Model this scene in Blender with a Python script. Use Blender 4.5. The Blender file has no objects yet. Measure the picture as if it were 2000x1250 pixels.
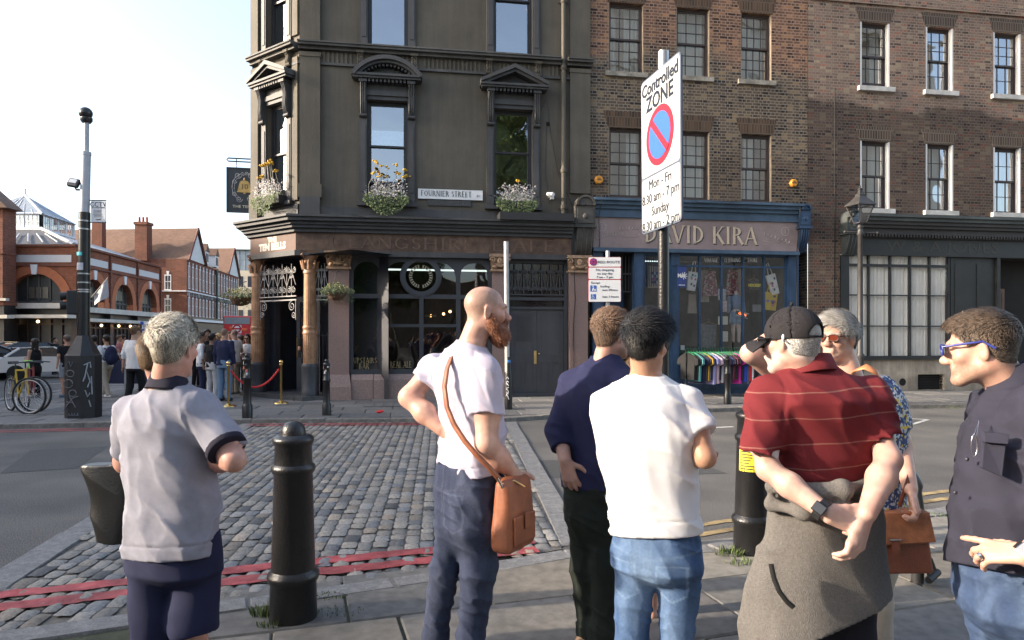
import bpy,bmesh,math,random
import numpy as np
from mathutils import Vector,Matrix,noise as mnoise
R=math.radians
scene=bpy.context.scene
C=scene.collection
random.seed(7);np.random.seed(7)
# ---------------------------------------------------------------- camera, sky, sun
F=1333.0;CH=1.55;HOR=655.0
cam_d=bpy.data.cameras.new("camera");cam=bpy.data.objects.new("camera",cam_d);C.objects.link(cam)
cam_d.sensor_width=36;cam_d.lens=36*F/2000
cam_d.shift_y=(HOR-625)/2000
cam_d.clip_start=0.05;cam_d.clip_end=2000
cam.location=(0,0,CH);cam.rotation_euler=(R(90),0,0)
scene.camera=cam
SUN_EL,SUN_AZ=20.0,-79.0
w=bpy.data.worlds.new("World");scene.world=w;w.use_nodes=True
nt=w.node_tree;nt.nodes.clear()
wo=nt.nodes.new("ShaderNodeOutputWorld");bg=nt.nodes.new("ShaderNodeBackground")
sky=nt.nodes.new("ShaderNodeTexSky");sky.sky_type='NISHITA';sky.sun_disc=False
to_sun=Vector((math.sin(R(SUN_AZ))*math.cos(R(SUN_EL)),-math.cos(R(SUN_AZ))*math.cos(R(SUN_EL)),math.sin(R(SUN_EL))))
sky.sun_elevation=R(SUN_EL);sky.sun_rotation=math.atan2(to_sun.x,to_sun.y)
sky.air_density=1.0;sky.dust_density=2.8;sky.ozone_density=1.0
bg.inputs[1].default_value=0.15
hs_=nt.nodes.new("ShaderNodeHueSaturation");hs_.inputs["Saturation"].default_value=.88;nt.links.new(sky.outputs[0],hs_.inputs["Color"]);nt.links.new(hs_.outputs[0],bg.inputs[0]);nt.links.new(bg.outputs[0],wo.inputs[0])
sl=bpy.data.lights.new("sun",'SUN');sl.energy=2.9;sl.angle=R(1.2);sl.color=(1.0,0.85,0.68)
so=bpy.data.objects.new("sun",sl);C.objects.link(so);so.rotation_euler=to_sun.to_track_quat('Z','Y').to_euler()
so.location=(-20,-4,20)
scene.view_settings.view_transform='Standard';scene.view_settings.look='None'
scene.view_settings.exposure=1.8;scene.view_settings.gamma=1.0
scene.render.engine='CYCLES'
scene.cycles.max_bounces=6;scene.cycles.transparent_max_bounces=10
# ---------------------------------------------------------------- small helpers
def W(px,py,d):
    return Vector(((px-1000)/F*d,d,CH+(HOR-py)/F*d))
def G(px,py,z=0.0):
    d=F*(CH-z)/(py-HOR)
    return Vector(((px-1000)/F*d,d,z))
TH=R(9.0);UX=Vector((math.cos(TH),math.sin(TH),0));NY=Vector((-math.sin(TH),math.cos(TH),0))
k0=(650-1000)/F;A0=Vector((k0*15.8,15.8,0))
def sfac(px,out=0.0):
    k=(px-1000)/F;o=A0-NY*out
    return(k*o.y-o.x)/(UX.x-k*UX.y)
S0=sfac(585)
P0=A0+UX*S0
def S(px,out=0.0):return sfac(px,out)-S0
def Zf(py,px,out=0.0):
    p=P0+UX*S(px,out)-NY*out
    return CH+(HOR-py)/F*p.y
def tag(o,label,cat=None,group=None,kind=None):
    if label:o["label"]=label
    if cat:o["category"]=cat
    if group:o["group"]=group
    if kind:o["kind"]=kind
    return o
def empty(name,loc,rz=0,label=None,cat=None,group=None):
    o=bpy.data.objects.new(name,None);C.objects.link(o);o.location=loc;o.rotation_euler=(0,0,rz)
    o.empty_display_size=0.2
    return tag(o,label,cat,group)
def copy_tree(o,parent=None):
    c=o.copy();C.objects.link(c);c.parent=parent
    for ch in[x for x in bpy.data.objects if x.parent==o]:copy_tree(ch,c)
    return c
class MB:
    """collects shapes; build() links them as one mesh object"""
    def __init__(s,mtx=None):s.v=[];s.f=[];s.m=[];s.sm=[];s.mi=0;s.mtx=mtx;s.smooth=False
    def add(s,vs,fs,smooth=None):
        b=len(s.v)
        for p in vs:
            p=Vector(p)
            s.v.append(s.mtx@p if s.mtx is not None else p)
        for f in fs:
            s.f.append([i+b for i in f]);s.m.append(s.mi);s.sm.append(s.smooth if smooth is None else smooth)
        return s
    def box(s,x0,x1,y0,y1,z0,z1):
        return s.add([(x0,y0,z0),(x1,y0,z0),(x1,y1,z0),(x0,y1,z0),(x0,y0,z1),(x1,y0,z1),(x1,y1,z1),(x0,y1,z1)],
              [(0,3,2,1),(4,5,6,7),(0,1,5,4),(1,2,6,5),(2,3,7,6),(3,0,4,7)])
    def quad(s,a,b,c,d):return s.add([a,b,c,d],[(0,1,2,3)])
    def poly(s,pts):return s.add(pts,[tuple(range(len(pts)))])
    def prism(s,pts,vec):
        n=len(pts);vec=Vector(vec);a=[Vector(p)for p in pts]
        return s.add(a+[p+vec for p in a],[tuple(range(n))[::-1],tuple(range(n,2*n))]+[(i,(i+1)%n,(i+1)%n+n,i+n)for i in range(n)])
    def tube(s,path,r,n=8,cap=True,smooth=True):
        path=[Vector(p)for p in path];rs=r if isinstance(r,(list,tuple))else[r]*len(path)
        vs=[];fs=[];prev=None
        for i,p in enumerate(path):
            t=(path[min(i+1,len(path)-1)]-path[max(i-1,0)])
            t=t.normalized()if t.length>1e-9 else Vector((0,0,1))
            if prev is None:
                a=t.orthogonal().normalized()
            else:
                a=prev-t*prev.dot(t);a=a.normalized()if a.length>1e-6 else t.orthogonal().normalized()
            prev=a;b=t.cross(a)
            for k in range(n):
                an=2*math.pi*k/n;vs.append(p+(a*math.cos(an)+b*math.sin(an))*rs[i])
        for i in range(len(path)-1):
            for k in range(n):
                fs.append((i*n+k,i*n+(k+1)%n,(i+1)*n+(k+1)%n,(i+1)*n+k))
        s.add(vs,fs,smooth)
        if cap:
            m=len(path)-1
            s.add([vs[k]for k in range(n)][::-1],[tuple(range(n))],False)
            s.add([vs[m*n+k]for k in range(n)],[tuple(range(n))],False)
        return s
    def lathe(s,prof,n=20,c=(0,0,0),smooth=True,a0=0.0,rfun=None):
        vs=[];fs=[];c=Vector(c)
        for j,(r,z)in enumerate(prof):
            for k in range(n):
                an=a0+2*math.pi*k/n;rr=r*(rfun(an,z)if rfun else 1)
                vs.append(c+Vector((rr*math.cos(an),rr*math.sin(an),z)))
        for j in range(len(prof)-1):
            for k in range(n):
                fs.append((j*n+k,j*n+(k+1)%n,(j+1)*n+(k+1)%n,(j+1)*n+k))
        s.add(vs,fs,smooth)
        m=len(prof)-1
        s.add(vs[:n][::-1],[tuple(range(n))],False);s.add(vs[m*n:],[tuple(range(n))],False)
        return s
    def ball(s,c,r,n=10,m=7):
        r=r if isinstance(r,(tuple,list))else(r,r,r);vs=[];fs=[]
        for j in range(m+1):
            th=math.pi*j/m
            for k in range(n):
                an=2*math.pi*k/n
                vs.append((c[0]+r[0]*math.sin(th)*math.cos(an),c[1]+r[1]*math.sin(th)*math.sin(an),c[2]-r[2]*math.cos(th)))
        for j in range(m):
            for k in range(n):fs.append((j*n+k,j*n+(k+1)%n,(j+1)*n+(k+1)%n,(j+1)*n+k))
        return s.add(vs,fs,True)
    def disc(s,c,r,n=20,nrm='y',ry=None):
        ry=ry or r;pts=[]
        for k in range(n):
            a=2*math.pi*k/n;u,v=r*math.cos(a),ry*math.sin(a)
            pts.append((c[0]+u,c[1],c[2]+v)if nrm=='y' else((c[0]+u,c[1]+v,c[2])if nrm=='z' else(c[0],c[1]+u,c[2]+v)))
        return s.poly(pts)
    def ring(s,c,r0,r1,y0,y1,n=28,a0=0.0,a1=2*math.pi):
        full=abs(a1-a0-2*math.pi)<1e-6;k_n=n if full else n+1;vs=[];fs=[]
        for k in range(k_n):
            a=a0+(a1-a0)*k/n;ca,sa=math.cos(a),math.sin(a)
            for(r,y)in((r0,y0),(r1,y0),(r1,y1),(r0,y1)):vs.append((c[0]+r*ca,y,c[2]+r*sa))
        for k in range(n):
            a=k*4;b=((k+1)%k_n)*4
            for q in range(4):fs.append((a+q,a+(q+1)%4,b+(q+1)%4,b+q))
        return s.add(vs,fs)
    def build(s,name,mats,parent=None,loc=None,label=None,cat=None,group=None,kind=None,bevel=0,auto=False):
        me=bpy.data.meshes.new(name)
        me.from_pydata([tuple(p)for p in s.v],[],s.f)
        ml=mats if isinstance(mats,(list,tuple))else[mats]
        for m in ml:me.materials.append(m)
        me.polygons.foreach_set("material_index",s.m);me.polygons.foreach_set("use_smooth",s.sm)
        bm=bmesh.new();bm.from_mesh(me);bmesh.ops.recalc_face_normals(bm,faces=bm.faces);bm.to_mesh(me);bm.free()
        me.update()
        o=bpy.data.objects.new(name,me);C.objects.link(o)
        if parent:o.parent=parent
        if loc is not None:o.location=loc
        if bevel:
            b=o.modifiers.new("bevel",'BEVEL');b.width=bevel;b.segments=2;b.limit_method='ANGLE'
        return tag(o,label,cat,group,kind)
# ---------------------------------------------------------------- materials
MATS={}
def nodes_of(m):
    m.use_nodes=True;n=m.node_tree.nodes;return n,m.node_tree.links,n["Principled BSDF"]
def M(name,col,rough=0.6,var=0.15,scale=6.0,bump=0.0,bscale=60.0,metal=0.0,spec=0.5,coat=0.0,stretch=None,col2=None,dirt=0.0,streak=0.0):
    if name in MATS:return MATS[name]
    m=bpy.data.materials.new(name);n,l,p=nodes_of(m);MATS[name]=m
    p.inputs["Roughness"].default_value=rough;p.inputs["Metallic"].default_value=metal
    p.inputs["Specular IOR Level"].default_value=spec;p.inputs["Coat Weight"].default_value=coat
    tc=n.new("ShaderNodeTexCoord");mp=n.new("ShaderNodeMapping");l.new(tc.outputs["Object"],mp.inputs[0])
    if stretch:mp.inputs["Scale"].default_value=stretch
    nz=n.new("ShaderNodeTexNoise");nz.inputs["Scale"].default_value=scale;nz.inputs["Detail"].default_value=6;nz.inputs["Roughness"].default_value=.65
    l.new(mp.outputs[0],nz.inputs[0])
    cr=n.new("ShaderNodeValToRGB");l.new(nz.outputs["Fac"],cr.inputs[0])
    c1=[max(0,c*(1-var))for c in col];c2=list(col2)if col2 else[min(1,c*(1+var))for c in col]
    cr.color_ramp.elements[0].position=.3;cr.color_ramp.elements[1].position=.7
    cr.color_ramp.elements[0].color=(*c1,1);cr.color_ramp.elements[1].color=(*c2,1)
    out=cr.outputs[0]
    if dirt:
        n2=n.new("ShaderNodeTexNoise");n2.inputs["Scale"].default_value=scale*.27;n2.inputs["Detail"].default_value=8;l.new(tc.outputs["Object"],n2.inputs[0])
        r2=n.new("ShaderNodeValToRGB");l.new(n2.outputs["Fac"],r2.inputs[0])
        r2.color_ramp.elements[0].position=.38;r2.color_ramp.elements[1].position=.66
        r2.color_ramp.elements[0].color=(1-dirt,)*3+(1,);r2.color_ramp.elements[1].color=(1,1,1,1)
        mx=n.new("ShaderNodeMix");mx.data_type='RGBA';mx.blend_type='MULTIPLY';mx.inputs[0].default_value=1
        l.new(out,mx.inputs[6]);l.new(r2.outputs[0],mx.inputs[7]);out=mx.outputs[2]
    if streak:
        m3=n.new("ShaderNodeMapping");m3.inputs["Scale"].default_value=(5,5,.28);l.new(tc.outputs["Object"],m3.inputs[0]);n3=n.new("ShaderNodeTexNoise");n3.inputs["Scale"].default_value=1.6;n3.inputs["Detail"].default_value=7;n3.inputs["Roughness"].default_value=.7;l.new(m3.outputs[0],n3.inputs[0])
        r3=n.new("ShaderNodeValToRGB");l.new(n3.outputs["Fac"],r3.inputs[0]);r3.color_ramp.elements[0].position=.36;r3.color_ramp.elements[1].position=.62;r3.color_ramp.elements[0].color=(1-streak,)*3+(1,);r3.color_ramp.elements[1].color=(1+streak*.35,)*3+(1,)
        m4=n.new("ShaderNodeMix");m4.data_type='RGBA';m4.blend_type='MULTIPLY';m4.inputs[0].default_value=1;l.new(out,m4.inputs[6]);l.new(r3.outputs[0],m4.inputs[7]);out=m4.outputs[2]
    l.new(out,p.inputs["Base Color"])
    if bump:
        nb=n.new("ShaderNodeTexNoise");nb.inputs["Scale"].default_value=bscale;nb.inputs["Detail"].default_value=4
        l.new(mp.outputs[0],nb.inputs[0])
        bp=n.new("ShaderNodeBump");bp.inputs["Strength"].default_value=bump;bp.inputs["Distance"].default_value=.01
        l.new(nb.outputs["Fac"],bp.inputs["Height"]);l.new(bp.outputs[0],p.inputs["Normal"])
    return m
def emis(name,col,st):
    if name in MATS:return MATS[name]
    m=bpy.data.materials.new(name);n,l,p=nodes_of(m);MATS[name]=m
    p.inputs["Base Color"].default_value=(*col,1);p.inputs["Emission Color"].default_value=(*col,1);p.inputs["Emission Strength"].default_value=st
    return m
def glass(name="window_glass",boost=2.0,base=.05,tint=(.85,.9,.9),wav=.02):
    if name in MATS:return MATS[name]
    m=bpy.data.materials.new(name);m.use_nodes=True;n=m.node_tree.nodes;l=m.node_tree.links;MATS[name]=m
    n.clear();o=n.new("ShaderNodeOutputMaterial");mx=n.new("ShaderNodeMixShader");tr=n.new("ShaderNodeBsdfTransparent");gl=n.new("ShaderNodeBsdfGlossy")
    tr.inputs[0].default_value=(*tint,1);gl.inputs["Roughness"].default_value=.015;gl.inputs[0].default_value=(.95,.96,1,1)
    ge=n.new("ShaderNodeNewGeometry");dt=n.new("ShaderNodeVectorMath");dt.operation='DOT_PRODUCT';l.new(ge.outputs["Normal"],dt.inputs[0]);l.new(ge.outputs["Incoming"],dt.inputs[1])
    def mth(op,a,b=None,c=None):
        q=n.new("ShaderNodeMath");q.operation=op
        for i,v in enumerate((a,b,c)):
            if v is not None:(l.new(v,q.inputs[i])if not isinstance(v,(int,float))else setattr(q.inputs[i],"default_value",v))
        return q.outputs[0]
    fq=mth('POWER',mth('SUBTRACT',1.0,mth('ABSOLUTE',dt.outputs["Value"])),5.0);fac=mth('MINIMUM',mth('MULTIPLY_ADD',fq,.9,base+.04*boost),.9)
    tc=n.new("ShaderNodeTexCoord");nz=n.new("ShaderNodeTexNoise");nz.inputs["Scale"].default_value=1.3;nz.inputs["Detail"].default_value=1
    bp=n.new("ShaderNodeBump");bp.inputs["Strength"].default_value=wav;bp.inputs["Distance"].default_value=1.0
    l.new(tc.outputs["Object"],nz.inputs[0]);l.new(nz.outputs["Fac"],bp.inputs["Height"]);l.new(bp.outputs[0],gl.inputs["Normal"])
    l.new(fac,mx.inputs[0]);l.new(tr.outputs[0],mx.inputs[1]);l.new(gl.outputs[0],mx.inputs[2]);l.new(mx.outputs[0],o.inputs[0])
    return m
def brick(name,c1,c2,mortar,patches=(),bw=.225,rh=.075,msize=.011,soot=.0,vec='xz',extra=()):
    """brick courses in metres; patches = [(colour multiplier, z threshold, softness)] height bands with a ragged edge: old soot, redder brick, painted sunlight"""
    if name in MATS:return MATS[name]
    m=bpy.data.materials.new(name);n,l,p=nodes_of(m);MATS[name]=m
    tc=n.new("ShaderNodeTexCoord");sp=n.new("ShaderNodeSeparateXYZ");l.new(tc.outputs["Object"],sp.inputs[0])
    ad=n.new("ShaderNodeMath");ad.operation='ADD';l.new(sp.outputs[0],ad.inputs[0]);l.new(sp.outputs[1],ad.inputs[1])
    cb=n.new("ShaderNodeCombineXYZ");l.new(ad.outputs[0],cb.inputs[0]);l.new(sp.outputs[2],cb.inputs[1])
    wn=n.new("ShaderNodeTexNoise");wn.inputs["Scale"].default_value=9;l.new(cb.outputs[0],wn.inputs[0])
    wv=n.new("ShaderNodeVectorMath");wv.operation='MULTIPLY_ADD';wv.inputs[1].default_value=(.012,.012,0);l.new(wn.outputs["Color"],wv.inputs[0]);l.new(cb.outputs[0],wv.inputs[2])
    bt=n.new("ShaderNodeTexBrick");bt.inputs["Scale"].default_value=1;bt.inputs["Brick Width"].default_value=bw;bt.inputs["Row Height"].default_value=rh
    bt.inputs["Mortar Size"].default_value=msize;bt.inputs["Mortar Smooth"].default_value=.25;bt.inputs["Bias"].default_value=.0
    bt.offset=.5;bt.squash=.5 if bw>.2 else 1;bt.squash_frequency=2
    l.new(wv.outputs[0],bt.inputs[0])
    vs=n.new("ShaderNodeVectorMath");vs.operation='DIVIDE';vs.inputs[1].default_value=(bw*.75,rh,1);l.new(cb.outputs[0],vs.inputs[0])
    vf=n.new("ShaderNodeVectorMath");vf.operation='FLOOR';l.new(vs.outputs[0],vf.inputs[0])
    wh=n.new("ShaderNodeTexWhiteNoise");wh.noise_dimensions='3D';l.new(vf.outputs[0],wh.inputs[0])
    hv0=n.new("ShaderNodeMix");hv0.data_type='RGBA';l.new(wh.outputs["Value"],hv0.inputs[0]);hv0.inputs[6].default_value=(*c1,1);hv0.inputs[7].default_value=(*c2,1)
    hv=hv0
    for ei,(ec,th_)in enumerate(extra):
        sc_=n.new("ShaderNodeSeparateColor");l.new(wh.outputs["Color"],sc_.inputs[0]);gt=n.new("ShaderNodeMath");gt.operation='GREATER_THAN';gt.inputs[1].default_value=th_;l.new(sc_.outputs[ei%3],gt.inputs[0])
        h2=n.new("ShaderNodeMix");h2.data_type='RGBA';l.new(gt.outputs[0],h2.inputs[0]);l.new(hv.outputs[2],h2.inputs[6]);h2.inputs[7].default_value=(*ec,1);hv=h2
    bn=n.new("ShaderNodeTexNoise");bn.inputs["Scale"].default_value=.9;bn.inputs["Detail"].default_value=7;l.new(cb.outputs[0],bn.inputs[0])
    rr=n.new("ShaderNodeValToRGB");l.new(bn.outputs["Fac"],rr.inputs[0]);rr.color_ramp.elements[0].position=.35;rr.color_ramp.elements[1].position=.65
    rr.color_ramp.elements[0].color=(.72,.72,.72,1);rr.color_ramp.elements[1].color=(1.15,1.12,1.08,1)
    mm=n.new("ShaderNodeMix");mm.data_type='RGBA';mm.blend_type='MULTIPLY';mm.inputs[0].default_value=1;l.new(hv.outputs[2],mm.inputs[6]);l.new(rr.outputs[0],mm.inputs[7])
    mo=n.new("ShaderNodeMix");mo.data_type='RGBA';l.new(bt.outputs["Fac"],mo.inputs[0]);l.new(mm.outputs[2],mo.inputs[6]);mo.inputs[7].default_value=(*mortar,1)
    out=mo.outputs[2]
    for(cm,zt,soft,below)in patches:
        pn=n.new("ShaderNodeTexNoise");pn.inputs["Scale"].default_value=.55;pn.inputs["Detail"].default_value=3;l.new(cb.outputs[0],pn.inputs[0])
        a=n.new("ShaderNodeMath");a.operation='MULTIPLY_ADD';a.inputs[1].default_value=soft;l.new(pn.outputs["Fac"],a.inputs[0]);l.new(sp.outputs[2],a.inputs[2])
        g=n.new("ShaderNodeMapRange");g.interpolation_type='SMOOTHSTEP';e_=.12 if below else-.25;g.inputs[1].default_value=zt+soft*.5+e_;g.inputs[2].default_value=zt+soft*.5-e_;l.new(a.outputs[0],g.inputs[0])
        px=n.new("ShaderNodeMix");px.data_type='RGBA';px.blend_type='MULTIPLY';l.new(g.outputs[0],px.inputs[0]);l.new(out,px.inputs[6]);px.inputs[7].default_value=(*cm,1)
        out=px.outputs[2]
    l.new(out,p.inputs["Base Color"]);p.inputs["Roughness"].default_value=.9;p.inputs["Specular IOR Level"].default_value=.2
    iv=n.new("ShaderNodeMath");iv.operation='SUBTRACT';iv.inputs[0].default_value=1;l.new(bt.outputs["Fac"],iv.inputs[1])
    bp=n.new("ShaderNodeBump");bp.inputs["Strength"].default_value=.6;bp.inputs["Distance"].default_value=.012;l.new(iv.outputs[0],bp.inputs["Height"]);l.new(bp.outputs[0],p.inputs["Normal"])
    return m
def vcol(name,rough=.6,var=.08,scale=40,spec=.4,bump=0,bscale=150,sss=0,sheen=0):
    if name in MATS:return MATS[name]
    m=bpy.data.materials.new(name);n,l,p=nodes_of(m);MATS[name]=m
    at=n.new("ShaderNodeAttribute");at.attribute_name="tint"
    tc=n.new("ShaderNodeTexCoord");nz=n.new("ShaderNodeTexNoise");nz.inputs["Scale"].default_value=scale;nz.inputs["Detail"].default_value=4;l.new(tc.outputs["Object"],nz.inputs[0])
    mr=n.new("ShaderNodeMapRange");mr.inputs[1].default_value=.3;mr.inputs[2].default_value=.7;mr.inputs[3].default_value=1-var;mr.inputs[4].default_value=1+var;l.new(nz.outputs["Fac"],mr.inputs[0])
    mx=n.new("ShaderNodeMix");mx.data_type='RGBA';mx.blend_type='MULTIPLY';mx.inputs[0].default_value=1;l.new(at.outputs["Color"],mx.inputs[6]);l.new(mr.outputs[0],mx.inputs[7])
    l.new(mx.outputs[2],p.inputs["Base Color"]);p.inputs["Roughness"].default_value=rough;p.inputs["Specular IOR Level"].default_value=spec
    if sss:
        p.inputs["Subsurface Weight"].default_value=sss;p.inputs["Subsurface Scale"].default_value=.012;p.inputs["Subsurface Radius"].default_value=(1,.35,.2)
    if bump:
        nb=n.new("ShaderNodeTexNoise");nb.inputs["Scale"].default_value=bscale;l.new(tc.outputs["Object"],nb.inputs[0])
        bp=n.new("ShaderNodeBump");bp.inputs["Strength"].default_value=bump;bp.inputs["Distance"].default_value=.004;l.new(nb.outputs["Fac"],bp.inputs["Height"]);l.new(bp.outputs[0],p.inputs["Normal"])
    return m
# ---------------------------------------------------------------- lettering
def text(s,size,mat,parent,loc,name="lettering",rot=(R(90),0,0),align='CENTER',ext=.002,sx=1.0,space=1.0,label=None,bold=0.0):
    cu=bpy.data.curves.new(name,'FONT');cu.body=s;cu.size=size;cu.align_x=align;cu.align_y='CENTER';cu.extrude=ext
    cu.space_character=space;cu.offset=bold;cu.resolution_u=3
    o=bpy.data.objects.new(name+"_tmp",cu);C.objects.link(o)
    dg=bpy.context.evaluated_depsgraph_get();me=bpy.data.meshes.new_from_object(o.evaluated_get(dg));me.name=name
    bpy.data.objects.remove(o);bpy.data.curves.remove(cu)
    me.materials.clear();me.materials.append(mat)
    t=bpy.data.objects.new(name,me);C.objects.link(t);t.parent=parent;t.location=loc;t.rotation_euler=rot;t.scale=(sx,1,1)
    return t
GL={
 'D':(.78,[(.14,0,.14,1,1)],[(.14,.5,.56,.47,-90,90)]),'A':(.8,[(.05,0,.4,1,.45),(.4,1,.75,0,1),(.18,.34,.62,.34,.4)],[]),
 'V':(.78,[(.05,1,.39,0,1),(.39,0,.73,1,.45)],[]),'I':(.36,[(.18,0,.18,1,1)],[]),'K':(.78,[(.14,0,.14,1,1),(.17,.4,.66,1,.45),(.32,.58,.72,0,1)],[]),
 'R':(.76,[(.14,0,.14,1,1),(.36,.47,.7,0,1)],[(.14,.73,.44,.25,-90,90)]),'F':(.62,[(.14,0,.14,1,1),(.14,.97,.56,.97,.45),(.14,.52,.46,.52,.4)],[]),
 'O':(.84,[],[(.42,.5,.37,.48,0,360)]),'U':(.8,[(.14,.3,.14,1,1),(.66,.3,.66,1,.45)],[(.4,.3,.26,.28,180,360)]),
 'N':(.82,[(.12,0,.12,1,.45),(.12,1,.7,0,1),(.7,0,.7,1,.45)],[]),'E':(.66,[(.14,0,.14,1,1),(.14,.97,.58,.97,.45),(.14,.52,.48,.52,.4),(.14,.03,.6,.03,.45)],[]),
 'S':(.58,[],[(.3,.74,.22,.24,20,270),(.3,.26,.23,.24,-160,90)]),'T':(.7,[(.35,0,.35,1,1),(.04,.97,.66,.97,.45)],[]),
 'L':(.6,[(.14,0,.14,1,1),(.14,.03,.56,.03,.45)],[]),'B':(.72,[(.14,0,.14,1,1)],[(.14,.75,.4,.23,-90,90),(.14,.27,.46,.25,-90,90)]),
 'G':(.82,[(.7,.05,.7,.42,.8),(.5,.42,.74,.42,.4)],[(.42,.5,.37,.48,40,330)]),'C':(.76,[],[(.42,.5,.37,.48,40,320)]),'H':(.84,[(.14,0,.14,1,1),(.7,0,.7,1,1),(.14,.52,.7,.52,.4)],[]),
 'P':(.7,[(.14,0,.14,1,1)],[(.14,.73,.44,.25,-90,90)]),'J':(.5,[(.3,.2,.3,1,1)],[(.16,.2,.14,.2,180,360)]),'W':(1.1,[(.05,1,.3,0,1),(.3,0,.55,.9,.45),(.55,.9,.8,0,1),(.8,0,1.05,1,.45)],[]),
 '&':(.8,[(.2,.75,.72,0,.9)],[(.34,.77,.18,.2,-60,240),(.34,.25,.26,.23,60,350)]),'Y':(.74,[(.37,0,.37,.5,1),(.05,1,.37,.48,1),(.37,.48,.69,1,.45)],[]),'1':(.4,[(.22,0,.22,1,1),(.08,.8,.22,1,.45)],[]),' ':(.35,[],[]),'.':(.25,[(.1,0,.1,.1,1)],[]),
 'M':(.95,[(.12,0,.12,1,.5),(.12,1,.46,.1,1),(.46,.1,.8,1,.45),(.8,0,.8,1,1)],[]),'Q':(.84,[(.5,.2,.8,-.1,.7)],[(.42,.5,.37,.48,0,360)]),'0':(.6,[],[(.3,.5,.25,.48,0,360)])}
def serif(s,h,mat,parent,loc,name="lettering",sx=1.0,wt=.13,dep=.004,track=.08,bold=1.0,width=None,rotz=0.0):
    """serif capitals built from strokes; lies in local x-z facing -y, centred on loc"""
    mb=MB();x=0.0;wt*=bold
    def bar(x0,z0,x1,z1,t):
        d=Vector((x1-x0,0,z1-z0));L=d.length;d.normalize();nn=Vector((-d.z,0,d.x))*t*.5
        a,b=Vector((x0,0,z0)),Vector((x1,0,z1));mb.prism([(a-nn),(b-nn),(b+nn),(a+nn)],(0,-dep,0))
    for ch in s:
        wd,st,arcs=GL.get(ch,GL[' '])
        for(x0,z0,x1,z1,wg)in st:
            bar(x+x0,z0,x+x1,z1,wt*wg)
            for(xx,zz,ox,oz)in((x0,z0,x1,z1),(x1,z1,x0,z0)):
                if zz in(0,1)and abs(z1-z0)>.5 and not(ch in 'AVWN' and((ch=='A' and zz==1)or(ch in 'VW' and zz==0))):
                    bar(x+xx-.1,zz+(.02 if zz==0 else-.02),x+xx+.1,zz+(.02 if zz==0 else-.02),.045)
        for(cx,cz,rx,rz,a0,a1)in arcs:
            n=max(5,int(abs(a1-a0)/24));ins=[];outs=[]
            for k in range(n+1):
                a=R(a0+(a1-a0)*k/n);ca,sa=math.cos(a),math.sin(a);t=wt*(.38+.62*abs(ca))
                outs.append((x+cx+rx*ca,cz+rz*sa));ins.append((x+cx+(rx-t)*ca,cz+(rz-min(t,wt*.5))*sa))
            for k in range(n):
                mb.prism([(outs[k][0],0,outs[k][1]),(outs[k+1][0],0,outs[k+1][1]),(ins[k+1][0],0,ins[k+1][1]),(ins[k][0],0,ins[k][1])],(0,-dep,0))
        x+=wd+track
    sc=h if width is None else None
    tw=x-track
    kx=(width/tw)if width else h*sx
    for i,p in enumerate(mb.v):mb.v[i]=Vector(((p.x-tw/2)*kx,p.y,(p.z-.5)*h))
    o=mb.build(name,mat,parent,loc);o.rotation_euler=(0,0,rotz);return o
# ---------------------------------------------------------------- smooth bodies from distance fields
def _hash(ix,iy,iz,seed):
    n=(ix.astype(np.int64)*374761393+iy.astype(np.int64)*668265263+iz.astype(np.int64)*2147483647+seed*144665)&0xffffffff
    n=((n^(n>>13))*1274126177)&0xffffffff
    return((n^(n>>16))&0xffff).astype(np.float32)/65535.0
def vnoise(x,y,z,seed=0):
    x,y,z=np.broadcast_arrays(x,y,z)
    fx,fy,fz=np.floor(x),np.floor(y),np.floor(z);u,v,t=x-fx,y-fy,z-fz
    u=u*u*(3-2*u);v=v*v*(3-2*v);t=t*t*(3-2*t);ix,iy,iz=fx.astype(np.int32),fy.astype(np.int32),fz.astype(np.int32)
    r=0
    for a in(0,1):
        for b in(0,1):
            for c in(0,1):
                r=r+_hash(ix+a,iy+b,iz+c,seed)*((u if a else 1-u)*(v if b else 1-v)*(t if c else 1-t))
    return r
def ridge(n):return 1-np.abs(2*n-1)
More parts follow.
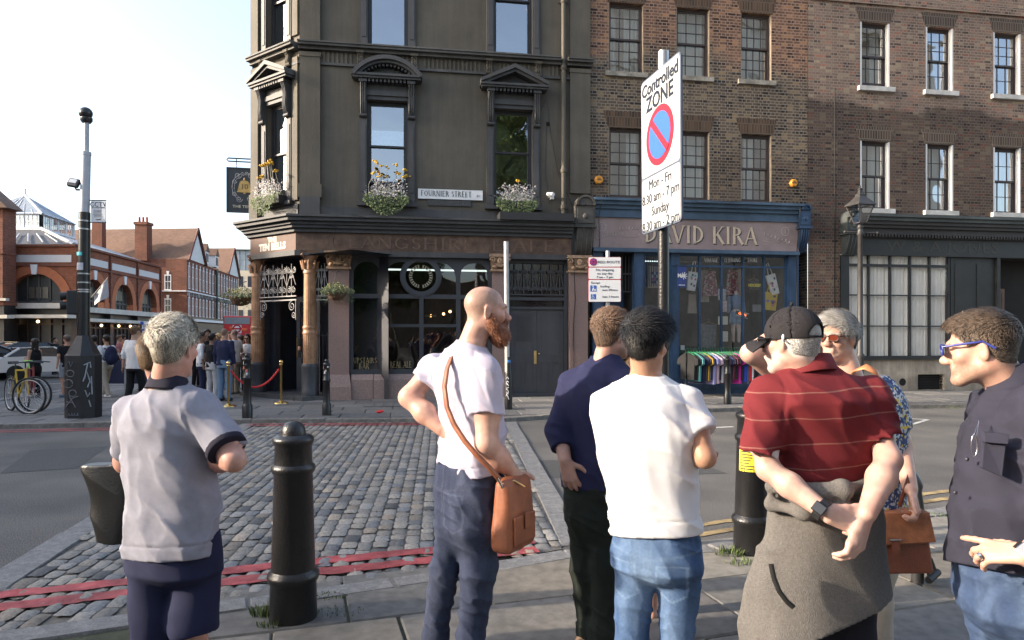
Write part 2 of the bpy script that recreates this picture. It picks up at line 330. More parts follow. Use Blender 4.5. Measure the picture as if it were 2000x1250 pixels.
def surface_nets(D,o,h):
    S_=D<0
    c=np.zeros(tuple(n-1 for n in D.shape),np.int8)
    sl_=lambda a,n:slice(a,n-1+a)
    nx,ny,nz=D.shape
    for a in(0,1):
        for b in(0,1):
            for e in(0,1):c+=S_[sl_(a,nx),sl_(b,ny),sl_(e,nz)]
    I,J,K=np.nonzero((c>0)&(c<8))
    P=np.zeros((len(I),3),np.float32);cnt=np.zeros(len(I),np.float32)
    cor=[(a,b,e)for a in(0,1)for b in(0,1)for e in(0,1)]
    val={q:D[I+q[0],J+q[1],K+q[2]]for q in cor}
    for q in cor:
        for ax in range(3):
            if q[ax]==0:
                q2=list(q);q2[ax]=1;q2=tuple(q2);v0,v1=val[q],val[q2]
                m=(v0<0)!=(v1<0);t=np.where(m,v0/np.where(m,v0-v1,1),0)
                for k in range(3):P[:,k]+=m*(q[k]+(t if k==ax else 0))
                cnt+=m
    P=P/cnt[:,None]+np.stack([I,J,K],1)
    idx=np.full(c.shape,-1,np.int32);idx[I,J,K]=np.arange(len(I))
    quads=[]
    for ax in range(3):
        lo=[slice(1,-1)]*3;lo[ax]=slice(0,-1);hi=list(lo);hi[ax]=slice(1,None)
        A=S_[tuple(lo)];B=S_[tuple(hi)]
        E=np.argwhere(A!=B)
        if len(E)==0:continue
        fl=A[E[:,0],E[:,1],E[:,2]]
        base=E+1;base[:,ax]-=1
        b1,b2=[(1,2),(2,0),(0,1)][ax]
        def cell(d1,d2):
            q=base.copy();q[:,b1]-=d1;q[:,b2]-=d2
            return idx[q[:,0],q[:,1],q[:,2]]
        q=np.stack([cell(1,1),cell(0,1),cell(0,0),cell(1,0)],1)
        q[~fl]=q[~fl][:,::-1];quads.append(q)
    Q=np.concatenate(quads);Q=Q[(Q>=0).all(1)]
    return P*h+np.array(o,np.float32),Q
def smin(a,b,k):
    if k<=0:return np.minimum(a,b)
    t=np.clip(.5+.5*(b-a)/k,0,1)
    return b*(1-t)+a*t-k*t*(1-t)
class Sdf:
    def __init__(s):s.p=[];s.folds=[];s.clips=[];s.grooves=[]
    def groove(s,p,n,amp=.003,wd=.004,rad=.2):n=np.array(n,float);s.grooves.append((np.array(p,float),n/np.linalg.norm(n),amp,wd,rad));return s
    def _add(s,lo,hi,fn,k,op):s.p.append((np.array(lo,float),np.array(hi,float),fn,k,op));return s
    def cap(s,a,b,ra,rb=None,k=.02,op='add',flat=None,end=None):
        """tapered limb; flat=(dir, factor) squeezes it along dir; end=(point, dir) clips it with a plane"""
        a=np.array(a,float);b=np.array(b,float);rb=ra if rb is None else rb;ab=b-a;L2=max(1e-9,ab@ab)
        fw=np.array(flat[0],float)if flat else None;ff=flat[1]if flat else 1
        if flat:fw=fw/np.linalg.norm(fw)
        ep=np.array(end[0],float)if end else None;en=np.array(end[1],float)if end else None
        if end:en=en/np.linalg.norm(en)
        def fn(X,Y,Z):
            x,y,z=X-a[0],Y-a[1],Z-a[2]
            t=np.clip((x*ab[0]+y*ab[1]+z*ab[2])/L2,0,1)
            x=x-t*ab[0];y=y-t*ab[1];z=z-t*ab[2]
            q=x*x+y*y+z*z
            if flat:
                w_=x*fw[0]+y*fw[1]+z*fw[2];q=q+(ff*ff-1)*w_*w_
            d=np.sqrt(q)-(ra+(rb-ra)*t)
            if end:d=np.maximum(d,(X-ep[0])*en[0]+(Y-ep[1])*en[1]+(Z-ep[2])*en[2])
            return d
        m=max(ra,rb)*(max(1,1/ff)if flat else 1)
        return s._add(np.minimum(a,b)-m,np.maximum(a,b)+m,fn,k,op)
    def chain(s,pts,rs,k=.02,**kw):
        for i in range(len(pts)-1):s.cap(pts[i],pts[i+1],rs[i],rs[i+1],k,**kw)
        return s
    def ell(s,c,r,rot=None,k=.02,op='add'):
        c=np.array(c,float);r=np.array(r,float);rot=np.eye(3)if rot is None else np.array(rot,float)
        def fn(X,Y,Z):
            x,y,z=X-c[0],Y-c[1],Z-c[2]
            l=[(x*rot[0,i]+y*rot[1,i]+z*rot[2,i])/r[i]for i in range(3)]
            k0_=np.sqrt(l[0]**2+l[1]**2+l[2]**2)+1e-6;k1_=np.sqrt((l[0]/r[0])**2+(l[1]/r[1])**2+(l[2]/r[2])**2)+1e-6
            return k0_*(k0_-1)/k1_
        ext=np.sqrt(((rot*r)**2).sum(1))
        return s._add(c-ext,c+ext,fn,k,op)
    def loft(s,secs,yaw,n=2.4,k=.03,op='add',top=None,bot=None,taper=0):
        """secs: (z, x, y, half width, half depth) from low to high z, in a frame turned by yaw; top/bot: clip planes (point, normal)"""
        secs=sorted(secs)
        if taper:q=secs[0];secs=[(q[0]-taper,q[1],q[2],q[3]*.45,q[4]*.4),(q[0]-taper*.45,q[1],q[2],q[3]*.82,q[4]*.8)]+secs
        A=np.array(secs,float);zz=A[:,0]
        zf=np.linspace(zz[0],zz[-1],80);ker=np.array([1,3,5,3,1])/13.0
        cols=[]
        for i in range(1,5):
            v=np.interp(zf,zz,A[:,i]);vp=np.concatenate([[v[0]]*2,v,[v[-1]]*2]);cols.append(np.convolve(vp,ker,'valid'))
        cy,sy=math.cos(yaw),math.sin(yaw)
        def fn(X,Y,Z):
            z1=np.asarray(Z,float);cx,cyy,a,b=[np.interp(z1,zf,c)for c in cols]
            x,y=X-cx,Y-cyy;u=np.abs(x*cy-y*sy)/a;v=np.abs(x*sy+y*cy)/b
            d=((u**n+v**n+1e-9)**(1/n)-1)*np.minimum(a,b)
            d=np.maximum(d,np.maximum(z1-zz[-1],zz[0]-z1))
            for pl in(top,):
                if pl is not None:
                    p_,nn_=pl;d=np.maximum(d,(X-p_[0])*nn_[0]+(Y-p_[1])*nn_[1]+(Z-p_[2])*nn_[2])
            return d
        if bot is not None:s.clips.append(bot)
        m=max(A[:,3].max(),A[:,4].max())
        return s._add([A[:,1].min()-m,A[:,2].min()-m,zz[0]],[A[:,1].max()+m,A[:,2].max()+m,zz[-1]],fn,k,op)
    def fn(s,lo,hi,f,k=.01,op='add'):return s._add(lo,hi,f,k,op)
    def fold(s,amp,scale=(8,8,4),seed=1,shear=(0,0,0),sharp=1.0,region=None):s.folds.append((amp,scale,seed,shear,sharp,region));return s
    def mesh(s,h):
        adds=[p for p in s.p if p[4]=='add']
        lo=np.min([p[0]for p in adds],0)-3*h-.012;hi=np.max([p[1]for p in adds],0)+3*h+.012
        n=np.ceil((hi-lo)/h).astype(int)+1
        D=np.full(tuple(n),1.0,np.float32);ax=[lo[i]+h*np.arange(n[i])for i in range(3)]
        for(l,u,f,k,op)in s.p:
            mg=k+3*h+.01
            i0=np.clip(((l-mg-lo)/h).astype(int),0,n-1);i1=np.clip(((u+mg-lo)/h).astype(int)+2,1,n)
            sl_=tuple(slice(i0[i],i1[i])for i in range(3))
            X,Y,Z=ax[0][sl_[0]][:,None,None],ax[1][sl_[1]][None,:,None],ax[2][sl_[2]][None,None,:]
            d=f(X,Y,Z).astype(np.float32)
            if op=='add':D[sl_]=smin(D[sl_],d,k)
            elif op=='sub':D[sl_]=-smin(-D[sl_],d,k)
        if s.folds:
            X,Y,Z=ax[0][:,None,None],ax[1][None,:,None],ax[2][None,None,:]
            band=np.abs(D)<.05;I=np.argwhere(band)
            x,y,z=lo[0]+h*I[:,0],lo[1]+h*I[:,1],lo[2]+h*I[:,2];dd=np.zeros(len(I))
            for(amp,sc,seed,sh,sharp,region)in s.folds:
                wx=vnoise(x*3,y*3,z*3,seed+50)-.5
                nn=ridge(vnoise(x*sc[0]+z*sh[0]+wx*1.2,y*sc[1]+z*sh[1],z*sc[2]+x*sh[2]+wx,seed))**sharp
                wgt=1.0
                if region is not None:
                    c,r_=region;wgt=np.exp(-(((x-c[0])**2+(y-c[1])**2+(z-c[2])**2)/(r_*r_)))
                dd+=-amp*(nn-.5)*wgt
            D[I[:,0],I[:,1],I[:,2]]+=dd.astype(np.float32)
        X,Y,Z=ax[0][:,None,None],ax[1][None,:,None],ax[2][None,None,:]
        for(p_,n_,amp,wd_,rad)in s.grooves:
            q=(X-p_[0])*n_[0]+(Y-p_[1])*n_[1]+(Z-p_[2])*n_[2];r2=(X-p_[0])**2+(Y-p_[1])**2+(Z-p_[2])**2
            D+=(amp*np.exp(-(q/wd_)**2)*(r2<rad*rad)).astype(np.float32)
        for(p_,n_)in s.clips:D=np.maximum(D,((X-p_[0])*n_[0]+(Y-p_[1])*n_[1]+(Z-p_[2])*n_[2]).astype(np.float32))
        return surface_nets(D,lo,h)
def np_obj(name,V,Q,mat,parent=None,root=(0,0,0),tint=None,top=False):
    me=bpy.data.meshes.new(name);Vr=V-np.array(root,np.float32)
    k=Q.shape[1]
    me.vertices.add(len(Vr));me.vertices.foreach_set("co",Vr.astype(np.float32).ravel())
    me.loops.add(Q.size);me.loops.foreach_set("vertex_index",Q.astype(np.int32).ravel())
    me.polygons.add(len(Q));me.polygons.foreach_set("loop_start",np.arange(0,Q.size,k,dtype=np.int32));
    me.polygons.foreach_set("use_smooth",np.ones(len(Q),bool))
    me.update(calc_edges=True)
    me.materials.append(mat)
    if tint is not None:
        at=me.color_attributes.new("tint",'FLOAT_COLOR','POINT');c=np.ones((len(Vr),4),np.float32)
        c[:,:3]=tint;at.data.foreach_set("color",c.ravel())
    o=bpy.data.objects.new(name,me);C.objects.link(o)
    if parent:o.parent=parent
    else:o.location=root
    return o
def axes(yaw,pitch=0.0,roll=0.0):
    r=np.array([math.cos(yaw),-math.sin(yaw),0]);f=np.array([math.sin(yaw),math.cos(yaw),0]);u=np.array([0,0,1.0])
    f2=f*math.cos(pitch)+u*math.sin(pitch);u2=u*math.cos(pitch)-f*math.sin(pitch)
    r2=r*math.cos(roll)+u2*math.sin(roll);u3=u2*math.cos(roll)-r*math.sin(roll)
    return np.stack([r2,f2,u3],1)
class Head:
    def __init__(s,c,yaw,pitch=0,roll=0,sc=1.0):s.c=np.array(c,float);s.A=axes(R(yaw),R(pitch),R(roll));s.s=sc
    def P(s,x,y,z):return s.c+s.A@(np.array([x,y,z])*s.s)
    def loc(s,V):return((V-s.c)@s.A)/s.s
    def lxyz(s,X,Y,Z):
        x,y,z=X-s.c[0],Y-s.c[1],Z-s.c[2]
        return[(x*s.A[0,i]+y*s.A[1,i]+z*s.A[2,i])/s.s for i in range(3)]
    def e(s,sd,c,r,k=.02,op='add',rot=None):
        A=s.A if rot is None else s.A@rot
        sd.ell(s.P(*c),np.array(r)*s.s,A,k*s.s,op)
    def cp(s,sd,a,b,ra,rb=None,k=.02,op='add',flat=None):
        sd.cap(s.P(*a),s.P(*b),ra*s.s,(ra if rb is None else rb)*s.s,k*s.s,op,flat=(s.A@np.array(flat[0]),flat[1])if flat else None)
    def build(s,sd,neck=None,nr=.056,jaw=1.0,nose=1.0):
        s.e(sd,(0,-.014,.032),(.0705,.0925,.0805),.02)
        s.e(sd,(0,.028,-.03),(.055,.059,.080),.025)
        for q in(-1,1):
            s.cp(sd,(q*.046*jaw,.0,-.060),(q*.012,.066,-.098),.021,.020,.025)
            s.e(sd,(q*.044,.055,-.02),(.022,.022,.02),.025)
            s.cp(sd,(q*.012,.084,.022),(q*.045,.07,.02),.012,.010,.018)
            s.e(sd,(q*.032,.1,.0),(.02,.018,.012),.014,'sub')
            s.e(sd,(q*.031,.079,.0),(.013,.013,.012),.006)
            rot=axes(0,0,0)@np.array([[math.cos(q*.35),-math.sin(q*.35),0],[math.sin(q*.35),math.cos(q*.35),0],[0,0,1]])
            s.e(sd,(q*.0745,-.01,-.008),(.0080,.018,.032),.008,rot=rot)
            s.e(sd,(q*.0835,-.004,-.005),(.006,.010,.019),.006,'sub',rot=rot)
            s.e(sd,(q*.0125,.099,-.036),(.010,.012,.009),.010)
        s.cp(sd,(0,.082,.014),(0,.104*1.0,-.028),.0085,.0125,.014)
        s.e(sd,(0,.110*nose,-.030),(.012,.012,.011),.012)
        s.e(sd,(0,.078,-.1),(.022,.020,.018),.02)
        s.cp(sd,(-.02,.084,-.058),(.02,.084,-.058),.0085,k=.012);s.cp(sd,(-.018,.083,-.071),(.018,.083,-.071),.009,k=.012)
        s.cp(sd,(-.024,.097,-.0645),(.024,.097,-.0645),.004,k=.006,op='sub')
        if neck is not None:sd.cap(s.P(0,-.028,-.05),neck,nr*s.s,nr*1.12*s.s,.03)
    def hairline(s,x,y,front=.078,nape=-.075,sz=.012):
        th=np.degrees(np.abs(np.arctan2(np.abs(x),y)))
        return np.interp(th,[0,28,48,60,70,84,98,112,130,180],[front,front-.004,front-.025,.02,sz-.005,sz+.014,sz+.012,-.025,nape*.8,nape])
    def hair_w(s,x,y,z,**kw):
        t=np.clip((z-s.hairline(x,y,**kw))/.016,0,1);return t*t*(3-2*t)
    def cran(s,x,y,z):
        l=[x/.0705,(y+.014)/.0925,(z-.032)/.0805];q=np.sqrt(l[0]**2+l[1]**2+l[2]**2)+1e-6
        g=np.sqrt((l[0]/.0705)**2+(l[1]/.0925)**2+(l[2]/.0805)**2)+1e-6
        d1=q*(q-1)/g
        l=[x/.056,(y+.03)/.058,(z+.03)/.072];q=np.sqrt(l[0]**2+l[1]**2+l[2]**2)+1e-6
        g=np.sqrt((l[0]/.056)**2+(l[1]/.058)**2+(l[2]/.072)**2)+1e-6
        return smin(d1,q*(q-1)/g,.025)
    def hair(s,name,parent,root,col,top=.022,side=.008,h=.004,n=2600,length=.03,fr=.2,seed=1,col2=None,sweep=(0,-.3,.5),rough=.5,wid=.0016,nz=.006,front_lift=0.0,zmax=9,**kw):
        """short hair: a tapering cap on the skull plus thousands of tufts"""
        sd=Sdf()
        def f(X,Y,Z):
            x,y,z=s.lxyz(X,Y,Z);w_=s.hair_w(x,y,z,**kw);t=np.clip(z/.09,0,1);t=t*t*(3-2*t)
            th=side+(top-side)*t+front_lift*np.clip((y-.02)/.06,0,1)*t
            nn=vnoise(x*60,y*60,z*26,seed)-.5
            return(s.cran(x,y,z)-(w_*(th+.02)-.02)-nn*nz*w_)*s.s
        sd.fn(s.c-.17*s.s,s.c+.17*s.s,f)
        n=int(n*3.2);nz*=.5;wid*=.62
        V,Q=sd.mesh(h);rng=np.random.RandomState(seed)
        L=s.loc(V);tn=vnoise(L[:,0]*60,L[:,1]*60,L[:,2]*25,seed+3)
        c1=np.array(col);c2=np.array(col2 if col2 is not None else col)
        m=vcol("hair",.5,.2,220,spec=.25)
        t1=c1*(.35+.4*tn[:,None]);zf=np.clip((.05-L[:,2])/.1,0,1)[:,None];t1=t1*(1-zf)+c2*(.4+.45*tn[:,None])*zf
        cen=V.mean(0);N=V-s.P(0,-.01,.01);N/=np.linalg.norm(N,axis=1)[:,None]
        good=np.nonzero((s.hair_w(L[:,0],L[:,1],L[:,2],**kw)>.75)&(L[:,2]<zmax))[0]
        ix=rng.choice(good,n);P0_=V[ix];Nn=N[ix];Lp=L[ix]
        up=s.A@np.array(sweep);dn=s.A@np.array((0,-.25,-1.0));tz=np.clip((Lp[:,2]-.01)/.08,0,1)[:,None]
        flow=up[None]*tz+dn[None]*(1-tz);flow=flow+rng.normal(0,.20,(n,3));flow-=(flow*Nn).sum(1)[:,None]*Nn
        flow/=np.linalg.norm(flow,axis=1)[:,None]+1e-6
        ln=length*(.5+1.0*rng.rand(n)**2)[:,None]*(.4+.75*tz)
        d1=flow*(1-fr)+Nn*fr;sidev=np.cross(flow,Nn);wv=wid*(.7+.8*rng.rand(n))[:,None]
        a=P0_-Nn*.002-sidev*wv;b=P0_-Nn*.002+sidev*wv;m1=P0_+Nn*.002+d1*ln*.5;tip=P0_+d1*ln*.8+flow*ln*.3-Nn*.002
        VV=np.concatenate([V,a,b,m1+sidev*wv*.7,m1-sidev*wv*.7,tip]);o0=len(V);r_=np.arange(n)
        q1=np.stack([o0+r_,o0+n+r_,o0+2*n+r_,o0+3*n+r_],1);q2=np.stack([o0+3*n+r_,o0+2*n+r_,o0+4*n+r_,o0+4*n+r_],1)
        tc_=t1[ix]*(.9+1.9*rng.rand(n,1)**1.5);tt=np.concatenate([t1]+[tc_]*5)
        VV=np.concatenate([VV,tip+sidev*.0003]);tt=np.concatenate([tt,tc_]);q2[:,3]=o0+5*n+r_
        return np_obj(name,VV,np.concatenate([Q,q1,q2[:,[0,1,3,2]]]),m,parent,root,tint=tt)
SKIN=(.55,.33,.25)
def skin_tint(V,head=None,base=SKIN,brow=(.12,.08,.05),buzz=None,beard=None,beard_amt=0.0,ears=1.0,fade=False):
    c=np.repeat(np.array(base,float)[None]*np.array([.80,.76,.74]),len(V),0)
    n1=vnoise(V[:,0]*25,V[:,1]*25,V[:,2]*25,5)[:,None];c*=(.90+.20*n1);n2=vnoise(V[:,0]*70,V[:,1]*70,V[:,2]*70,15)[:,None];c*=1+(n2-.5)*np.array([.10,.22,.24]);n3=vnoise(V[:,0]*11,V[:,1]*11,V[:,2]*11,25)[:,None];c*=1+(n3-.5)*np.array([.05,.22,.24])
    if head is not None:
        L=head.loc(V);x,y,z=np.abs(L[:,0]),L[:,1],L[:,2];near=(np.abs(L).max(1)<.16)
        def mixc(w_,col):
            nonlocal c
            w_=(w_*near)[:,None];c=c*(1-w_)+np.array(col)*w_
        st=lambda v,a,b:np.clip((v-a)/(b-a),0,1)
        nn=vnoise(L[:,0]*260,L[:,1]*260,L[:,2]*260,9)
        mixc(.35*st(x,.072,.08)*ears*(z>-.05)*(y<.03),(.62,.26,.19))
        mixc(.25*st(y,.095,.11)*(z>-.045),(.6,.27,.2))
        mixc(.6*(x<.024)*(y>.078)*(z<-.05)*(z>-.077),(.45,.17,.14))
        mixc(.85*(x>.012)*(x<.05)*(y>.06)*(np.abs(z-.0225+x*.05)<.0055),brow)
        if buzz is not None:
            w_=head.hair_w(L[:,0],y,z,front=.085)if not fade else .75*head.hair_w(L[:,0],y,z+.012);crown=1.0 if fade else st(z,.105,.085)*.75+.25
            mixc(w_*crown*(.5+.5*nn),buzz)
        if beard is not None:
            w_=st(-z,.03,.055)*st(y,-.01,.02)*(1-st(-z,.13,.14))*(1-.8*(x<.02)*(z>-.078)*(z<-.052)*(y>.07))
            mixc(beard_amt*w_*(.45+.75*nn).clip(0,1),beard)
    return c
def hand(sd,wrist,fdir,pn,side,curls=((20,25,15),)*4,spread=(10,3,-4,-11),sc=1.0,thumb=(.55,.75,.25),tcurl=15,k=.006):
    """palm, four unequal bent fingers and a thumb leaving the side of the palm; fdir along the hand, pn the way the palm faces, side toward the thumb"""
    w_=np.array(wrist,float);f=np.array(fdir,float);f/=np.linalg.norm(f)
    p=np.array(pn,float);p-=f*(p@f);p/=np.linalg.norm(p);t=np.array(side,float);t-=f*(t@f)+p*(t@p);t/=np.linalg.norm(t)
    offs=(.030,.010,-.010,-.029);lens=(.074,.082,.075,.059);kl=(.092,.095,.09,.082)
    kn=[]
    for i in range(4):
        a=w_+f*.008*sc+t*offs[i]*.55*sc;b=w_+f*kl[i]*sc+t*offs[i]*sc-p*(.004 if i in(1,2)else 0)*sc
        sd.cap(a,b,.0145*sc,.0105*sc,.012*sc);kn.append(b)
    for i in range(4):
        sp=R(spread[i]);d=f*math.cos(sp)+t*math.sin(sp);q=kn[i].copy();ang=0;r0=(.0103,.0105,.0101,.0089)[i]*sc
        for j in range(3):
            ang+=R(curls[i if len(curls)>i else 0][j]);dd=d*math.cos(ang)+p*math.sin(ang)
            L_=lens[i]*(.46,.30,.24)[j]*sc;e=q+dd*L_;r1=r0*(.92,.92,.85)[j]
            sd.cap(q,e,r0,r1,k*(1 if j else .9)*sc);q=e;r0=r1
    b=w_+f*.022*sc+t*.026*sc+p*.006*sc;td=f*thumb[0]+t*thumb[1]+p*thumb[2];td/=np.linalg.norm(td);ax_=f-td*(f@td);ax_/=np.linalg.norm(ax_)+1e-6
    q=b;ang=0;r0=.0145*sc
    for j,L_ in enumerate((.044,.033,.028)):
        dd=td*math.cos(ang)+ax_*math.sin(ang);e=q+dd*L_*sc;r1=(.0115,.0105,.0088)[j]*sc;sd.cap(q,e,r0,r1,.008*sc);q=e;r0=r1;ang+=R(tcurl)
    return kn
# ---------------------------------------------------------------- ground
PZ=0.07
def asphalt():
    m=bpy.data.materials.new("asphalt");n,l,p=nodes_of(m);tc=n.new("ShaderNodeTexCoord")
    a=n.new("ShaderNodeTexNoise");a.inputs["Scale"].default_value=95;a.inputs["Detail"].default_value=3;l.new(tc.outputs["Object"],a.inputs[0])
    b=n.new("ShaderNodeTexNoise");b.inputs["Scale"].default_value=.9;b.inputs["Detail"].default_value=9;l.new(tc.outputs["Object"],b.inputs[0])
    ra=n.new("ShaderNodeValToRGB");l.new(a.outputs["Fac"],ra.inputs[0]);ra.color_ramp.elements[0].position=.36;ra.color_ramp.elements[1].position=.68
    ra.color_ramp.elements[0].color=(.062,.060,.058,1);ra.color_ramp.elements[1].color=(.205,.195,.182,1)
    rb=n.new("ShaderNodeValToRGB");l.new(b.outputs["Fac"],rb.inputs[0]);rb.color_ramp.elements[0].position=.3;rb.color_ramp.elements[1].position=.7
    rb.color_ramp.elements[0].color=(.62,.62,.63,1);rb.color_ramp.elements[1].color=(1.16,1.13,1.09,1)
    mx=n.new("ShaderNodeMix");mx.data_type='RGBA';mx.blend_type='MULTIPLY';mx.inputs[0].default_value=1;l.new(ra.outputs[0],mx.inputs[6]);l.new(rb.outputs[0],mx.inputs[7]);l.new(mx.outputs[2],p.inputs["Base Color"])
    p.inputs["Roughness"].default_value=.85;p.inputs["Specular IOR Level"].default_value=.3
    bp=n.new("ShaderNodeBump");bp.inputs["Strength"].default_value=.8;bp.inputs["Distance"].default_value=.008;l.new(a.outputs["Fac"],bp.inputs["Height"]);l.new(bp.outputs[0],p.inputs["Normal"]);return m
mb=MB();mb.quad((-300,-60,0),(300,-60,0),(300,700,0),(-300,700,0));mb.build("road",asphalt(),kind="structure")
def inpoly(p,poly):
    c=False;j=len(poly)-1
    for i in range(len(poly)):
        if(poly[i][1]>p[1])!=(poly[j][1]>p[1])and p[0]<(poly[j][0]-poly[i][0])*(p[1]-poly[i][1])/(poly[j][1]-poly[i][1])+poly[i][0]:c=not c
        j=i
    return c
def clip(poly,a,b):
    out=[];f=lambda p:(b[0]-a[0])*(p[1]-a[1])-(b[1]-a[1])*(p[0]-a[0])
    for i in range(len(poly)):
        p,q=poly[i],poly[(i+1)%len(poly)];fp,fq=f(p),f(q)
        if fp>=0:out.append(p)
        if(fp>=0)!=(fq>=0):t=fp/(fp-fq);out.append((p[0]+(q[0]-p[0])*t,p[1]+(q[1]-p[1])*t))
    return out
BOT=[(-3.35,3.27),(-2.65,3.56),(-.48,4.50),(.36,4.93)];TOPL=[(-.13,12.12),(-4.45,11.86)]
SETT=BOT+TOPL+[(-4.45,11.86),(-3.06,4.15)]
rng=np.random.RandomState(11);V=[];Q=[];T=[]
pal=[(.215,.20,.178),(.18,.17,.155),(.25,.228,.195),(.15,.152,.155),(.28,.235,.185),(.095,.094,.094),(.22,.21,.195),(.20,.172,.14)]
g=np.linspace(-1,1,5);gu,gv=np.meshgrid(g,g,indexing='ij');dome=(1-np.abs(gu)**3.2)*(1-np.abs(gv)**3.2);dome=dome/1.0
ca,sa=math.cos(R(6)),math.sin(R(6));cx=-5.2
while cx<1.2:
    wd=rng.uniform(.092,.120);y=2.9+rng.uniform(0,.2);tilt=rng.uniform(-.01,.01)
    while y<12.4:
        ln=rng.uniform(.12,.21);mx_,my_=cx+wd/2,y+ln/2;px_,py_=mx_-(my_-4)*.105,my_
        if inpoly((px_,py_),SETT):
            hw_,hl=wd/2-.0045,ln/2-.005;hgt=rng.uniform(-.003,.005);tx,ty=rng.normal(0,.012,2)
            jit=rng.normal(0,.0028,gu.shape);ru=1-.10*np.abs(gv)**4;rv=1-.10*np.abs(gu)**4
            X=px_+gu*hw_*ru-(gv*hl)*.105+jit;Y=py_+gv*hl*rv+jit.T;Z=-.004+.012*dome**.32+hgt+gu*hw_*tx+gv*hl*ty+rng.normal(0,.0012,gu.shape)
            b0=len(V)*25;V.append(np.stack([X,Y,Z],-1).reshape(-1,3));c=np.array(pal[rng.choice(8,p=[.22,.18,.14,.12,.07,.06,.14,.07])])*rng.uniform(.8,1.2)
            T.append(np.repeat(c[None],25,0));Q.append(np.array([[b0+i*5+j,b0+(i+1)*5+j,b0+(i+1)*5+j+1,b0+i*5+j+1]for i in range(4)for j in range(4)]))
        y+=ln
    cx+=wd
stone=vcol("granite_setts",.72,.28,55,spec=.35,bump=.5,bscale=140)
so_=np_obj("cobbles",np.concatenate(V)+np.array([0,0,.016]),np.concatenate(Q),stone,tint=np.concatenate(T));tag(so_,"",kind="structure")
mb=MB();mb.poly([(x,y,.006)for x,y in SETT]);mb.build("sett_bedding",M("grit_joint",(.12,.11,.095),.95,.35,40,.5,200),kind="structure")
def blockrow(pts,wd,z0,z1,mat,name,blk=.9,seed=1,side=1):
    """a row of long kerb stones along a polyline, wd to the left of it"""
    mb=MB();rg=random.Random(seed)
    for i in range(len(pts)-1):
        a,b=Vector(pts[i]).to_2d(),Vector(pts[i+1]).to_2d();L=(b-a).length;d_=(b-a)/L;n_=Vector((-d_.y,d_.x))*side;s=0
        while s<L-.02:
            e=min(L,s+blk*rg.uniform(.75,1.25));
            if L-e<.3:e=L
            q=[a+d_*(s+.004),a+d_*(e-.004),a+d_*(e-.004)+n_*wd,a+d_*(s+.004)+n_*wd];dz=rg.uniform(-.004,.004);zz=[z1+dz+rg.uniform(-.003,.003)for _ in range(4)]
            top=[Vector((p.x,p.y,zz[k]))for k,p in enumerate(q)];c_=sum(top,Vector())/4;ins=[p+(c_-p).normalized()*.014+Vector((0,0,0))for p in top];low=[Vector((p.x,p.y,p.z-.012))for p in top];bt=[Vector((p.x,p.y,z0))for p in top]
            mb.add(ins+low+bt,[(0,1,2,3)]+[(k,(k+1)%4,4+(k+1)%4,4+k)for k in range(4)]+[(4+k,4+(k+1)%4,8+(k+1)%4,8+k)for k in range(4)]);s=e
    return mb.build(name,mat,kind="structure")
gran=M("granite_kerb",(.21,.205,.20),.8,.30,70,.5,160,dirt=.3)
blockrow([(-3.06,4.12),(-4.45,11.84)],.22,-.01,.022,gran,"granite_edging",1.0,2,1)
blockrow([(.36,5.0),(-.13,12.1)],.20,-.01,.022,gran,"granite_edging",1.0,3,-1)
NP=[(-3.6,3.15),(-2.65,3.50),(-.48,4.42),(.36,4.86),(1.42,4.98),(1.85,5.18),(4.15,6.22),(14,9.5)]
blockrow(NP,.17,-.02,.026,gran,"kerb",1.0,4,-1)
def slabs(poly_ok,x0,x1,y0,y1,ang,z,name,mat,rowh=(.5,.75),wl=(.55,1.15),seed=5,clips=(),gap=.006,pal=None):
    rg=random.Random(seed);mb=MB();tint=[];c_,s_=math.cos(ang),math.sin(ang);y=y0
    pal=pal or[(.155,.147,.134),(.13,.125,.117),(.18,.168,.148),(.142,.134,.126),(.165,.15,.127)]
    while y<y1:
        h_=rg.uniform(*rowh);x=x0+rg.uniform(0,.6)
        while x<x1:
            w_=rg.uniform(*wl);j=lambda:rg.uniform(-.012,.012)
            q=[(x+gap+j()*.4,y+gap+j()*.4),(x+w_-gap+j()*.4,y+gap+j()*.4),(x+w_-gap+j()*.4,y+h_-gap+j()*.4),(x+gap+j()*.4,y+h_-gap+j()*.4)]
            q=[(px*c_-py*s_,px*s_+py*c_)for px,py in q]
            for a,b in clips:
                if len(q)>2:q=clip(q,a,b)
            if len(q)>2:
                cx_=sum(p[0]for p in q)/len(q);cy_=sum(p[1]for p in q)/len(q)
                if poly_ok((cx_,cy_)):
                    tx,ty,dz=rg.gauss(0,.004),rg.gauss(0,.004),rg.uniform(-.004,.004);zf=lambda p:z+dz+(p[0]-cx_)*tx+(p[1]-cy_)*ty
                    n_=len(q);top=[];low=[]
                    for p in q:
                        d_=Vector((cx_-p[0],cy_-p[1]));d_=d_.normalized()*min(.012,d_.length*.3);top.append((p[0]+d_.x,p[1]+d_.y,zf(p)));low.append((p[0],p[1],zf(p)-.012))
                    mb.add(top+low,[tuple(range(n_))]+[(k,(k+1)%n_,n_+(k+1)%n_,n_+k)for k in range(n_)])
                    co=np.array(rg.choice(pal))*rg.uniform(.82,1.18);tint+=[co]*(2*n_)
            x+=w_
        y+=h_
    o=mb.build(name,mat,kind="structure");at=o.data.color_attributes.new("tint",'FLOAT_COLOR','POINT');c=np.ones((len(tint),4),np.float32);c[:,:3]=np.array(tint);at.data.foreach_set("color",c.ravel());return o
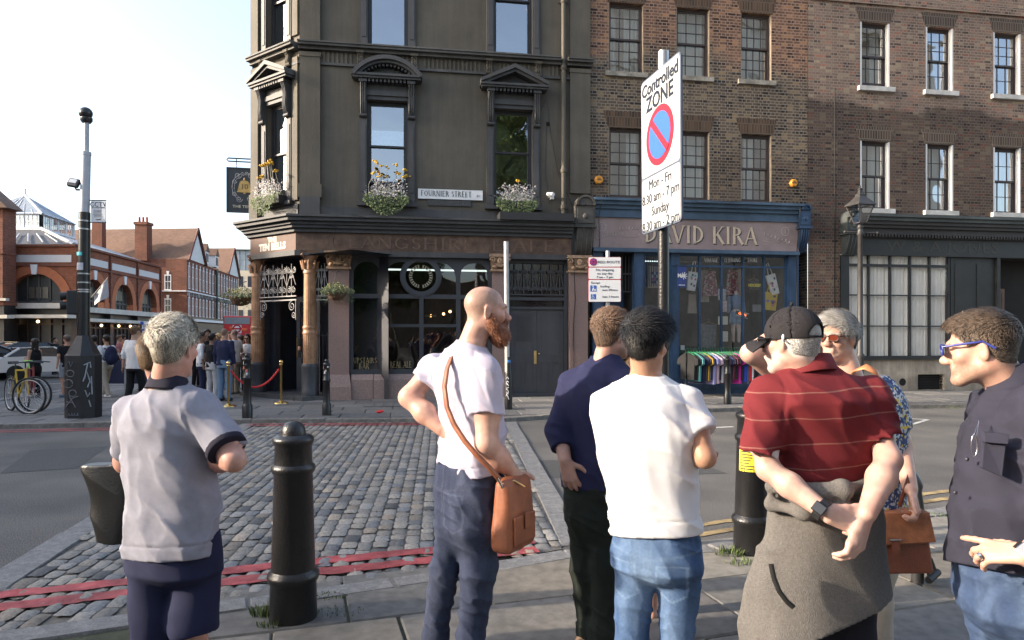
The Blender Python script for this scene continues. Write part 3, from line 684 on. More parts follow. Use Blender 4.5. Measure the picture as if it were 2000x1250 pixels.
def yorkmat(name,bump,sc):
    m=vcol(name,.78,.22,14,spec=.3);n=m.node_tree.nodes;l=m.node_tree.links;p=n["Principled BSDF"];tc=n.new("ShaderNodeTexCoord")
    mu=n.new("ShaderNodeTexNoise");mu.inputs["Scale"].default_value=sc;mu.inputs["Detail"].default_value=6;mu.inputs["Roughness"].default_value=.7;mu.inputs["Distortion"].default_value=.6;l.new(tc.outputs["Object"],mu.inputs[0])
    w2=n.new("ShaderNodeTexWave");w2.inputs["Scale"].default_value=1.1;w2.inputs["Distortion"].default_value=14;w2.inputs["Detail"].default_value=4;w2.inputs["Detail Scale"].default_value=.9;w2.wave_profile='SAW';l.new(tc.outputs["Object"],w2.inputs[0])
    ad=n.new("ShaderNodeMath");ad.operation='MULTIPLY_ADD';ad.inputs[1].default_value=.8;l.new(w2.outputs["Fac"],ad.inputs[0]);l.new(mu.outputs["Fac"],ad.inputs[2])
    bp=n.new("ShaderNodeBump");bp.inputs["Strength"].default_value=bump;bp.inputs["Distance"].default_value=.012;l.new(ad.outputs[0],bp.inputs["Height"]);l.new(bp.outputs[0],p.inputs["Normal"]);return m
ROWK=[(NP[i],NP[i+1])for i in range(len(NP)-1)]
below=lambda off:[((b[0]+0,b[1]-off),(a[0]+0,a[1]-off))for a,b in ROWK]
def near_ok(p):
    for a,b in ROWK:
        if a[0]<=p[0]<=b[0]:return p[1]<a[1]+(b[1]-a[1])*(p[0]-a[0])/(b[0]-a[0])-.16
    return p[0]>NP[0][0]and p[1]<3
slabs(near_ok,-7,15,-6,10,R(17),.020,"pavement",yorkmat("york_stone",.9,3.2),seed=5,clips=[((.36+.17*.5,4.86-.17),(-.48+.1,4.42-.175)),((-.48,4.42-.18),(-2.65+.1,3.50-.18))][:0])
mb=MB();mb.poly([(-3.6,2.99,.008)]+[(x,y-.16,.008)for x,y in NP]+[(15,-8,.008),(-9,-8,.008),(-9,2,.008)]);mb.build("pavement_bed",M("mossy_joint",(.045,.05,.03),.95,.5,6,.4,120),kind="structure")
FK=[(-11.3,10.85),(-8.47,11.29),(-4.57,11.94),(-.14,12.18),(.55,12.55),(1.2,13.02),(4.71,13.96),(9.8,14.62),(40,19.3)]
FP=FK+[(40,140),(-32,140),(-14.0,30),(-11.9,15.8)]
mb=MB();mb.poly([(x,y,PZ-.012)for x,y in FP]);mb.build("pavement_bed",M("pavement_joint",(.06,.058,.055),.95,.3,8),kind="structure")
blockrow(FK,.20,-.02,PZ+.006,M("worn_kerb",(.20,.185,.165),.8,.3,40,.5,120,dirt=.35),"kerb",1.1,6,1)
blockrow([(-11.3,10.85),(-11.9,15.8),(-14,30),(-20,66)],.2,-.02,PZ+.006,gran,"kerb",1.1,7,-1)
def far_ok(p):
    if p[1]<10.5:return False
    return inpoly(p,FP)and((p[0]-P0.x)*NY.x+(p[1]-P0.y)*NY.y<.15 or p[0]<-5.2)and p[1]<48
fk_in=[(a[0],a[1]+.2)for a in FK]
def far_ok2(p):
    for a,b in zip(fk_in[:-1],fk_in[1:]):
        if a[0]<=p[0]<=b[0]and p[1]<a[1]+(b[1]-a[1])*(p[0]-a[0])/(b[0]-a[0])+.15:return False
    return far_ok(p)
slabs(far_ok2,-24,26,8,48,R(9),PZ,"pavement",yorkmat("far_york_stone",.5,3),rowh=(.55,.7),wl=(.6,1.1),seed=9,pal=[(.145,.14,.135),(.125,.122,.12),(.165,.158,.148),(.135,.13,.125)])
red=M("red_line_paint",(.42,.050,.055),.75,.25,14,.6,60,col2=(.50,.11,.11),dirt=.5);yel=M("yellow_line_paint",(.34,.25,.12),.8,.3,14,.3,60,dirt=.6);wht=M("white_line_paint",(.55,.55,.53),.8,.2,14,dirt=.4)
def ribbon_line(pts,wd,z,mat,rough_e=.012,seed=0,dz=0.0):
    mb=MB();P_=[];rg=random.Random(seed)
    for i in range(len(pts)-1):
        a,b=Vector((*pts[i],0)),Vector((*pts[i+1],0));L=(b-a).length;k=max(1,int(L/.05))
        for j in range(k):P_.append(a+(b-a)*j/k)
    P_.append(Vector((*pts[-1],0)));vs=[];fs=[]
    for i,p in enumerate(P_):
        t=(P_[min(i+1,len(P_)-1)]-P_[max(0,i-1)]).normalized();n_=Vector((-t.y,t.x,0))
        e1=wd/2+rough_e*2*(mnoise.noise(p*6+Vector((seed,0,0))))+rough_e*.6*rg.uniform(-1,1);e2=wd/2+rough_e*2*(mnoise.noise(p*6+Vector((0,seed+9,0))))+rough_e*.6*rg.uniform(-1,1)
        zz=z+dz*mnoise.noise(p*14)
        vs+=[Vector((p.x,p.y,zz))+n_*e1,Vector((p.x,p.y,zz))-n_*e2]
    for i in range(len(P_)-1):fs.append((2*i,2*i+1,2*i+3,2*i+2))
    mb.add(vs,fs,True);return mb.build("painted_line",mat,kind="structure")
ribbon_line([(-3.4,3.86),(-3.0,4.01),(-1.58,4.52),(-.51,4.87),(.16,5.07)],.135,.0262,red,.010,1,.004)
ribbon_line([(-3.3,3.66),(-2.9,3.82),(-1.53,4.31),(-.49,4.655),(.18,4.86)],.135,.0262,red,.010,2,.004)
off=lambda pts,o:[(x,y-o)for x,y in pts]
FR=[(-11,10.9),(-8.47,11.29),(-4.57,11.94)]
ribbon_line(off(FR,.22),.09,.006,red,.006,3);ribbon_line(off(FR,.44),.09,.006,red,.006,4)
ribbon_line([(-4.5,11.70),(-.2,11.92)],.09,.029,red,.008,5,.003);ribbon_line([(-4.5,11.50),(-.2,11.72)],.09,.029,red,.008,6,.003)
NL=[(.0,4.98),(.42,5.04),(1.45,5.27),(1.85,5.46),(4.15,6.46),(9,8.3)]
ribbon_line([(x,y+.02)for x,y in NL],.085,.006,yel,.008,7);ribbon_line([(x-.05,y+.23)for x,y in NL],.085,.006,yel,.008,8)
wl_=lambda a,b,w_,s:ribbon_line([tuple(G(*a))[:2],tuple(G(*b))[:2]],w_,.006,wht,.004,s)
wl_((1385,836),(1432,834),.09,10);wl_((1700,814),(1812,820),.09,11);wl_((1740,842),(1812,820),.07,12);wl_((60,741),(250,737),.12,13);wl_((60,752),(130,748),.12,14);wl_((230,810),(275,808),.1,16)
def tuft(cx,cy,z,rad,n,hgt,name="grass_tuft",seed=0,col=(.085,.125,.032),flat=.6):
    rg=random.Random(seed);mb=MB()
    for i in range(n):
        a=rg.uniform(0,6.28);r_=rad*math.sqrt(rg.random());b=Vector((cx+r_*math.cos(a),cy+r_*math.sin(a)*.6,z));h_=hgt*.62*rg.uniform(.3,1.1);o=rg.uniform(0,6.28)
        tip=b+Vector((math.cos(a)*h_*flat*rg.random(),math.sin(a)*h_*flat*rg.random(),h_));s_=Vector((math.cos(o),math.sin(o),0))*rg.uniform(.0015,.004);m_=(b+tip)/2+Vector((0,0,h_*.15))
        mb.add([b-s_,b+s_,m_+s_,m_-s_,tip],[(0,1,2,3),(3,2,4)])
    return mb.build(name,M("grass_blade",col,.7,.35,30),kind="stuff")
for i,(px_,py_,r_,n_,h_)in enumerate(((522,1200,.09,160,.10),(528,1222,.07,80,.06),(645,1165,.10,70,.025),(662,1195,.14,80,.02),(1425,1082,.11,120,.09),(1450,1100,.12,70,.05),(1500,1080,.06,60,.10),(1820,1005,.12,60,.03),(590,1175,.05,40,.03),(135,815,.20,60,.05),(192,812,.15,40,.05),(1050,815,.3,60,.05),(1790,1045,.08,50,.03),(1850,797,.35,60,.05),(440,1190,.12,40,.015),(300,1180,.1,40,.015))):
    p=G(px_,py_,.02);tuft(p.x,p.y,.02 if py_>850 else(PZ if px_<400 else .02),r_,n_,h_,seed=i)
PATCH=M("tar_patch",(.055,.054,.053),.85,.3,30,.5,120)
for q in(((1050,900),(1330,893),(1420,925),(1070,935)),((60,880),(210,872),(150,915),(0,925)),((1500,838),(1690,836),(1760,852),(1530,855))):
    mb=MB();mb.poly([tuple(G(a,b))[:2]+(.004,)for a,b in q]);mb.build("road_patch",PATCH,kind="structure")
# ---------------------------------------------------------------- buildings: shared helpers
def wall(mb,x0,x1,z0,z1,holes=(),y=0.0,depth=.2):
    """front sheet with rectangular openings and their reveals (local x-z, facing -y)"""
    xs=sorted({x0,x1,*[h[0]for h in holes],*[h[1]for h in holes]});zs=sorted({z0,z1,*[h[2]for h in holes],*[h[3]for h in holes]})
    xs=[v for v in xs if x0<=v<=x1];zs=[v for v in zs if z0<=v<=z1]
    for i in range(len(xs)-1):
        for j in range(len(zs)-1):
            cx,cz=(xs[i]+xs[i+1])/2,(zs[j]+zs[j+1])/2
            if any(h[0]<cx<h[1]and h[2]<cz<h[3]for h in holes):continue
            mb.quad((xs[i],y,zs[j]),(xs[i+1],y,zs[j]),(xs[i+1],y,zs[j+1]),(xs[i],y,zs[j+1]))
    for(a,b,c,d)in holes:
        mb.quad((a,y,c),(a,y+depth,c),(a,y+depth,d),(a,y,d));mb.quad((b,y,c),(b,y,d),(b,y+depth,d),(b,y+depth,c));mb.quad((a,y,d),(a,y+depth,d),(b,y+depth,d),(b,y,d));mb.quad((a,y,c),(b,y,c),(b,y+depth,c),(a,y+depth,c))
GLS=glass("window_glass",3.4,.2,(.75,.82,.84),.012);SHOPG=glass("shop_glass",1.6,.04,(.9,.92,.92),.02)
CURT=M("net_curtain",(.62,.62,.60),.9,.06,4,.3,30,stretch=(14,1,.3))
def sash(parent,x0,x1,z0,z1,y,nx,nz,mat,gm=None,meet=.5,bar=.022,st=.05,curtain=None,offy=.045,open_=0.0,name="window"):
    """two sash frames, the upper one in front; panes hang under the window part"""
    gm=gm or GLS;zm=z0+(z1-z0)*meet;f=MB();p=MB()
    f.box(x0,x0+st,y-.01,y+.10,z0,z1);f.box(x1-st,x1,y-.01,y+.10,z0,z1);f.box(x0+st,x1-st,y-.01,y+.10,z1-st,z1);f.box(x0+st,x1-st,y-.008,y+.10,z0,z0+st*.8)
    for(a,b,yy,n)in((zm-.02,z1-st,y+.012,nz[0]),(z0+st*.8+open_,zm+.02+open_,y+.012+offy,nz[1])):
        xl,xr=x0+st,x1-st
        f.box(xl,xr,yy,yy+.035,a,a+.045);f.box(xl,xr,yy,yy+.035,b-.04,b);f.box(xl,xl+.04,yy+.001,yy+.034,a+.045,b-.04);f.box(xr-.04,xr,yy+.001,yy+.034,a+.045,b-.04)
        for i in range(1,nx):xx=xl+(xr-xl)*i/nx;f.box(xx-bar/2,xx+bar/2,yy+.004,yy+.03,a+.045,b-.04)
        for i in range(1,n):zz=a+.045+(b-a-.085)*i/n;f.box(xl+.04,xr-.04,yy+.006,yy+.028,zz-bar/2,zz+bar/2)
        p.quad((xl+.03,yy+.018,a+.03),(xr-.03,yy+.018,a+.03),(xr-.03,yy+.018,b-.03),(xl+.03,yy+.018,b-.03))
    o=f.build(name,mat,parent);p.build("pane",gm,o)
    if curtain:
        c=MB();
        for(a,b)in curtain:
            n=max(6,int((b-a)/.035));pts=[]
            for i in range(n+1):pts.append((x0+a*(x1-x0)+(b-a)*(x1-x0)*i/n,y+.24+.028*math.sin(i*2.3)+.012*math.sin(i*5.1)))
            for i in range(n):c.quad((pts[i][0],pts[i][1],z0+.02),(pts[i+1][0],pts[i+1][1],z0+.02),(pts[i+1][0],pts[i+1][1],z1-.02),(pts[i][0],pts[i][1],z1-.02))
        c.build("curtain",CURT,o)
    return o
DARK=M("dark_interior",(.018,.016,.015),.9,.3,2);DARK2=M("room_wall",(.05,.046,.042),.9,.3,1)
def molding(mb,x0,x1,z,prof,ends=True):
    """cornice run: prof = list of (projection, height) boxes stacked upward from z"""
    for(pr,h_)in prof:mb.box(x0-(pr if ends else 0),x1+(pr if ends else 0),-pr,.02,z,z+h_);z+=h_
    return z
# ---------------------------------------------------------------- corner pub
pub=empty("pub",P0,TH,"dark olive corner pub with bronze entrance columns and dressed upper windows","pub")
OL=M("olive_render",(.104,.091,.071),.8,.16,1.6,.3,30,dirt=.25,streak=.15);GR=M("charcoal_paint",(.060,.060,.062),.6,.2,2.5,.2,40,dirt=.25,streak=.2);GR2=M("slate_paint",(.046,.048,.055),.5,.15,3,.1,40,dirt=.2)
SOOT=M("weathered_lead",(.09,.088,.085),.7,.3,3,.3,30,dirt=.4)
CW=1.65;P1=P0+Vector((math.cos(R(144)),math.sin(R(144)),0))*CW
Mc=Matrix.Rotation(-TH,4,'Z')@Matrix.Translation(P1-P0)@Matrix.Rotation(R(-36),4,'Z')
P2=P1+Vector((-math.sin(TH),math.cos(TH),0))*14;Ms=Matrix.Rotation(-TH,4,'Z')@Matrix.Translation(P2-P0)@Matrix.Rotation(R(-81),4,'Z')
XR=S(1152);TOPZ=13.2;z_str=Zf(88,640);zc_t=Zf(426,640);zc_b=Zf(456,640);zf_b=Zf(491,640);zl_b=Zf(501,640)
w1=(S(717),S(796),Zf(393,756),Zf(197,756));w2=(S(964),S(1040),Zf(400,1002),Zf(214,1002));w3=(S(718),S(797),z_str+.03,z_str+2.55);w4=(S(964),S(1040),z_str+.03,z_str+2.55)
mb=MB();wall(mb,0,XR,zc_t-.1,TOPZ,[w1,w2,w3,w4],0,.28);mb.mtx=Mc;cwx=(CW*.5-.40,CW*.5+.40)
cw1=(*cwx,w1[2]+.02,w1[3]);cw3=(*cwx,z_str+.05,z_str+2.5);wall(mb,0,CW,zc_t-.1,TOPZ,[cw1,cw3],0,.25);mb.mtx=Ms;wall(mb,0,14,PZ,TOPZ);mb.mtx=None
mb.quad((0,0,TOPZ),(XR,0,TOPZ),(XR,14,TOPZ),(-1.4,14,TOPZ));mb.quad((XR,0,PZ),(XR,14,PZ),(XR,14,TOPZ),(XR,0,TOPZ))
mb.build("wall",OL,pub)
mb=MB();zb=zc_t
for a,b in((.02,S(626)),(S(1112),XR-.01)):
    mb.box(a,b,-.09,.0,zb+.75,z_str-.32);mb.box(a-.04,b+.04,-.14,.0,zb+.45,zb+.75)if a<1 else None;mb.box(a,b,-.09,0,z_str+.02,TOPZ)
    mb.box(a-.02,b+.02,-.11,0,z_str-.32,z_str-.22)
mb.mtx=Mc;mb.box(-.10,.20,-.12,.02,zb,z_str-.25);mb.box(-.12,.22,-.15,.02,zb,zb+.7);mb.box(CW-.22,CW-.02,-.05,0,zb+.4,z_str-.3);mb.box(-.10,.20,-.12,.02,z_str+.02,TOPZ);mb.box(CW-.22,CW-.02,-.05,0,z_str+.2,TOPZ)
mb.mtx=Ms;mb.box(13.55,13.98,-.12,0,zb,TOPZ);mb.mtx=None;mb.build("pilaster",OL,pub)
mb=MB();mb.box(S(626),S(1112),-.03,.0,zc_t+.01,Zf(404,640));mb.box(.02,S(626),-.145,-.0905,zc_t+.01,zc_t+.46);mb.mtx=Mc;mb.box(.2,CW-.02,-.035,0,zc_t,w1[2]-.12);mb.mtx=None;mb.build("base_band",GR,pub)
mb=MB();n=0
for(m_,a,b,e)in((None,-.02,S(1093),0),(None,S(1106),XR+.04,0),(Mc,-.1,CW-.0,0)):
    mb.mtx=m_;pj=.13 if m_ is None else .16;mb.box(a,b,-pj-.12,.0,z_str-.035,z_str+.0);mb.box(a,b,-pj-.09,.0,z_str-.09,z_str-.035);mb.box(a,b,-pj,0,z_str-.16,z_str-.09);mb.box(a,b,-.06,0,z_str-.48,z_str-.42)
mb.mtx=None;mb.build("string_course",SOOT,pub)
mb=MB();mb.box(S(626),S(1092),-.02,-.001,z_str-.42,z_str-.16);x=S(626)+.06
while x<S(1090):
    if not any(abs(x-(c_))<.16 for c_ in(S(704),S(809),S(955),S(1050))):mb.box(x,x+.045,-.045,0,z_str-.42,z_str-.16)
    x+=.10
mb.build("fluted_frieze",OL,pub)
def console(mb,x,z0,z1,wd=.16,pr=.2):
    """S-shaped bracket with ribs"""
    n=10;pts=[]
    for i in range(n+1):
        t=i/n;yy=-pr*(.35+.65*t**.7)-.03*math.sin(t*6.28);pts.append((yy,z0+(z1-z0)*t))
    prof=[(0,z0)]+pts+[(0,z1)]
    mb.prism([(x-wd/2,y_,z_)for y_,z_ in prof],(wd,0,0))
    for k in(-.3,0,.3):mb.tube([(x+k*wd,y_-.008,z_)for y_,z_ in pts],.018,5,smooth=True)
    mb.tube([(x-wd/2-.01,-pr*.35-.02,z0+.03),(x+wd/2+.01,-pr*.35-.02,z0+.03)],.05,9);mb.box(x-wd/2-.015,x+wd/2+.015,-pr-.04,0,z1,z1+.06)
mb=MB()
for xx in(S(704),S(809),S(955),S(1050)):console(mb,xx,z_str-.46,z_str-.18,.15,.12)
mb.mtx=Mc
for xx in(.32,CW-.32):console(mb,xx,z_str-.46,z_str-.18,.13,.14)
mb.mtx=None;mb.build("bracket",OL,pub)
def dressed_window(m_,w_,kind,apex=.5):
    """moulded surround, consoles, entablature and pediment; one part per window"""
    x0,x1,z0,z1=w_;mb=MB(m_);fw=.17
    for a in(x0-fw,x1):mb.box(a,a+fw,-.06,.0,z0-.05,z1);mb.box(a+.03,a+fw-.03,-.075,0,z0+.2,z1-.6)
    mb.box(x0-fw-.05,x1+fw+.05,-.13,0,z0-.13,z0-.05)
    if kind:
        mb.box(x0,x1,-.05,0,z1,z1+.09);mb.box(x0-.01,x1+.01,-.09,0,z1+.09,z1+.2);mb.box(x0-.0,x1+.0,-.045,0,z1+.2,z1+.42)
        for xx in(x0-fw/2,x1+fw/2):console(mb,xx,z1-.42,z1+.34,.15,.22)
        e=.14;zb=z1+.42;mb.box(x0-fw-e,x1+fw+e,-.30,0,zb,zb+.05);mb.box(x0-fw-e-.03,x1+fw+e+.03,-.34,0,zb+.05,zb+.10)
        n=int((x1-x0+2*fw)/.09)
        for i in range(n):xx=x0-fw+.02+i*.09;mb.box(xx,xx+.05,-.25,0,zb-.07,zb)
        a,b,cx=x0-fw-e-.03,x1+fw+e+.03,(x0+x1)/2;ht=apex
        if kind=='tri':
            for(o,t,pr)in((0,.075,.36),(.075,.06,.30)):
                for s_,xe in((-1,a),(1,b)):
                    mb.prism([(xe,-pr,zb+.10+o*.9),(cx,-pr,zb+.10+ht+o),(cx,-pr,zb+.10+ht+o-t*1.25),(xe-s_*.10,-pr,zb+.10+max(0,o-t))]if False else[(xe,-pr+.0,zb+.10),(xe,-pr,zb+.10+t),(cx,-pr,zb+.10+ht),(cx,-pr,zb+.10+ht-t*1.3)],(0,pr,0))if o==0 else mb.prism([(xe-s_*.16,-pr,zb+.101),(xe-s_*.05,-pr,zb+.101+.02),(cx,-pr,zb+.10+ht-.10),(cx,-pr,zb+.10+ht-.17)],(0,pr,0))
            mb.poly([(a+.1,-.06,zb+.1),(b-.1,-.06,zb+.1),(cx,-.06,zb+.1+ht-.1)])
        else:
            hw=(b-a)/2;rr=(hw*hw+ht*ht)/(2*ht);cz=zb+.10+ht-rr;a1=math.asin(hw/rr)
            mb.ring((cx,0,cz),rr-.09,rr,-.36,0,22,math.pi/2-a1,math.pi/2+a1);mb.ring((cx,0,cz),rr-.15,rr-.09,-.29,0,22,math.pi/2-a1*.93,math.pi/2+a1*.93)
            for i in range(15):an=math.pi/2-a1*.8+a1*1.6*i/14;xx,zz=cx+(rr-.18)*math.cos(an),cz+(rr-.18)*math.sin(an);mb.box(xx-.025,xx+.025,-.22,0,zz-.03,zz+.02)
            mb.poly([(cx+(rr-.12)*math.cos(math.pi/2-a1*.95+a1*1.9*i/12),-.06,cz+(rr-.12)*math.sin(math.pi/2-a1*.95+a1*1.9*i/12))for i in range(13)])
    return mb.build("window_surround",GR,pub)
for m_,w_,kd,ap in((None,w1,'seg',.42),(None,w2,'tri',.46),(None,w3,None,0),(None,w4,None,0),(Mc,cw1,'tri',.40),(Mc,cw3,None,0)):dressed_window(m_,w_,kd,ap)
SASHM=M("dark_sash_paint",(.022,.022,.025),.4,.1)
for w_,o_,cc in((w1,.42,None),(w2,0,None),(w3,0,None),(w4,0,None)):sash(pub,*w_,.14,1,(1,1),SASHM,meet=.56,open_=o_)
for w_ in(cw1,cw3):
    o=sash(pub,w_[0],w_[1],w_[2],w_[3],.12,1,(1,1),SASHM,meet=.5)
    for q in[o]+[c_ for c_ in bpy.data.objects if c_.parent==o]:q.data.transform(Mc)
mb=MB();mb.quad((.3,1.1,zc_t+.05),(XR-.1,1.1,zc_t+.05),(XR-.1,1.1,TOPZ),(.3,1.1,TOPZ));mb.quad((.3,.5,z_str-.3),(XR-.1,.5,z_str-.3),(XR-.1,1.1,z_str-.3),(.3,1.1,z_str-.3));mb.mtx=Mc;mb.quad((.1,.8,zc_t),(CW-.1,.8,zc_t),(CW-.1,.8,TOPZ),(.1,.8,TOPZ));mb.build("upstairs_room",DARK2,pub)
def cornice_run(m_,a,b,e0,e1,nm):
    mb=MB(m_)
    for(pr,za,zb_)in((.52,zc_t-.05,zc_t),(.46,zc_t-.13,zc_t-.05),(.36,zc_t-.20,zc_t-.13),(.30,zc_t-.27,zc_t-.20),(.22,zc_b,zc_t-.27),(.20,zl_b,zf_b)):
        mb.prism([(a-pr*e0,-pr,za),(b+pr*e1,-pr,za),(b,0,za),(a,0,za)],(0,0,zb_-za))
    mb.build("cornice",GR,pub);q=MB(m_);q.prism([(a-.15*e0,-.15,zf_b),(b+.15*e1,-.15,zf_b),(b,0,zf_b),(a,0,zf_b)],(0,0,zc_b-zf_b));return q
tq=math.tan(R(22.5))
RUST=M("rusted_fascia",(.115,.062,.042),.75,.35,5,.5,22,col2=(.20,.125,.085),dirt=.45);SIGNB=M("terracotta_board",(.105,.046,.030),.6,.2,5,.2,30,dirt=.2)
cornice_run(None,0,S(1113),tq,0,0).build("fascia",RUST,pub);cornice_run(Mc,0,CW,tq,tq,0).build("sign_board",SIGNB,pub);cornice_run(Ms,6,14,0,tq,0).build("fascia",RUST,pub)
mb=MB();mb.box(S(970),S(1110),-.60,-.05,zc_t-.02,zc_t+.16);mb.build("lead_box",M("black_lead",(.02,.02,.021),.6,.2,3),pub)
LET=M("cream_lettering",(.50,.46,.40),.6,.05);cm=lambda x,y,z:Mc@Vector((x,y,z))
zs_=zc_b-zf_b
text("THE",zs_*.36,LET,pub,cm(CW*.5,-.153,zf_b+zs_*.74),rot=(R(90),0,R(-45)),sx=1.2,bold=.012);text("TEN BELLS",zs_*.52,LET,pub,cm(CW*.5,-.153,zf_b+zs_*.33),rot=(R(90),0,R(-45)),sx=1.02,bold=.014)
FA=M("faded_rust_letter",(.17,.105,.072),.8,.3,8);serif("LANGSHIRE  E AI E",.27,FA,pub,(S(885),-.152,(zf_b+zc_b)/2),"faded_lettering",width=S(1090)-S(690),dep=.006,bold=.8)
PINK=M("pink_granite",(.25,.160,.138),.42,.4,95,.05,60,col2=(.32,.215,.185),spec=.5);PINK2=M("pink_granite_dull",(.29,.20,.172),.6,.3,80,.1,60,dirt=.2)
zsill=Zf(731,700);ztop=zl_b;xa,xb=S(640),S(685);xp,xq=S(958),S(990);xe,xf=S(1108),S(1148)
def carved_capital(x0,x1,z0,z1):
    mb=MB();cx=(x0+x1)/2;hw=(x1-x0)/2
    mb.box(x0-.05,x1+.05,-.26,0,z1-.07,z1);mb.box(x0-.02,x1+.02,-.22,.0,z0,z0+.05);mb.prism([(x0+.01,-.16,z0+.05),(x1-.01,-.16,z0+.05),(x1+.03,-.22,z1-.07),(x0-.03,-.22,z1-.07)],(0,.16,0))
    mb.ball((cx,-.235,(z0+z1)/2+.02),(.075,.05,.10));mb.ball((cx,-.29,(z0+z1)/2-.0),(.018,.02,.03));mb.tube([(cx-.05,-.28,(z0+z1)/2+.05),(cx-.02,-.285,(z0+z1)/2+.04)],.012,5);mb.tube([(cx+.05,-.28,(z0+z1)/2+.05),(cx+.02,-.285,(z0+z1)/2+.04)],.012,5)
    for s_ in(-1,1):
        pts=[(cx+s_*(hw-.03)+s_*.075*(1-t)*math.cos(t*9)*.9,-.24,z1-.15+.075*(1-t)*math.sin(t*9))for t in np.linspace(0,.9,18)];mb.tube(pts,.022,5)
        for i in range(5):an=R(200+35*i)if s_<0 else R(-20-35*i);mb.tube([(cx+s_*.06,-.23,z0+.12),(cx+.15*math.cos(an)*1.0,-.27,z0+.18+.12*math.sin(an)*.9+.03)],[.03,.012],5)
        mb.ball((cx+s_*hw*.62,-.22,z0+.10),(.06,.05,.05),8,6)
    return mb.build("capital",M("ochre_carving",(.34,.20,.115),.6,.35,14,.3,40,col2=(.44,.29,.18)),pub)
mb=MB()
for a,b in((xa,xb),(xp,xq),(xe,xf)):mb.box(a+.03,b-.03,-.12,.02,zsill,zf_b-.40)
mb.box(xa+.03,xa+.3,.02,.5,PZ,ztop);mb.build("granite_pier",PINK,pub)
mb=MB()
for a,b in((xa-.06,xb+.02),(xp-.02,xq+.02),(xe,xf)):
    mb.box(a,b,-.20,.02,PZ-.05,zsill-.28);mb.prism([(a,-.20,zsill-.28),(b,-.20,zsill-.28),(b-.04,-.12,zsill),(a+.04,-.12,zsill)],(0,.3,0))
mb.box(xb+.02,S(729),-.13,.02,PZ-.05,zsill-.12);mb.prism([(xb+.02,-.13,zsill-.12),(S(729),-.13,zsill-.12),(S(729),-.07,zsill),(xb+.02,-.07,zsill)],(0,.15,0));mb.box(S(729)+.01,S(752),-.15,.02,PZ-.05,zsill-.13);mb.prism([(S(729)+.01,-.15,zsill-.13),(S(752),-.15,zsill-.13),(S(752),-.07,zsill),(S(729)+.01,-.07,zsill)],(0,.15,0));mb.box(S(752)+.01,xp-.02,-.13,.02,PZ-.05,zsill-.12);mb.prism([(S(752)+.01,-.13,zsill-.12),(xp-.02,-.13,zsill-.12),(xp-.02,-.07,zsill),(S(752)+.01,-.07,zsill)],(0,.15,0))
mb.build("granite_plinth",PINK2,pub)
for a,b in((xa,xb),(xp,xq),(xe,xf)):carved_capital(a,b,zf_b-.42,zf_b-.01)
fx=[S(686),S(747),S(823),S(895),S(957)];zt1,zt2=Zf(579,800),Zf(636,800);f=MB();yy0,yy1=-.03,.06
for i,x in enumerate(fx):
    hw=.05
    if i==2:f.box(x-hw,x+hw,yy0,yy1,zsill+.11,zt1-.05)
    else:f.box(x-hw,x+hw,yy0,yy1,zsill+.11,ztop-.02)
f.box(fx[0]-.05,fx[-1]+.05,yy0-.015,yy1,zsill,zsill+.11);f.box(fx[0]+.05,fx[-1]-.05,yy0-.004,yy1,zt1-.05,zt1+.05);f.box(fx[0]-.05,fx[-1]+.05,yy0-.006,yy1,ztop-.10,ztop+.03)
f.box(fx[1]+.05,fx[2]-.05,yy0+.004,yy1,zt2-.035,zt2+.035);f.box(fx[2]+.05,fx[3]-.05,yy0+.004,yy1,zt2-.035,zt2+.035)
rcx,rcz,rr=S(822),Zf(540,822),.36;f.ring((rcx,0,rcz),rr,rr+.10,yy0-.035,yy1,32);f.ring((rcx,0,rcz),rr+.10,rr+.13,yy0-.02,yy1,32)
def spandrel(x,z,r,s0):
    n=7;pts=[(x,yy0+.002,z)]
    for i in range(n+1):a=math.pi/2*i/n;pts.append((x+s0*(r-r*math.sin(a)),yy0+.002,z-(r-r*math.cos(a))))
    for i in range(1,len(pts)-1):f.prism([pts[0],pts[i],pts[i+1]],(0,.05,0))
for(xl,xr,r)in((fx[0]+.05,fx[1]-.05,.30),(fx[1]+.05,fx[3]-.05,.36),(fx[3]+.05,fx[4]-.05,.30)):spandrel(xl,ztop-.10,r,1);spandrel(xr,ztop-.10,r,-1)
bw=f.build("bar_window",GR2,pub);p=MB();p.quad((fx[0],.02,zsill+.05),(fx[-1],.02,zsill+.05),(fx[-1],.02,ztop),(fx[0],.02,ztop));p.build("pane",SHOPG if False else glass("bar_glass",1.5,.03,(.8,.82,.8),.02),bw)
GOLD=M("gold_leaf",(.34,.26,.12),.45,.2);
serif("UPSTAIRS",.13,GOLD,bw,(S(713),.015,Zf(704,713)),width=S(736)-S(690));serif("BAR",.13,GOLD,bw,(S(711),.015,Zf(715,711)),width=S(721)-S(701));serif("REAL ALE",.15,GOLD,bw,(S(783),.015,Zf(712,783)),width=S(804)-S(762))
mb=MB();nL=26
for i in range(nL):
    a=2*math.pi*i/nL
    if i in(0,13):continue
    m0=Matrix.Translation((rcx,.012,rcz))@Matrix.Rotation(-a,4,'Y');mb.mtx=m0;mb.box(-.014,.014,-.004,0,.20,.275);mb.box(-.028,.028,-.004,0,.262,.275)
mb.mtx=None;mb.build("window_roundel",M("pale_gilt",(.40,.34,.24),.5),bw)
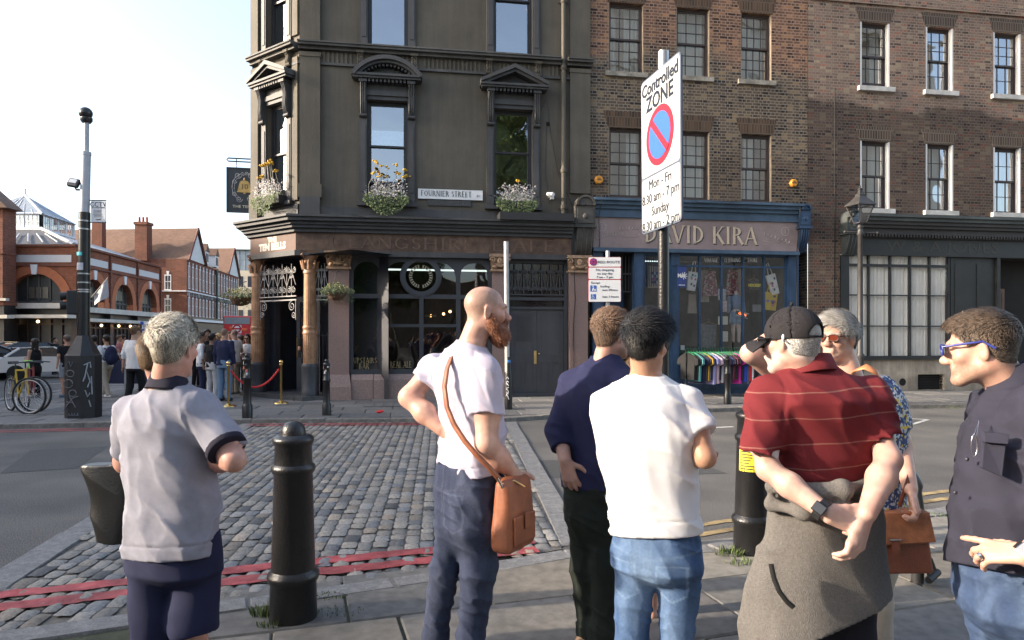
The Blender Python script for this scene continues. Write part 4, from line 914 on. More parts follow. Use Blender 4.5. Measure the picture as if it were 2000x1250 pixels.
mb=MB();X0,X1=fx[0]-.3,xq+1.2;mb.quad((X0,3.2,PZ),(X1,3.2,PZ),(X1,3.2,ztop),(X0,3.2,ztop));mb.quad((X0,.1,PZ+.1),(X1,.1,PZ+.1),(X1,3.2,PZ+.1),(X0,3.2,PZ+.1));mb.quad((X0,.1,ztop+.05),(X1,.1,ztop+.05),(X1,3.2,ztop+.05),(X0,3.2,ztop+.05));mb.quad((X0,.1,PZ),(X0,3.2,PZ),(X0,3.2,ztop),(X0,.1,ztop));mb.build("bar_room",M("dark_panelling",(.035,.024,.018),.6,.4,3,stretch=(6,6,1)),pub)
mb=MB();mb.ring((S(713),.5,Zf(690,713)-.1),.30,.33,.45,.52,14,0,math.pi);mb.box(S(713)-.33,S(713)+.33,.46,.52,Zf(728,713),Zf(690,713)-.1);mb.build("seat_back",M("olive_velvet",(.06,.05,.02),.8,.2,10),pub)
mb=MB()
for bx,bz,by in((S(872),Zf(610,872),1.2),(S(884),Zf(606,884),.9),(S(848),Zf(612,848),2.0),(S(700),Zf(600,700),2.4)):mb.ball((bx,by,bz),.035,8,6)
mb.build("bulb",emis("warm_bulb",(1,.55,.2),2.5),pub)
mb=MB();mb.quad((S(700),1.6,Zf(560,700)),(S(726),1.6,Zf(560,726)),(S(726),1.6,Zf(515,726)),(S(700),1.6,Zf(515,700)));mb.box(S(835),S(858),1.5,1.55,Zf(615,835),Zf(611,835));mb.build("bar_picture",M("old_print",(.20,.13,.08),.7,.5,14),pub)
zd_t,zd_b=Zf(604,1050),PZ;mb=MB();mb.box(xq,xq+.08,.0,.12,PZ,ztop);mb.box(xe-.08,xe,.0,.12,PZ,ztop);mb.box(xq+.08,xe-.08,.0,.12,ztop-.08,ztop);mb.box(xq+.08,xe-.08,.0,.12,Zf(587,1050),Zf(581,1050));mb.box(xq+.08,xe-.08,.0,.12,zd_t,zd_t+.06);mb.box(xq+.08,xe-.08,-.10,.1,PZ-.03,PZ+.09);mb.build("door_frame",GR2,pub)
mb=MB();mb.quad((xq+.08,.08,zd_t),(xe-.08,.08,zd_t),(xe-.08,.08,ztop),(xq+.08,.08,ztop));mb.build("fanlight",M("dark_fanlight",(.012,.012,.014),.15,.2,3),pub)
xm=(xq+xe)/2
def panel_door(x0,x1,z0,z1,y,mat,parent,name="door",split=.40):
    mb=MB();mb.box(x0,x1,y,y+.05,z0,z1);zs=z0+(z1-z0)*split;w_=x1-x0
    for(a,b,c,d)in((x0+.1*w_+.02,x1-.1*w_-.02,zs+.06,z1-.1),(x0+.08,x0+w_/2-.03,z0+.16,zs-.06),(x0+w_/2+.03,x1-.08,z0+.16,zs-.06)):
        mb.box(a,b,y-.008,y,c,c+.02);mb.box(a,b,y-.008,y,d-.02,d);mb.box(a,a+.02,y-.008,y,c+.02,d-.02);mb.box(b-.02,b,y-.008,y,c+.02,d-.02);mb.box(a+.05,b-.05,y-.006,y,c+.05,d-.05)
    return mb.build(name,mat,parent)
DR=M("slate_door_paint",(.062,.062,.068),.5,.15,3,.1,30,dirt=.2,streak=.15)
d1=panel_door(xq+.085,xm-.003,PZ+.09,zd_t,.05,DR,pub);d2=panel_door(xm+.003,xe-.085,PZ+.09,zd_t,.05,DR,pub)
mb=MB()
for i in range(16):z_=zd_t-.75+i*.038;mb.box(xq+.24,xm-.17,.030,.044,z_,z_+.014)
mb.build("louvre",DR,d1);mb=MB();mb.box(xm-.075,xm-.012,.035,.05,Zf(711,1047),Zf(685,1047));mb.ball((xm+.05,.03,Zf(691,1052)),.022,8,6);mb.build("door_plate",M("brass",(.75,.55,.24),.28,.1,metal=1.0),d1)
IRON=M("wrought_iron",(.045,.045,.05),.45,.1)
def spiral(mb,c,r,y,s0=1,turns=1.6,th=.012,a0=0.0,m=None):
    pts=[]
    for i in range(22):t=i/21;a=a0+s0*turns*2*math.pi*t;rr_=r*(1-.8*t);p=Vector((c[0]+rr_*math.cos(a),y,c[1]+rr_*math.sin(a)));pts.append(p)
    mb.tube(pts,th,4,cap=False)
mb=MB();gz0,gz1=Zf(581,1050)+.05,ztop-.08;n=6;wv=(xe-xq-.16)/n
for i in range(n):
    cx=xq+.08+wv*(i+.5);mb.tube([(cx,-.0,gz0),(cx,-.0,gz1)],.012,5);mb.tube([(cx-wv/2,-.0,gz0+.1),(cx,0,gz1-.05),(cx+wv/2,0,gz0+.1)],.011,5)
    for s_ in(-1,1):spiral(mb,(cx+s_*wv*.24,gz0+.16),wv*.22,0,s_);spiral(mb,(cx+s_*wv*.24,gz1-.2),wv*.2,0,-s_)
mb.box(xq+.08,xe-.08,-.01,.01,gz0,gz0+.03);mb.build("grille",IRON,pub)
def big_console(parent,x,z0,z1,wd,mat,name="console_bracket"):
    mb=MB();mb.box(x-wd/2,x+wd/2,-.30,0,z0+(z1-z0)*.5,z1-.22);mb.ring((x,0,z1-.22),0.02,wd/2,-.34,0,12,0,math.pi);mb.ring((x,0,z1-.22),wd/2-.05,wd/2,-.38,-.3,12,0,math.pi)
    pts=[(0,z0)]+[(-.30*math.sin(math.pi/2*t)**.6,z0+(z1-z0)*.5*t)for t in np.linspace(.05,1,8)]+[(0,z0+(z1-z0)*.5)];mb.prism([(x-wd/2+.03,y_,z_)for y_,z_ in pts],(wd-.06,0,0))
    for k in range(4):xx=x-wd/2+.06+k*(wd-.12)/3;mb.tube([(xx,y_-.005,z_)for y_,z_ in pts[1:-1]],.025,5)
    mb.box(x-wd/2+.05,x+wd/2-.05,-.32,-.29,z0+(z1-z0)*.54,z1-.30);mb.ball((x,-.32,z0+(z1-z0)*.66),(.07,.03,.07),8,6);mb.box(x-wd/2-.03,x+wd/2+.03,-.36,0,z0+(z1-z0)*.5-.05,z0+(z1-z0)*.5)
    return mb.build(name,mat,parent)
big_console(pub,(S(1117)+S(1157))/2,zf_b-.0,Zf(388,1136),S(1156)-S(1118),M("old_stone_paint",(.088,.080,.070),.75,.2,5,.3,40,dirt=.3))
BRZ=M("bronze_paint",(.34,.175,.09),.45,.3,7,.2,30,metal=.25,col2=(.46,.26,.15),dirt=.25)
def column(p):
    x,y=p;f_=lambda a,z:1-.05*(math.cos(a*20)>0.2)
    mb=MB();c=(x,y,0);mb.lathe([(.205,PZ+.10),(.205,PZ+.22),(.19,PZ+.25),(.185,.80),(.195,.84),(.17,.90)],28,c);base=mb
    b=mb.build("column_base",GR2,pub)
    mb=MB();mb.lathe([(.150,.90),(.150,1.58)],80,c,rfun=f_);mb.lathe([(.165,1.58),(.17,1.61),(.155,1.64),(.155,1.70),(.17,1.73),(.15,1.77)],28,c);mb.lathe([(.143,1.77),(.132,zf_b-.52)],80,c,rfun=f_)
    mb.lathe([(.15,zf_b-.52),(.152,zf_b-.48),(.14,zf_b-.46),(.135,zf_b-.40),(.15,zf_b-.2),(.19,zf_b-.07)],24,c)
    for k in range(4):
        a=R(45+90*k)+TH;q=Vector((math.cos(a),math.sin(a),0));t=Vector((-q.y,q.x,0))
        pts=[Vector(c)+q*.20+q*(.06*(1-s_)*math.cos(s_*9))+Vector((0,0,zf_b-.12+.06*(1-s_)*math.sin(s_*9)))for s_ in np.linspace(0,.85,14)];mb.tube(pts,.024,5)
    for k in range(8):a=6.283*k/8;q=Vector((math.cos(a),math.sin(a),0));mb.tube([Vector(c)+q*.14+Vector((0,0,zf_b-.42)),Vector(c)+q*.19+Vector((0,0,zf_b-.26)),Vector(c)+q*.21+Vector((0,0,zf_b-.22))],[.04,.03,.012],5)
    mb.box(x-.20,x+.20,y-.20,y+.20,zf_b-.06,zf_b-.005);mb.build("bronze_column",BRZ,pub)
cR=(S(605,.02),.0);cLv=Mc@Vector((-.02,.02,0));cL=(cLv.x,cLv.y);column(cR);column(cL)
mb=MB();mb.mtx=Mc;mb.box(-.4,CW+.4,-.22,1.6,PZ-.05,PZ+.10);mb.mtx=None;mb.box(-.1,xa,-.24,1.4,PZ-.045,PZ+.098);mb.build("step",M("dark_step",(.06,.06,.062),.6,.2,5),pub)
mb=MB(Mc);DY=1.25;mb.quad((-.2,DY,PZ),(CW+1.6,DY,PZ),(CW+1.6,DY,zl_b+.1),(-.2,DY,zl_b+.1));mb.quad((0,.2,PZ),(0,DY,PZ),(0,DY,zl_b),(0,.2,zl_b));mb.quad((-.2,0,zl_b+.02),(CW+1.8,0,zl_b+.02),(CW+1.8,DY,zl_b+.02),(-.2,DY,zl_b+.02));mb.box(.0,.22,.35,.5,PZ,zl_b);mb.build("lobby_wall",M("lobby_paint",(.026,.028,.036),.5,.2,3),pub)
def into(o,m_):
    o.data.transform(m_);return o
dl=into(panel_door(.22,.62,PZ+.1,2.45,DY-.12,GR2,pub,"door"),Mc)
mb=MB(Mc@Matrix.Translation((CW*.36,DY-.55,0))@Matrix.Rotation(R(12),4,'Z'));mb.box(0,.10,0,.045,PZ+.1,2.5);mb.box(.62,.72,0,.045,PZ+.1,2.5);mb.box(.10,.62,0.001,.044,PZ+.1,1.0);mb.box(.10,.62,0.001,.044,2.36,2.5);od=mb.build("open_door",GR2,pub);p=MB(mb.mtx);p.quad((.1,.02,1.0),(.62,.02,1.0),(.62,.02,2.36),(.1,.02,2.36));p.build("pane",GLS,od);p=MB(mb.mtx);p.box(.045,.065,-.05,-.03,1.0,1.5);p.box(.045,.065,-.03,0,1.02,1.04);p.box(.045,.065,-.03,0,1.46,1.48);p.build("handle",M("brass",(.75,.55,.24),.28,.1,metal=1.0),od)
WI=M("pale_ironwork",(.30,.29,.28),.45,.15,metal=.2)
def ironwork(m_,x0,x1,z0,z1,n,drop=True):
    mb=MB(m_);wv=(x1-x0)/n
    mb.box(x0,x1,-.012,.012,z0,z0+.03);mb.box(x0,x1,-.012,.012,z0+.09,z0+.115)
    for i in range(n):
        cx=x0+wv*(i+.5);mb.tube([(cx,0,z0+.1),(cx,0,z1)],.010,5);mb.tube([(cx-wv/2,0,z0+.1),(cx-wv/2,0,z1-.05)],.010,5)
        mb.tube([(cx-wv*.45,0,z0+.36),(cx-wv*.2,0,z0+.55),(cx,0,z0+.72)],.009,4);mb.tube([(cx+wv*.45,0,z0+.36),(cx+wv*.2,0,z0+.55),(cx,0,z0+.72)],.009,4)
        for s_ in(-1,1):
            spiral(mb,(cx+s_*wv*.25,z0+.25),wv*.22,0,s_,th=.010,a0=math.pi/2);spiral(mb,(cx+s_*wv*.26,z1-.16),wv*.21,0,-s_,th=.010,a0=math.pi/2);spiral(mb,(cx+s_*wv*.12,z0+.55),wv*.1,0,s_,th=.008)
    if drop:
        for s_,xx in((1,x0),(-1,x1)):
            spiral(mb,(xx+s_*.16,z0-.13),.12,0,-s_,th=.011,a0=math.pi/2);spiral(mb,(xx+s_*.09,z0-.33),.08,0,s_,th=.010);mb.tube([(xx+s_*.02,0,z0),(xx+s_*.02,0,z0-.45)],.010,5)
    return mb.build("ironwork",WI,pub)
zi0,zi1=Zf(586,560),Zf(517,560);ironwork(Mc,.12,CW-.12,zi0,zi1+.05,4);ironwork(None,cR[0]+.12,xa-.0,zi0,zi1+.05,2,False)
mb=MB()
for z_ in(Zf(655,625),Zf(720,625)):mb.tube([(cR[0]+.15,.12,z_),(xa,.12,z_)],.012,5)
for k in range(5):xx=cR[0]+.18+k*.1;mb.tube([(xx,.12,PZ+.1),(xx,.12,Zf(650,625))],.009,5)
mb.build("side_gate",IRON,pub)
mb=MB();dx=S(1099);mb.tube([(dx,-.10,zc_t+.15),(dx,-.10,TOPZ)],.055,10)
for z_ in(zc_t+.4,Zf(335,1099),Zf(135,1099),Zf(5,1099)):mb.lathe([(.066,z_-.06),(.072,z_-.05),(.072,z_+.03),(.06,z_+.06)],12,(dx,-.10,0));mb.box(dx-.12,dx+.12,-.03,0,z_-.03,z_+.0)
mb.build("drainpipe",OL,pub)
mb=MB();BK=M("black_cable",(.012,.012,.012),.6)
mb.tube([(S(1033),-.02,Zf(250,1033)),(S(1068),-.02,Zf(195,1068)),(S(1075),-.02,Zf(260,1075)),(S(1090),-.03,Zf(340,1090)),(S(1118),-.05,Zf(405,1118))],.006,4);mb.tube([(S(1068),-.01,Zf(242,1068)),(S(1064),-.02,Zf(330,1064)),(S(1073),-.02,Zf(400,1073))],.005,4)
mb.tube([(S(600),-.36,zc_t-.1),(S(660),-.34,zc_b+.1),(S(652),-.2,zf_b+.2),(S(656),-.2,zf_b)],.008,4);mb.tube([(S(690),-.56,zc_t+.01),(S(720),-.55,zc_t-.06),(S(780),-.55,zc_t+.02),(S(880),-.55,zc_t-.03)],.006,4);mb.tube([(xe+.12,-.26,zc_t-.1),(xe+.1,-.24,zf_b),(xe+.16,-.16,2.4),(xe+.12,-.14,1.8),(xe+.13,-.14,PZ)],.012,5)
mb.build("cable",BK,pub)
mb=MB();mb.ball((S(1070),-.01,Zf(242,1070)),(.05,.03,.05),8,6);mb.build("vent_hole",M("black_hole",(.005,.005,.005),.9),pub)
# ---------------------------------------------------------------- brick shop house (blue shop front)
OX=XR+.015
kira=empty("brick_shop_house",P0+UX*OX,TH,"dark stock brick terrace house over a blue vintage clothing shop front","building")
SK_=lambda px,out=0:S(px,out)-OX;XK=SK_(1577)
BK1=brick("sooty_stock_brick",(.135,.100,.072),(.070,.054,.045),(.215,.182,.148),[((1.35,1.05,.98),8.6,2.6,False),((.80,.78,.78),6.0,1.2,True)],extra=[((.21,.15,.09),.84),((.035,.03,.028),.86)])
z2b,z2t,z1b,z1t=Zf(143,1240),Zf(6,1222),Zf(385,1222),Zf(250,1222)
kw=[]
for(a,b)in((1189,1257),(1321,1386),(1447,1507)):kw+=[(SK_(a),SK_(b),z1b,z1t),(SK_(a),SK_(b),z2b,z2t)]
zk_f0,zk_f1,zk_c1=Zf(489,1350),Zf(431,1350),Zf(397,1350)
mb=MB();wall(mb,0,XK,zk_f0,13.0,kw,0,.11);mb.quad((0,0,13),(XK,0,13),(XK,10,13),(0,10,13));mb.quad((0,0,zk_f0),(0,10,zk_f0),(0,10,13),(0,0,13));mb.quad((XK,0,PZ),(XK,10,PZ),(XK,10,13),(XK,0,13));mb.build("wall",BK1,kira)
ARCH=brick("arch_brick",(.115,.072,.048),(.055,.040,.032),(.115,.090,.07),(),bw=.075,rh=.24,msize=.010)
def flat_arch(parent,x0,x1,z,h_,mat,fl=.14):
    mb=MB();mb.prism([(x0-.02,-.008,z),(x1+.02,-.008,z),(x1+fl,-.008,z+h_),(x0-fl,-.008,z+h_)],(0,.008,0));return mb.build("brick_arch",mat,parent)
SILLW=M("old_sill_paint",(.34,.31,.26),.8,.3,14,.3,60,dirt=.5);WSILL=M("white_sill_paint",(.55,.54,.52),.75,.15,10,.3,60,dirt=.3);KSASH=M("brown_sash_paint",(.05,.036,.032),.5,.2);REV=M("cream_reveal",(.40,.33,.25),.8,.2,6,dirt=.2)
def rev_lining(parent,w_,mat,dep=.105,t=.012):
    a,b,c,d=w_;mb=MB();mb.box(b-t,b-.002,.004,dep,c,d);mb.box(a+.002,a+t,.004,dep,c,d);mb.build("reveal",mat,parent)
cur=[[(.62,.95)],[(.05,.3),(.55,.95)],[(.05,.9)],[(.05,.95)],[(.3,.6)],[(.1,.9)]]
for i,w_ in enumerate(kw):
    up=i%2;o=sash(kira,*w_,.10,3 if i<4 else 4,(3,3)if up else(3,3),KSASH,bar=.018,st=.045,curtain=cur[i]);flat_arch(kira,w_[0],w_[1],w_[3],.40,ARCH);rev_lining(kira,w_,REV)
    mb=MB();mb.box(w_[0]-.09,w_[1]+.09,-.07,.10,w_[2]-.11,w_[2]-.0)if up else mb.box(w_[0]-.02,w_[1]+.02,-.03,.10,w_[2]-.07,w_[2]);mb.build("sill",SILLW if up else KSASH,kira)
mb=MB();mb.quad((.1,1.0,zk_f0),(XK-.1,1.0,zk_f0),(XK-.1,1.0,13),(.1,1.0,13));mb.quad((.1,.4,z2b-.5),(XK-.1,.4,z2b-.5),(XK-.1,1.0,z2b-.5),(.1,1.0,z2b-.5));mb.build("upstairs_room",DARK2,kira)
BL=M("shop_blue_paint",(.030,.068,.135),.5,.2,3,.2,30,dirt=.35,streak=.25);BLL=M("faded_blue_paint",(.060,.105,.165),.6,.25,4,.2,30,dirt=.35);MAU=M("mauve_fascia",(.30,.225,.215),.7,.12,4,.2,30,dirt=.25)
sx0,sx1=SK_(1160),SK_(1553);mb=MB()
for(pr,za,zb_)in((.40,zk_c1-.06,zk_c1),(.33,zk_c1-.15,zk_c1-.06),(.26,zk_c1-.24,zk_c1-.15),(.20,zk_f1,zk_c1-.24)):mb.box(sx0-.08,sx1+.02,-pr,.0,za,zb_)
mb.box(sx0-.06,sx1,-.22,0,zk_f0-.09,zk_f0);mb.build("cornice",BLL,kira)
mb=MB();mb.box(sx0-.06,sx1,-.15,0,zk_f0,zk_f1);fa=mb.build("fascia",MAU,kira)
CR=M("cream_letter",(.52,.42,.31),.6,.1);SH=M("letter_shade",(.035,.035,.04),.6);zm=(zk_f0+zk_f1)/2;lw=SK_(1473)-SK_(1256)
serif("DAVID KIRA",.44,SH,fa,(SK_(1365)+.028,-.151,zm-.022),width=lw,dep=.003,bold=1.15);serif("DAVID KIRA",.44,CR,fa,(SK_(1365),-.155,zm),width=lw,dep=.012,bold=1.15)
FN=M("faint_gilt",(.40,.33,.30),.7,.1)
for px_ in(1172,1527):mb=MB();mb.ring((SK_(px_),0,zm+.14),.10,.113,-.153,-.15,20);mb.build("number_ring",FN,fa);serif("1",.13,FN,fa,(SK_(px_),-.151,zm+.14))
def script(txt_pts,parent):
    mb=MB()
    for pts in txt_pts:mb.tube([(x,-.153,z)for x,z in pts],.007,4)
    mb.build("script_lettering",FN,parent)
def squig(x0,x1,z,h_,n,sl=.0):return[[(x0+(x1-x0)*i/(n*8)+.02*math.sin(i*.78+1),z+sl*i/(n*8)+h_*.5*math.sin(i*.785)*(1.3 if(i//8)%3==0 else .7))for i in range(n*8+1)]]
script(squig(SK_(1160),SK_(1203),zm-.12,.10,8,.10)+squig(SK_(1205),SK_(1248),zm+.10,.09,7,.04)+[[(SK_(1228)+.22*math.cos(a),zm-.03+.07*math.sin(a))for a in np.linspace(2.6,6.6,14)]],fa)
script(squig(SK_(1485),SK_(1540),zm+.06,.10,8,-.22)+[[(SK_(1500)+.22*math.cos(a),zm-.10+.05*math.sin(a))for a in np.linspace(3.0,6.4,12)]],fa)
big_console(kira,SK_(1560),zk_f0-.02,zk_c1+.08,.30,BL)
zk_t=zk_f0-.09;zk_s=Zf(703,1430);mx=[SK_(p_)for p_ in(1322,1366,1409,1451,1492,1536)];zkt=Zf(521,1430)
mb=MB()
for a,b in((1156,1176),(1236,1254),(1308,1324),(1536,1556)):mb.box(SK_(a),SK_(b),-.10,.05,PZ,zk_t);mb.box(SK_(a)+.03,SK_(b)-.03,-.125,-.10,PZ+.4,zk_t-.3);mb.box(SK_(a)-.02,SK_(b)+.02,-.14,.05,PZ,PZ+.3)
mb.build("pilaster",BL,kira)
mb=MB();mb.box(mx[0],mx[-1],-.05,.08,PZ,zk_s);mb.box(mx[0]+.15,mx[2]-.1,-.065,-.05,PZ+.15,zk_s-.12);mb.box(mx[2]+.1,mx[-1]-.15,-.065,-.05,PZ+.15,zk_s-.12);mb.box(mx[0]-.01,mx[-1]+.01,-.10,.08,zk_s,zk_s+.06);mb.build("stall_riser",BL,kira)
mb=MB()
for i,x in enumerate(mx):hw=.022 if 0<i<5 else .05;mb.box(x-hw,x+hw,-.03,.05,zk_s+.06,zk_t)
for i in range(5):mb.box(mx[i]+.022,mx[i+1]-.022,-.02,.04,zkt-.025,zkt+.025)
mb.box(mx[0]-.05,mx[-1]+.05,-.035,.05,zk_t-.05,zk_t+.02);sw=mb.build("shop_window",BL,kira);p=MB();p.quad((mx[0],.01,zk_s),(mx[-1],.01,zk_s),(mx[-1],.01,zk_t),(mx[0],.01,zk_t));p.build("pane",SHOPG,sw)
LW=M("white_letter",(.72,.70,.66),.6)
for t_,px_,wd in(("VINTAGE",1389,26),("CLOTHING",1430,32),("STORE",1470,20)):serif(t_,.10,LW,sw,(SK_(px_),.004,Zf(508,px_)),width=SK_(px_+wd/2)-SK_(px_-wd/2))
mb=MB();wx0,wx1=SK_(1255),SK_(1308);zw_s=Zf(640,1280);mb.box(wx0,wx1,-.04,.06,PZ,zw_s);mb.box(wx0,wx1,-.06,.06,zw_s,zw_s+.05);mb.box(wx0,wx1,-.03,.05,zk_t-.06,zk_t);mb.box(wx0,wx0+.04,-.03,.05,zw_s+.05,zk_t-.06);mb.box(wx1-.04,wx1,-.03,.05,zw_s+.05,zk_t-.06)
for i in range(11):xx=wx0+.06+(wx1-wx0-.12)*i/10;mb.box(xx-.006,xx+.006,.0,.02,Zf(560,1280),zk_t-.06)if i%1==0 else None
dw=mb.build("side_window",BL,kira);p=MB();p.quad((wx0+.03,.03,zw_s),(wx1-.03,.03,zw_s),(wx1-.03,.03,zk_t),(wx0+.03,.03,zk_t));p.build("pane",SHOPG,dw)
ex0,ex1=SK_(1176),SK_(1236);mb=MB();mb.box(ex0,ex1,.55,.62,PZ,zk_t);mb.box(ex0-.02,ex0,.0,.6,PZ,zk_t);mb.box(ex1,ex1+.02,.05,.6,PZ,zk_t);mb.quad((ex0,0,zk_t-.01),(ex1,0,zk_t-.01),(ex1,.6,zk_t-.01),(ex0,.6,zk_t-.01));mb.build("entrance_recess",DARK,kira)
panel_door(ex0+.08,ex1-.08,PZ+.05,Zf(560,1200),.49,BL,kira)
mb=MB()
for i in range(9):xx=ex0+.06+(ex1-ex0-.12)*i/8;mb.box(xx-.008,xx+.008,.12,.14,Zf(570,1200),zk_t-.03)
mb.box(ex0,ex1,.12,.145,Zf(570,1200),Zf(570,1200)+.03);mb.box(ex0,ex1,.12,.145,Zf(535,1200),Zf(535,1200)+.03);mb.build("grille",M("black_bars",(.03,.03,.035),.5),kira)
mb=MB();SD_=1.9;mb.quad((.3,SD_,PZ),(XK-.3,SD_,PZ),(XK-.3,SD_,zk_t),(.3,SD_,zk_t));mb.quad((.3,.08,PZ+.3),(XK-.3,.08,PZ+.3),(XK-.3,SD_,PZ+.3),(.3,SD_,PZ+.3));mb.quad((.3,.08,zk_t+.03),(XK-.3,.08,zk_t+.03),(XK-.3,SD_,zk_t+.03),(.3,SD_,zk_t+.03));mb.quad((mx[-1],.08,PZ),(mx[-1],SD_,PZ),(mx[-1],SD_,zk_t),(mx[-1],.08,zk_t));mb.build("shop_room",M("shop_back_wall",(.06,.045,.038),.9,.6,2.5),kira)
mb=MB();BK_=M("black_cable",(.012,.012,.012),.6);mb.tube([(SK_(1166),-.42,zk_c1-.05),(SK_(1164),-.25,zk_f1),(SK_(1167),-.17,zk_f0+.05),(SK_(1163),-.16,zk_t)],.010,4);mb.tube([(SK_(1545),-.42,zk_c1-.1),(SK_(1548),-.2,zk_f0),(SK_(1549),-.16,zk_s+.3),(SK_(1547),-.16,PZ+.4)],.012,4);mb.tube([(SK_(1340),-.42,zk_c1+.02),(SK_(1350),-.43,zk_c1-.06),(SK_(1430),-.42,zk_c1+.01)],.006,4);mb.build("cable",BK_,kira)
kfr=lambda px,py,out:P0+UX*S(px,out)-NY*out+Vector((0,0,Zf(py,px,out)))-Vector((0,0,P0.z))
# ---------------------------------------------------------------- house with the dark grocer's front, right
OX3=OX+XK+.012;h3=empty("brick_terrace_house",P0+UX*OX3,TH,"brown brick terrace house with white sills over a black antique shop front","building")
S3=lambda px,out=0:S(px,out)-OX3;X3=S3(2230)
BK3=brick("mixed_stock_brick",(.225,.155,.122),(.145,.102,.082),(.235,.195,.165),[((.48,.48,.49),Zf(212,1800),1.3,True),((1.6,1.5,1.35),4.0,.8,True)],extra=[((.26,.125,.092),.88),((.085,.062,.054),.88),((.28,.22,.155),.9)])  # last band paints the sunlit look of the lower pier into the brick
t2=(Zf(170,1706),Zf(44,1706));t1=(Zf(408,1706),Zf(276,1706));tw=[]
for a,b in((1680,1738),(1808,1862),(1940,1994),(2068,2122)):tw+=[(S3(a),S3(b),*t1),(S3(a),S3(b),*t2)]
zj_t=Zf(426,1800);zj_f1,zj_f0=Zf(468,1800),Zf(500,1800);zj_s=Zf(695,1750)
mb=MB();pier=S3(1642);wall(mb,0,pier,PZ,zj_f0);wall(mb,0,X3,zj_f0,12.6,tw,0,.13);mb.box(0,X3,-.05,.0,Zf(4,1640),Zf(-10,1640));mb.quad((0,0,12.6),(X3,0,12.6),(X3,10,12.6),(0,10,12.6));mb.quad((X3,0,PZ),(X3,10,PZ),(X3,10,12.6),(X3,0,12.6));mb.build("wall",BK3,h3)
WREV=M("white_reveal_paint",(.66,.66,.65),.7,.08,6,dirt=.15);cur3=[[(.55,.95)],[(.62,.95)],[(.5,.95)],[(.5,.9)],[(.4,.9)],[(.05,.4)],[(.5,.9)],[(.1,.9)]]
ARCH3=brick("arch_brick_grey",(.10,.072,.058),(.060,.048,.042),(.15,.125,.105),(),bw=.075,rh=.24,msize=.010)
for i,w_ in enumerate(tw):
    sash(h3,*w_,.12,3,(3,2)if i%2 else(2,2),M("plum_sash_paint",(.045,.034,.036),.5,.15),bar=.016,st=.045,curtain=cur3[i],open_=.09 if i==1 else 0);flat_arch(h3,w_[0],w_[1],w_[3]+.02,.36,ARCH3);rev_lining(h3,w_,WREV,.12,.05 if True else 0)
    mb=MB();mb.box(w_[0]-.08,w_[1]+.10,-.09,.12,w_[2]-.12,w_[2]);mb.build("sill",WSILL,h3)
mb=MB();mb.quad((.1,1.2,zj_t),(X3-.1,1.2,zj_t),(X3-.1,1.2,12.6),(.1,1.2,12.6));mb.quad((.1,.4,t2[0]-.5),(X3-.1,.4,t2[0]-.5),(X3-.1,1.2,t2[0]-.5),(.1,1.2,t2[0]-.5));mb.build("upstairs_room",DARK2,h3)
mb=MB();mb.tube([(S3(1630),-.012,PZ),(S3(1630),-.012,8.0)],.012,4);mb.build("cable",BK_,h3)
BG=M("bottle_black_paint",(.020,.021,.021),.5,.25,4,.2,40,dirt=.3);BG2=M("grey_green_lead",(.070,.080,.078),.6,.25,4,.2,30,dirt=.35)
jx0=S3(1640);mb=MB()
for(pr,za,zb_,mt)in((.46,zj_t-.07,zj_t,0),(.40,zj_t-.16,zj_t-.07,0)):mb.box(jx0+.08,X3,-pr,0,za,zb_)
mb.build("cornice_lead",BG2,h3);mb=MB()
for(pr,za,zb_)in((.34,zj_t-.25,zj_t-.16),(.28,zj_t-.33,zj_t-.25),(.20,zj_f1,zj_t-.33)):mb.box(jx0+.08,X3,-pr,0,za,zb_)
for i in range(90):xx=jx0+.15+i*.09;mb.box(xx,xx+.045,-.25,-.2,zj_f1+.02,zj_f1+.09)if xx<X3-.1 else None
mb.build("cornice",M("brown_black_paint",(.035,.030,.028),.55,.2,4,dirt=.3),h3)
mb=MB();mb.box(jx0+.05,X3,-.12,0,zj_f0-.02,zj_f1);fj=mb.build("fascia",BG,h3)
text("W & A JONES",.40,M("ghost_gilt",(.042,.038,.030),.6,.3),fj,(S3(1836),-.123,(zj_f0+zj_f1)/2),sx=1.35,ext=.002,space=1.05)
big_console(h3,jx0+.22,zj_f0-.05,zj_t+.12,.42,BG2);jg=[S3(v)for v in(1656,1696,1738,1777,1815,1852)];zjt2=Zf(519,1750);jm1,jm2=Zf(577,1750),Zf(637,1750)
mb=MB();mb.box(jx0,jg[0],-.06,.05,zj_s-.02,zj_f0-.02);mb.box(jg[0]-.02,jg[-1]+.06,-.10,.1,zj_s-.10,zj_s)
for i,x in enumerate(jg):mb.box(x-.022,x+.022,-.03,.04,zj_s,zj_f0-.02)
for z_,hh in((zjt2,.035),(jm1,.016),(jm2,.016)):
    for i in range(5):mb.box(jg[i]+.022,jg[i+1]-.022,-.02,.03,z_-hh,z_+hh)
jw=mb.build("shop_window",BG,h3);p=MB();p.quad((jg[0],.01,zj_s),(jg[-1],.01,zj_s),(jg[-1],.01,zj_f0-.02),(jg[0],.01,zj_f0-.02));p.build("pane",glass("curtain_glass",1.6,.05,(.95,.95,.95),.015),jw)
c=MB();n=150;pts=[(jg[0]+(jg[-1]-jg[0])*i/n,.09+.030*math.sin(i*1.1)*(.6+.4*math.sin(i*.21))+.012*math.sin(i*2.7))for i in range(n+1)]
for i in range(n):c.quad((pts[i][0],pts[i][1],zj_s),(pts[i+1][0],pts[i+1][1],zj_s),(pts[i+1][0],pts[i+1][1],zj_f0),(pts[i][0],pts[i][1],zj_f0))
c.build("curtain",M("shop_curtain",(.78,.74,.67),.9,.06,3),jw)
mb=MB();ba,bb=jg[-1]+.06,S3(1948);mb.box(ba,bb,-.02,.08,zj_s-.1,zj_f0-.02)
